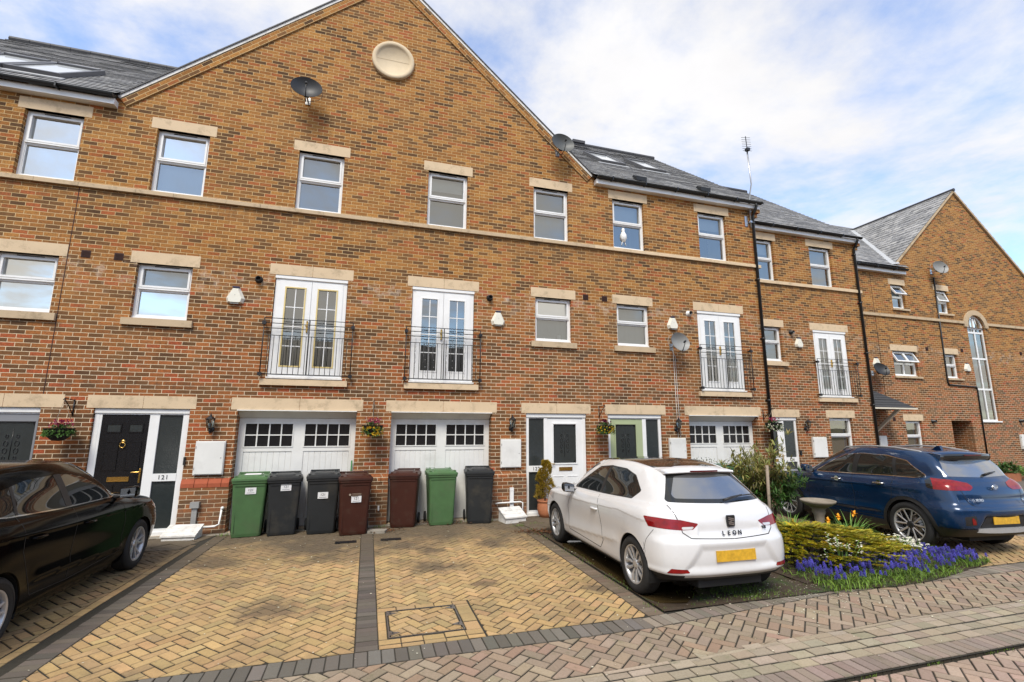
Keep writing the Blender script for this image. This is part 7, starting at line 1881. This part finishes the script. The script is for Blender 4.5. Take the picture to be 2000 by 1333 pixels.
# topiary spiral in terracotta pot
tp = wempty('potted_topiary', (3.72, 9.88, 0), 'golden spiral conifer in a round terracotta pot by the white front door', 'potted plant')
m = MB(); m.lathe([(.0, .0), (.11, .0), (.165, .10), (.185, .20), (.17, .30), (.165, .335), (.185, .345), (.185, .37), (.155, .37), (.15, .33), (0, .33)], (3.72, 9.88, 0), 32); m.build('pot', M['terracotta'], tp)
g = MB(); k = 0
while k < 3600:
    t = pr2.random() ** .8; z = .40 + .78 * t; R0 = .19 * (1 - t) ** .7 + .04; a = pr2.uniform(0, 6.28); ph = (a - t * 15) % 6.283
    gap_ = abs(ph - 3.14) < .8 and t > .15
    rr = R0 * (.45 if gap_ else 1) * pr2.uniform(.75, 1.05); p = Vector((3.70 + rr * math.cos(a) + .03 * math.sin(t * 9), 9.86 + rr * math.sin(a), z)); leaf(g, p, Vector((math.cos(a), math.sin(a), pr2.uniform(.2, 1.3))), .05, .018, 0, rc(.45, 1.35)); k += 1
g.build('foliage', M['conifer'], tp); m = MB(); m.tube([(3.70, 9.87, .3), (3.71, 9.86, 1.1)], .015, 6); m.build('trunk', M['bark'], tp)

# hanging baskets
def basket(x, y, z, yw, bz, label, fl1, fl2, trail=.18, cone=False, dx=0):
    r = wempty('hanging_basket', (x, y, z), label, 'hanging basket', 'hanging flower baskets on the front walls')
    b = MB(); xb = x + dx; b.tube([(xb, yw - .01, bz + .02), (xb, yw - .01, bz - .26)], .010, 6); b.tube([(xb, yw - .01, bz - .24), (xb + (x - xb) * .5, (yw + y) / 2, bz - .10), (x, y, bz + .02), (x, y - .03, bz + .0)], .008, 6); b.tube([(xb, yw - .01, bz), (x, y, bz + .03)], .007, 6); b.build('bracket', M['black_metal'], r)
    c = MB(); R1 = .17
    for k in range(3): a = 2.1 * k + .5; c.tube([(x, y, bz), (x + R1 * math.cos(a), y + R1 * math.sin(a), z + .09)], .003, 4)
    c.build('chain', M['wood'], r)
    w = MB(); w.lathe([(.0, -.12), (.08, -.11), (.145, -.05), (.185, .03), (.20, .085), (.21, .09), (.19, .09), (0, .08)], (x, y, z), 24); w.build('bowl', M['basket'], r)
    g = MB()
    for i in range(120): a = pr2.uniform(0, 6.28); rr = pr2.uniform(0, .14); leaf(g, (x + rr * math.cos(a), y + rr * math.sin(a), z + .08 + pr2.uniform(0, .05)), rdir(.6), .05, .024)
    if trail:
        for i in range(150):
            a = pr2.uniform(2.4, 7.0); rr = pr2.uniform(.13, .20); zz = z + .06 - pr2.random() ** 1.5 * trail; leaf(g, (x + rr * math.cos(a), y + rr * math.sin(a), zz), Vector((math.cos(a), math.sin(a), -.6)), .05, .026)
    g.build('foliage', M['leaf_green'], r)
    f = MB()
    for i in range(26):
        a = pr2.uniform(0, 6.28); rr = pr2.uniform(0, .16); c0 = Vector((x + rr * math.cos(a), y + rr * math.sin(a), z + .13 + pr2.uniform(0, .09)))
        for q in range(5): leaf(f, c0, (math.cos(q * 1.26), -.6, math.sin(q * 1.26)), .030, .028, 0, rc(.7, 1.2))
    for i in range(42):
        a = pr2.uniform(3.0, 6.4); c0 = Vector((x + .19 * math.cos(a), y + .19 * math.sin(a), z + .07 - pr2.random() * trail))
        for q in range(5): leaf(f, c0, (math.cos(q * 1.26), -.5, math.sin(q * 1.26)), .027, .026, 1, rc(.7, 1.2))
    tag(f.build('flowers', [M[fl1], M[fl2]], r), kind='stuff')
basket(-4.90, YA - .30, 1.76, YA, 2.32, 'black hanging basket with pink flowers between the grey and black front doors', 'pink_fl', 'leaf_bright', .10)
basket(.10, YA - .30, 1.83, YA, 2.38, 'hanging basket with yellow trailing flowers on the brick pier between two garage doors', 'pink_fl', 'yellow_fl', .18)
basket(5.16, YA - .30, 1.85, YA, 2.36, 'hanging basket of purple and orange flowers between white and green front doors', 'purple_fl', 'yellow_fl', .16)
basket(9.90, YA - .32, 1.93, YA, 2.35, 'hanging basket with pink and cream flowers in front of the long black drainpipe', 'pink_fl', 'white_fl', .18)
# potted plants at the far wall
pp = wempty('plant_trough', (22.4, 11.9, 0), 'brown trough of leafy plants against the far brick wall', 'potted plant')
m = MB(); m.prism([(21.9, 11.8, 0), (21.85, 11.75, .28), (21.85, 12.15, .28), (21.9, 12.1, 0)], (1.0, 0, 0)); m.build('trough', M['terracotta'], pp, bevel=.01)
g = MB()
for i in range(260): leaf(g, (pr2.uniform(21.8, 22.9), pr2.uniform(11.75, 12.1), pr2.uniform(.28, .60)), rdir(.4), .16, .07)
g.build('foliage', M['leaf_green'], pp)
bush('green_bush', 23.8, 11.9, 0, .8, .3, .42, M['leaf_bright'], 'low bright green bush by the far wall at right edge of the photo', 350, .13, .06, 8)

SUN_E = 2.0; CLOUD_SEED = 17.2; CLOUD = (5.45, 5.4, 5.45); SKYM = 1.0; EXPO = .92
# ------------------------------------------------------------------ opposite side of the street (seen in reflections)
op = wempty('opposite_house', (0, -14, 0), 'long brick terrace across the road, seen only as a reflection in the glass', 'house')
m = MB(); m.box(-26, 26, -22, -14, -.05, 5.4); m.build('wall', M['brick'], op)
m = MB(); m.prism([(-26.3, -13.7, 5.3), (-26.3, -18, 8.2), (-26.3, -22.3, 5.3)], (52.6, 0, 0)); m.build('roof', M['slate_dark'], op)
for k in range(10):
    x = -23 + k * 5.1
    for z0, z1 in ((.9, 2.2), (3.4, 4.7)):
        w = MB(); frame(w, x - .6, x + .6, z0, z1, -14.0, -13.93, .08); w.box(x - .04, x + .04, -14, -13.94, z0, z1); w.build('window', M['upvc'], op)
# ------------------------------------------------------------------ camera, sun and sky
cam = bpy.data.cameras.new('Camera'); co = bpy.data.objects.new('Camera', cam); COL.objects.link(co)
co.location = (0, 0, 1.936); co.rotation_mode = 'XYZ'
yaw, pit, rol = R(-16.6525), R(10.0356), R(.2597)
Mx = Matrix.Rotation(yaw, 4, 'Z') @ Matrix.Rotation(math.pi / 2 + pit, 4, 'X') @ Matrix.Rotation(rol, 4, 'Z')
co.rotation_euler = Mx.to_euler('XYZ')
cam.sensor_width = 36; cam.lens = 36 * 926.73 / 2000; cam.clip_end = 2000; cam.clip_start = .05
scene.camera = co
SUN_EL, SUN_AZ = 52, 205      # azimuth measured from +y clockwise
sd = Vector((math.sin(R(SUN_AZ)) * math.cos(R(SUN_EL)), math.cos(R(SUN_AZ)) * math.cos(R(SUN_EL)), math.sin(R(SUN_EL))))
sun = bpy.data.lights.new('Sun', 'SUN'); sun.energy = SUN_E; sun.angle = R(22); sun.color = (1, .94, .83)
so = bpy.data.objects.new('Sun', sun); COL.objects.link(so); so.rotation_euler = (-sd).to_track_quat('-Z', 'Y').to_euler(); so.location = (0, 0, 30)
w = bpy.data.worlds.new('World'); scene.world = w; w.use_nodes = True; nt = w.node_tree; nt.nodes.clear()
def N(t, **k):
    n = nt.nodes.new(t)
    for a, b in k.items(): setattr(n, a, b)
    return n
def mth(op, a, b=None, c=None, clamp=False):
    n = N('ShaderNodeMath', operation=op, use_clamp=clamp)
    for i, v in enumerate((a, b, c)):
        if v is None: continue
        if isinstance(v, (int, float)): n.inputs[i].default_value = v
        else: nt.links.new(v, n.inputs[i])
    return n.outputs[0]
sky = N('ShaderNodeTexSky', sky_type='NISHITA', sun_disc=False, sun_elevation=R(SUN_EL), sun_rotation=R(SUN_AZ), air_density=1.0, dust_density=.6, ozone_density=1.6)
tc = N('ShaderNodeTexCoord'); sep = N('ShaderNodeSeparateXYZ'); nt.links.new(tc.outputs['Generated'], sep.inputs[0])
zz = mth('ADD', mth('MAXIMUM', sep.outputs[2], 0.0), .16)
cb = N('ShaderNodeCombineXYZ'); nt.links.new(mth('DIVIDE', sep.outputs[0], zz), cb.inputs[0]); nt.links.new(mth('DIVIDE', sep.outputs[1], zz), cb.inputs[1]); cb.inputs[2].default_value = CLOUD_SEED
def noise_(scale, det, rough, dist=0.0):
    n = N('ShaderNodeTexNoise'); n.inputs['Scale'].default_value = scale; n.inputs['Detail'].default_value = det; n.inputs['Roughness'].default_value = rough; n.inputs['Distortion'].default_value = dist; nt.links.new(cb.outputs[0], n.inputs['Vector']); return n.outputs['Fac']
a = noise_(1.15, 9, .60, .25); b = noise_(.42, 3, .5); c = noise_(5.0, 6, .6)
s_ = mth('ADD', mth('ADD', mth('MULTIPLY', a, .62), mth('MULTIPLY', b, .38)), mth('MULTIPLY', mth('SUBTRACT', c, .5), .10))
mr = N('ShaderNodeMapRange'); mr.interpolation_type = 'SMOOTHSTEP'; mr.inputs[1].default_value = .385; mr.inputs[2].default_value = .54; mr.inputs[3].default_value = .10; mr.inputs[4].default_value = 1.0; nt.links.new(s_, mr.inputs[0])
shade = N('ShaderNodeMapRange'); shade.inputs[1].default_value = .35; shade.inputs[2].default_value = .75; shade.inputs[3].default_value = 1.0; shade.inputs[4].default_value = .88; nt.links.new(noise_(2.1, 6, .6), shade.inputs[0])
clc = N('ShaderNodeVectorMath', operation='SCALE'); clc.inputs[0].default_value = CLOUD; nt.links.new(shade.outputs[0], clc.inputs['Scale'])
mx = N('ShaderNodeMix', data_type='RGBA'); nt.links.new(mr.outputs[0], mx.inputs[0]); 
skt = N('ShaderNodeVectorMath', operation='MULTIPLY'); nt.links.new(sky.outputs[0], skt.inputs[0]); skt.inputs[1].default_value = (1.45, 1.6, 1.8)
skm = N('ShaderNodeVectorMath', operation='SCALE'); nt.links.new(skt.outputs[0], skm.inputs[0]); skm.inputs['Scale'].default_value = SKYM
nt.links.new(skm.outputs[0], mx.inputs[6]); nt.links.new(clc.outputs[0], mx.inputs[7])
bg = N('ShaderNodeBackground'); bg.inputs['Strength'].default_value = .1; nt.links.new(mx.outputs[2], bg.inputs['Color'])
wo = N('ShaderNodeOutputWorld'); nt.links.new(bg.outputs[0], wo.inputs['Surface'])
scene.view_settings.view_transform = 'Standard'; scene.view_settings.look = 'None'; scene.view_settings.gamma = 1; scene.view_settings.exposure = EXPO; scene.view_settings.use_curve_mapping = False
scene.cycles.max_bounces = 6; scene.cycles.transparent_max_bounces = 8; scene.cycles.diffuse_bounces = 3; scene.cycles.glossy_bounces = 4
scene.cycles.caustics_reflective = False; scene.cycles.caustics_refractive = False
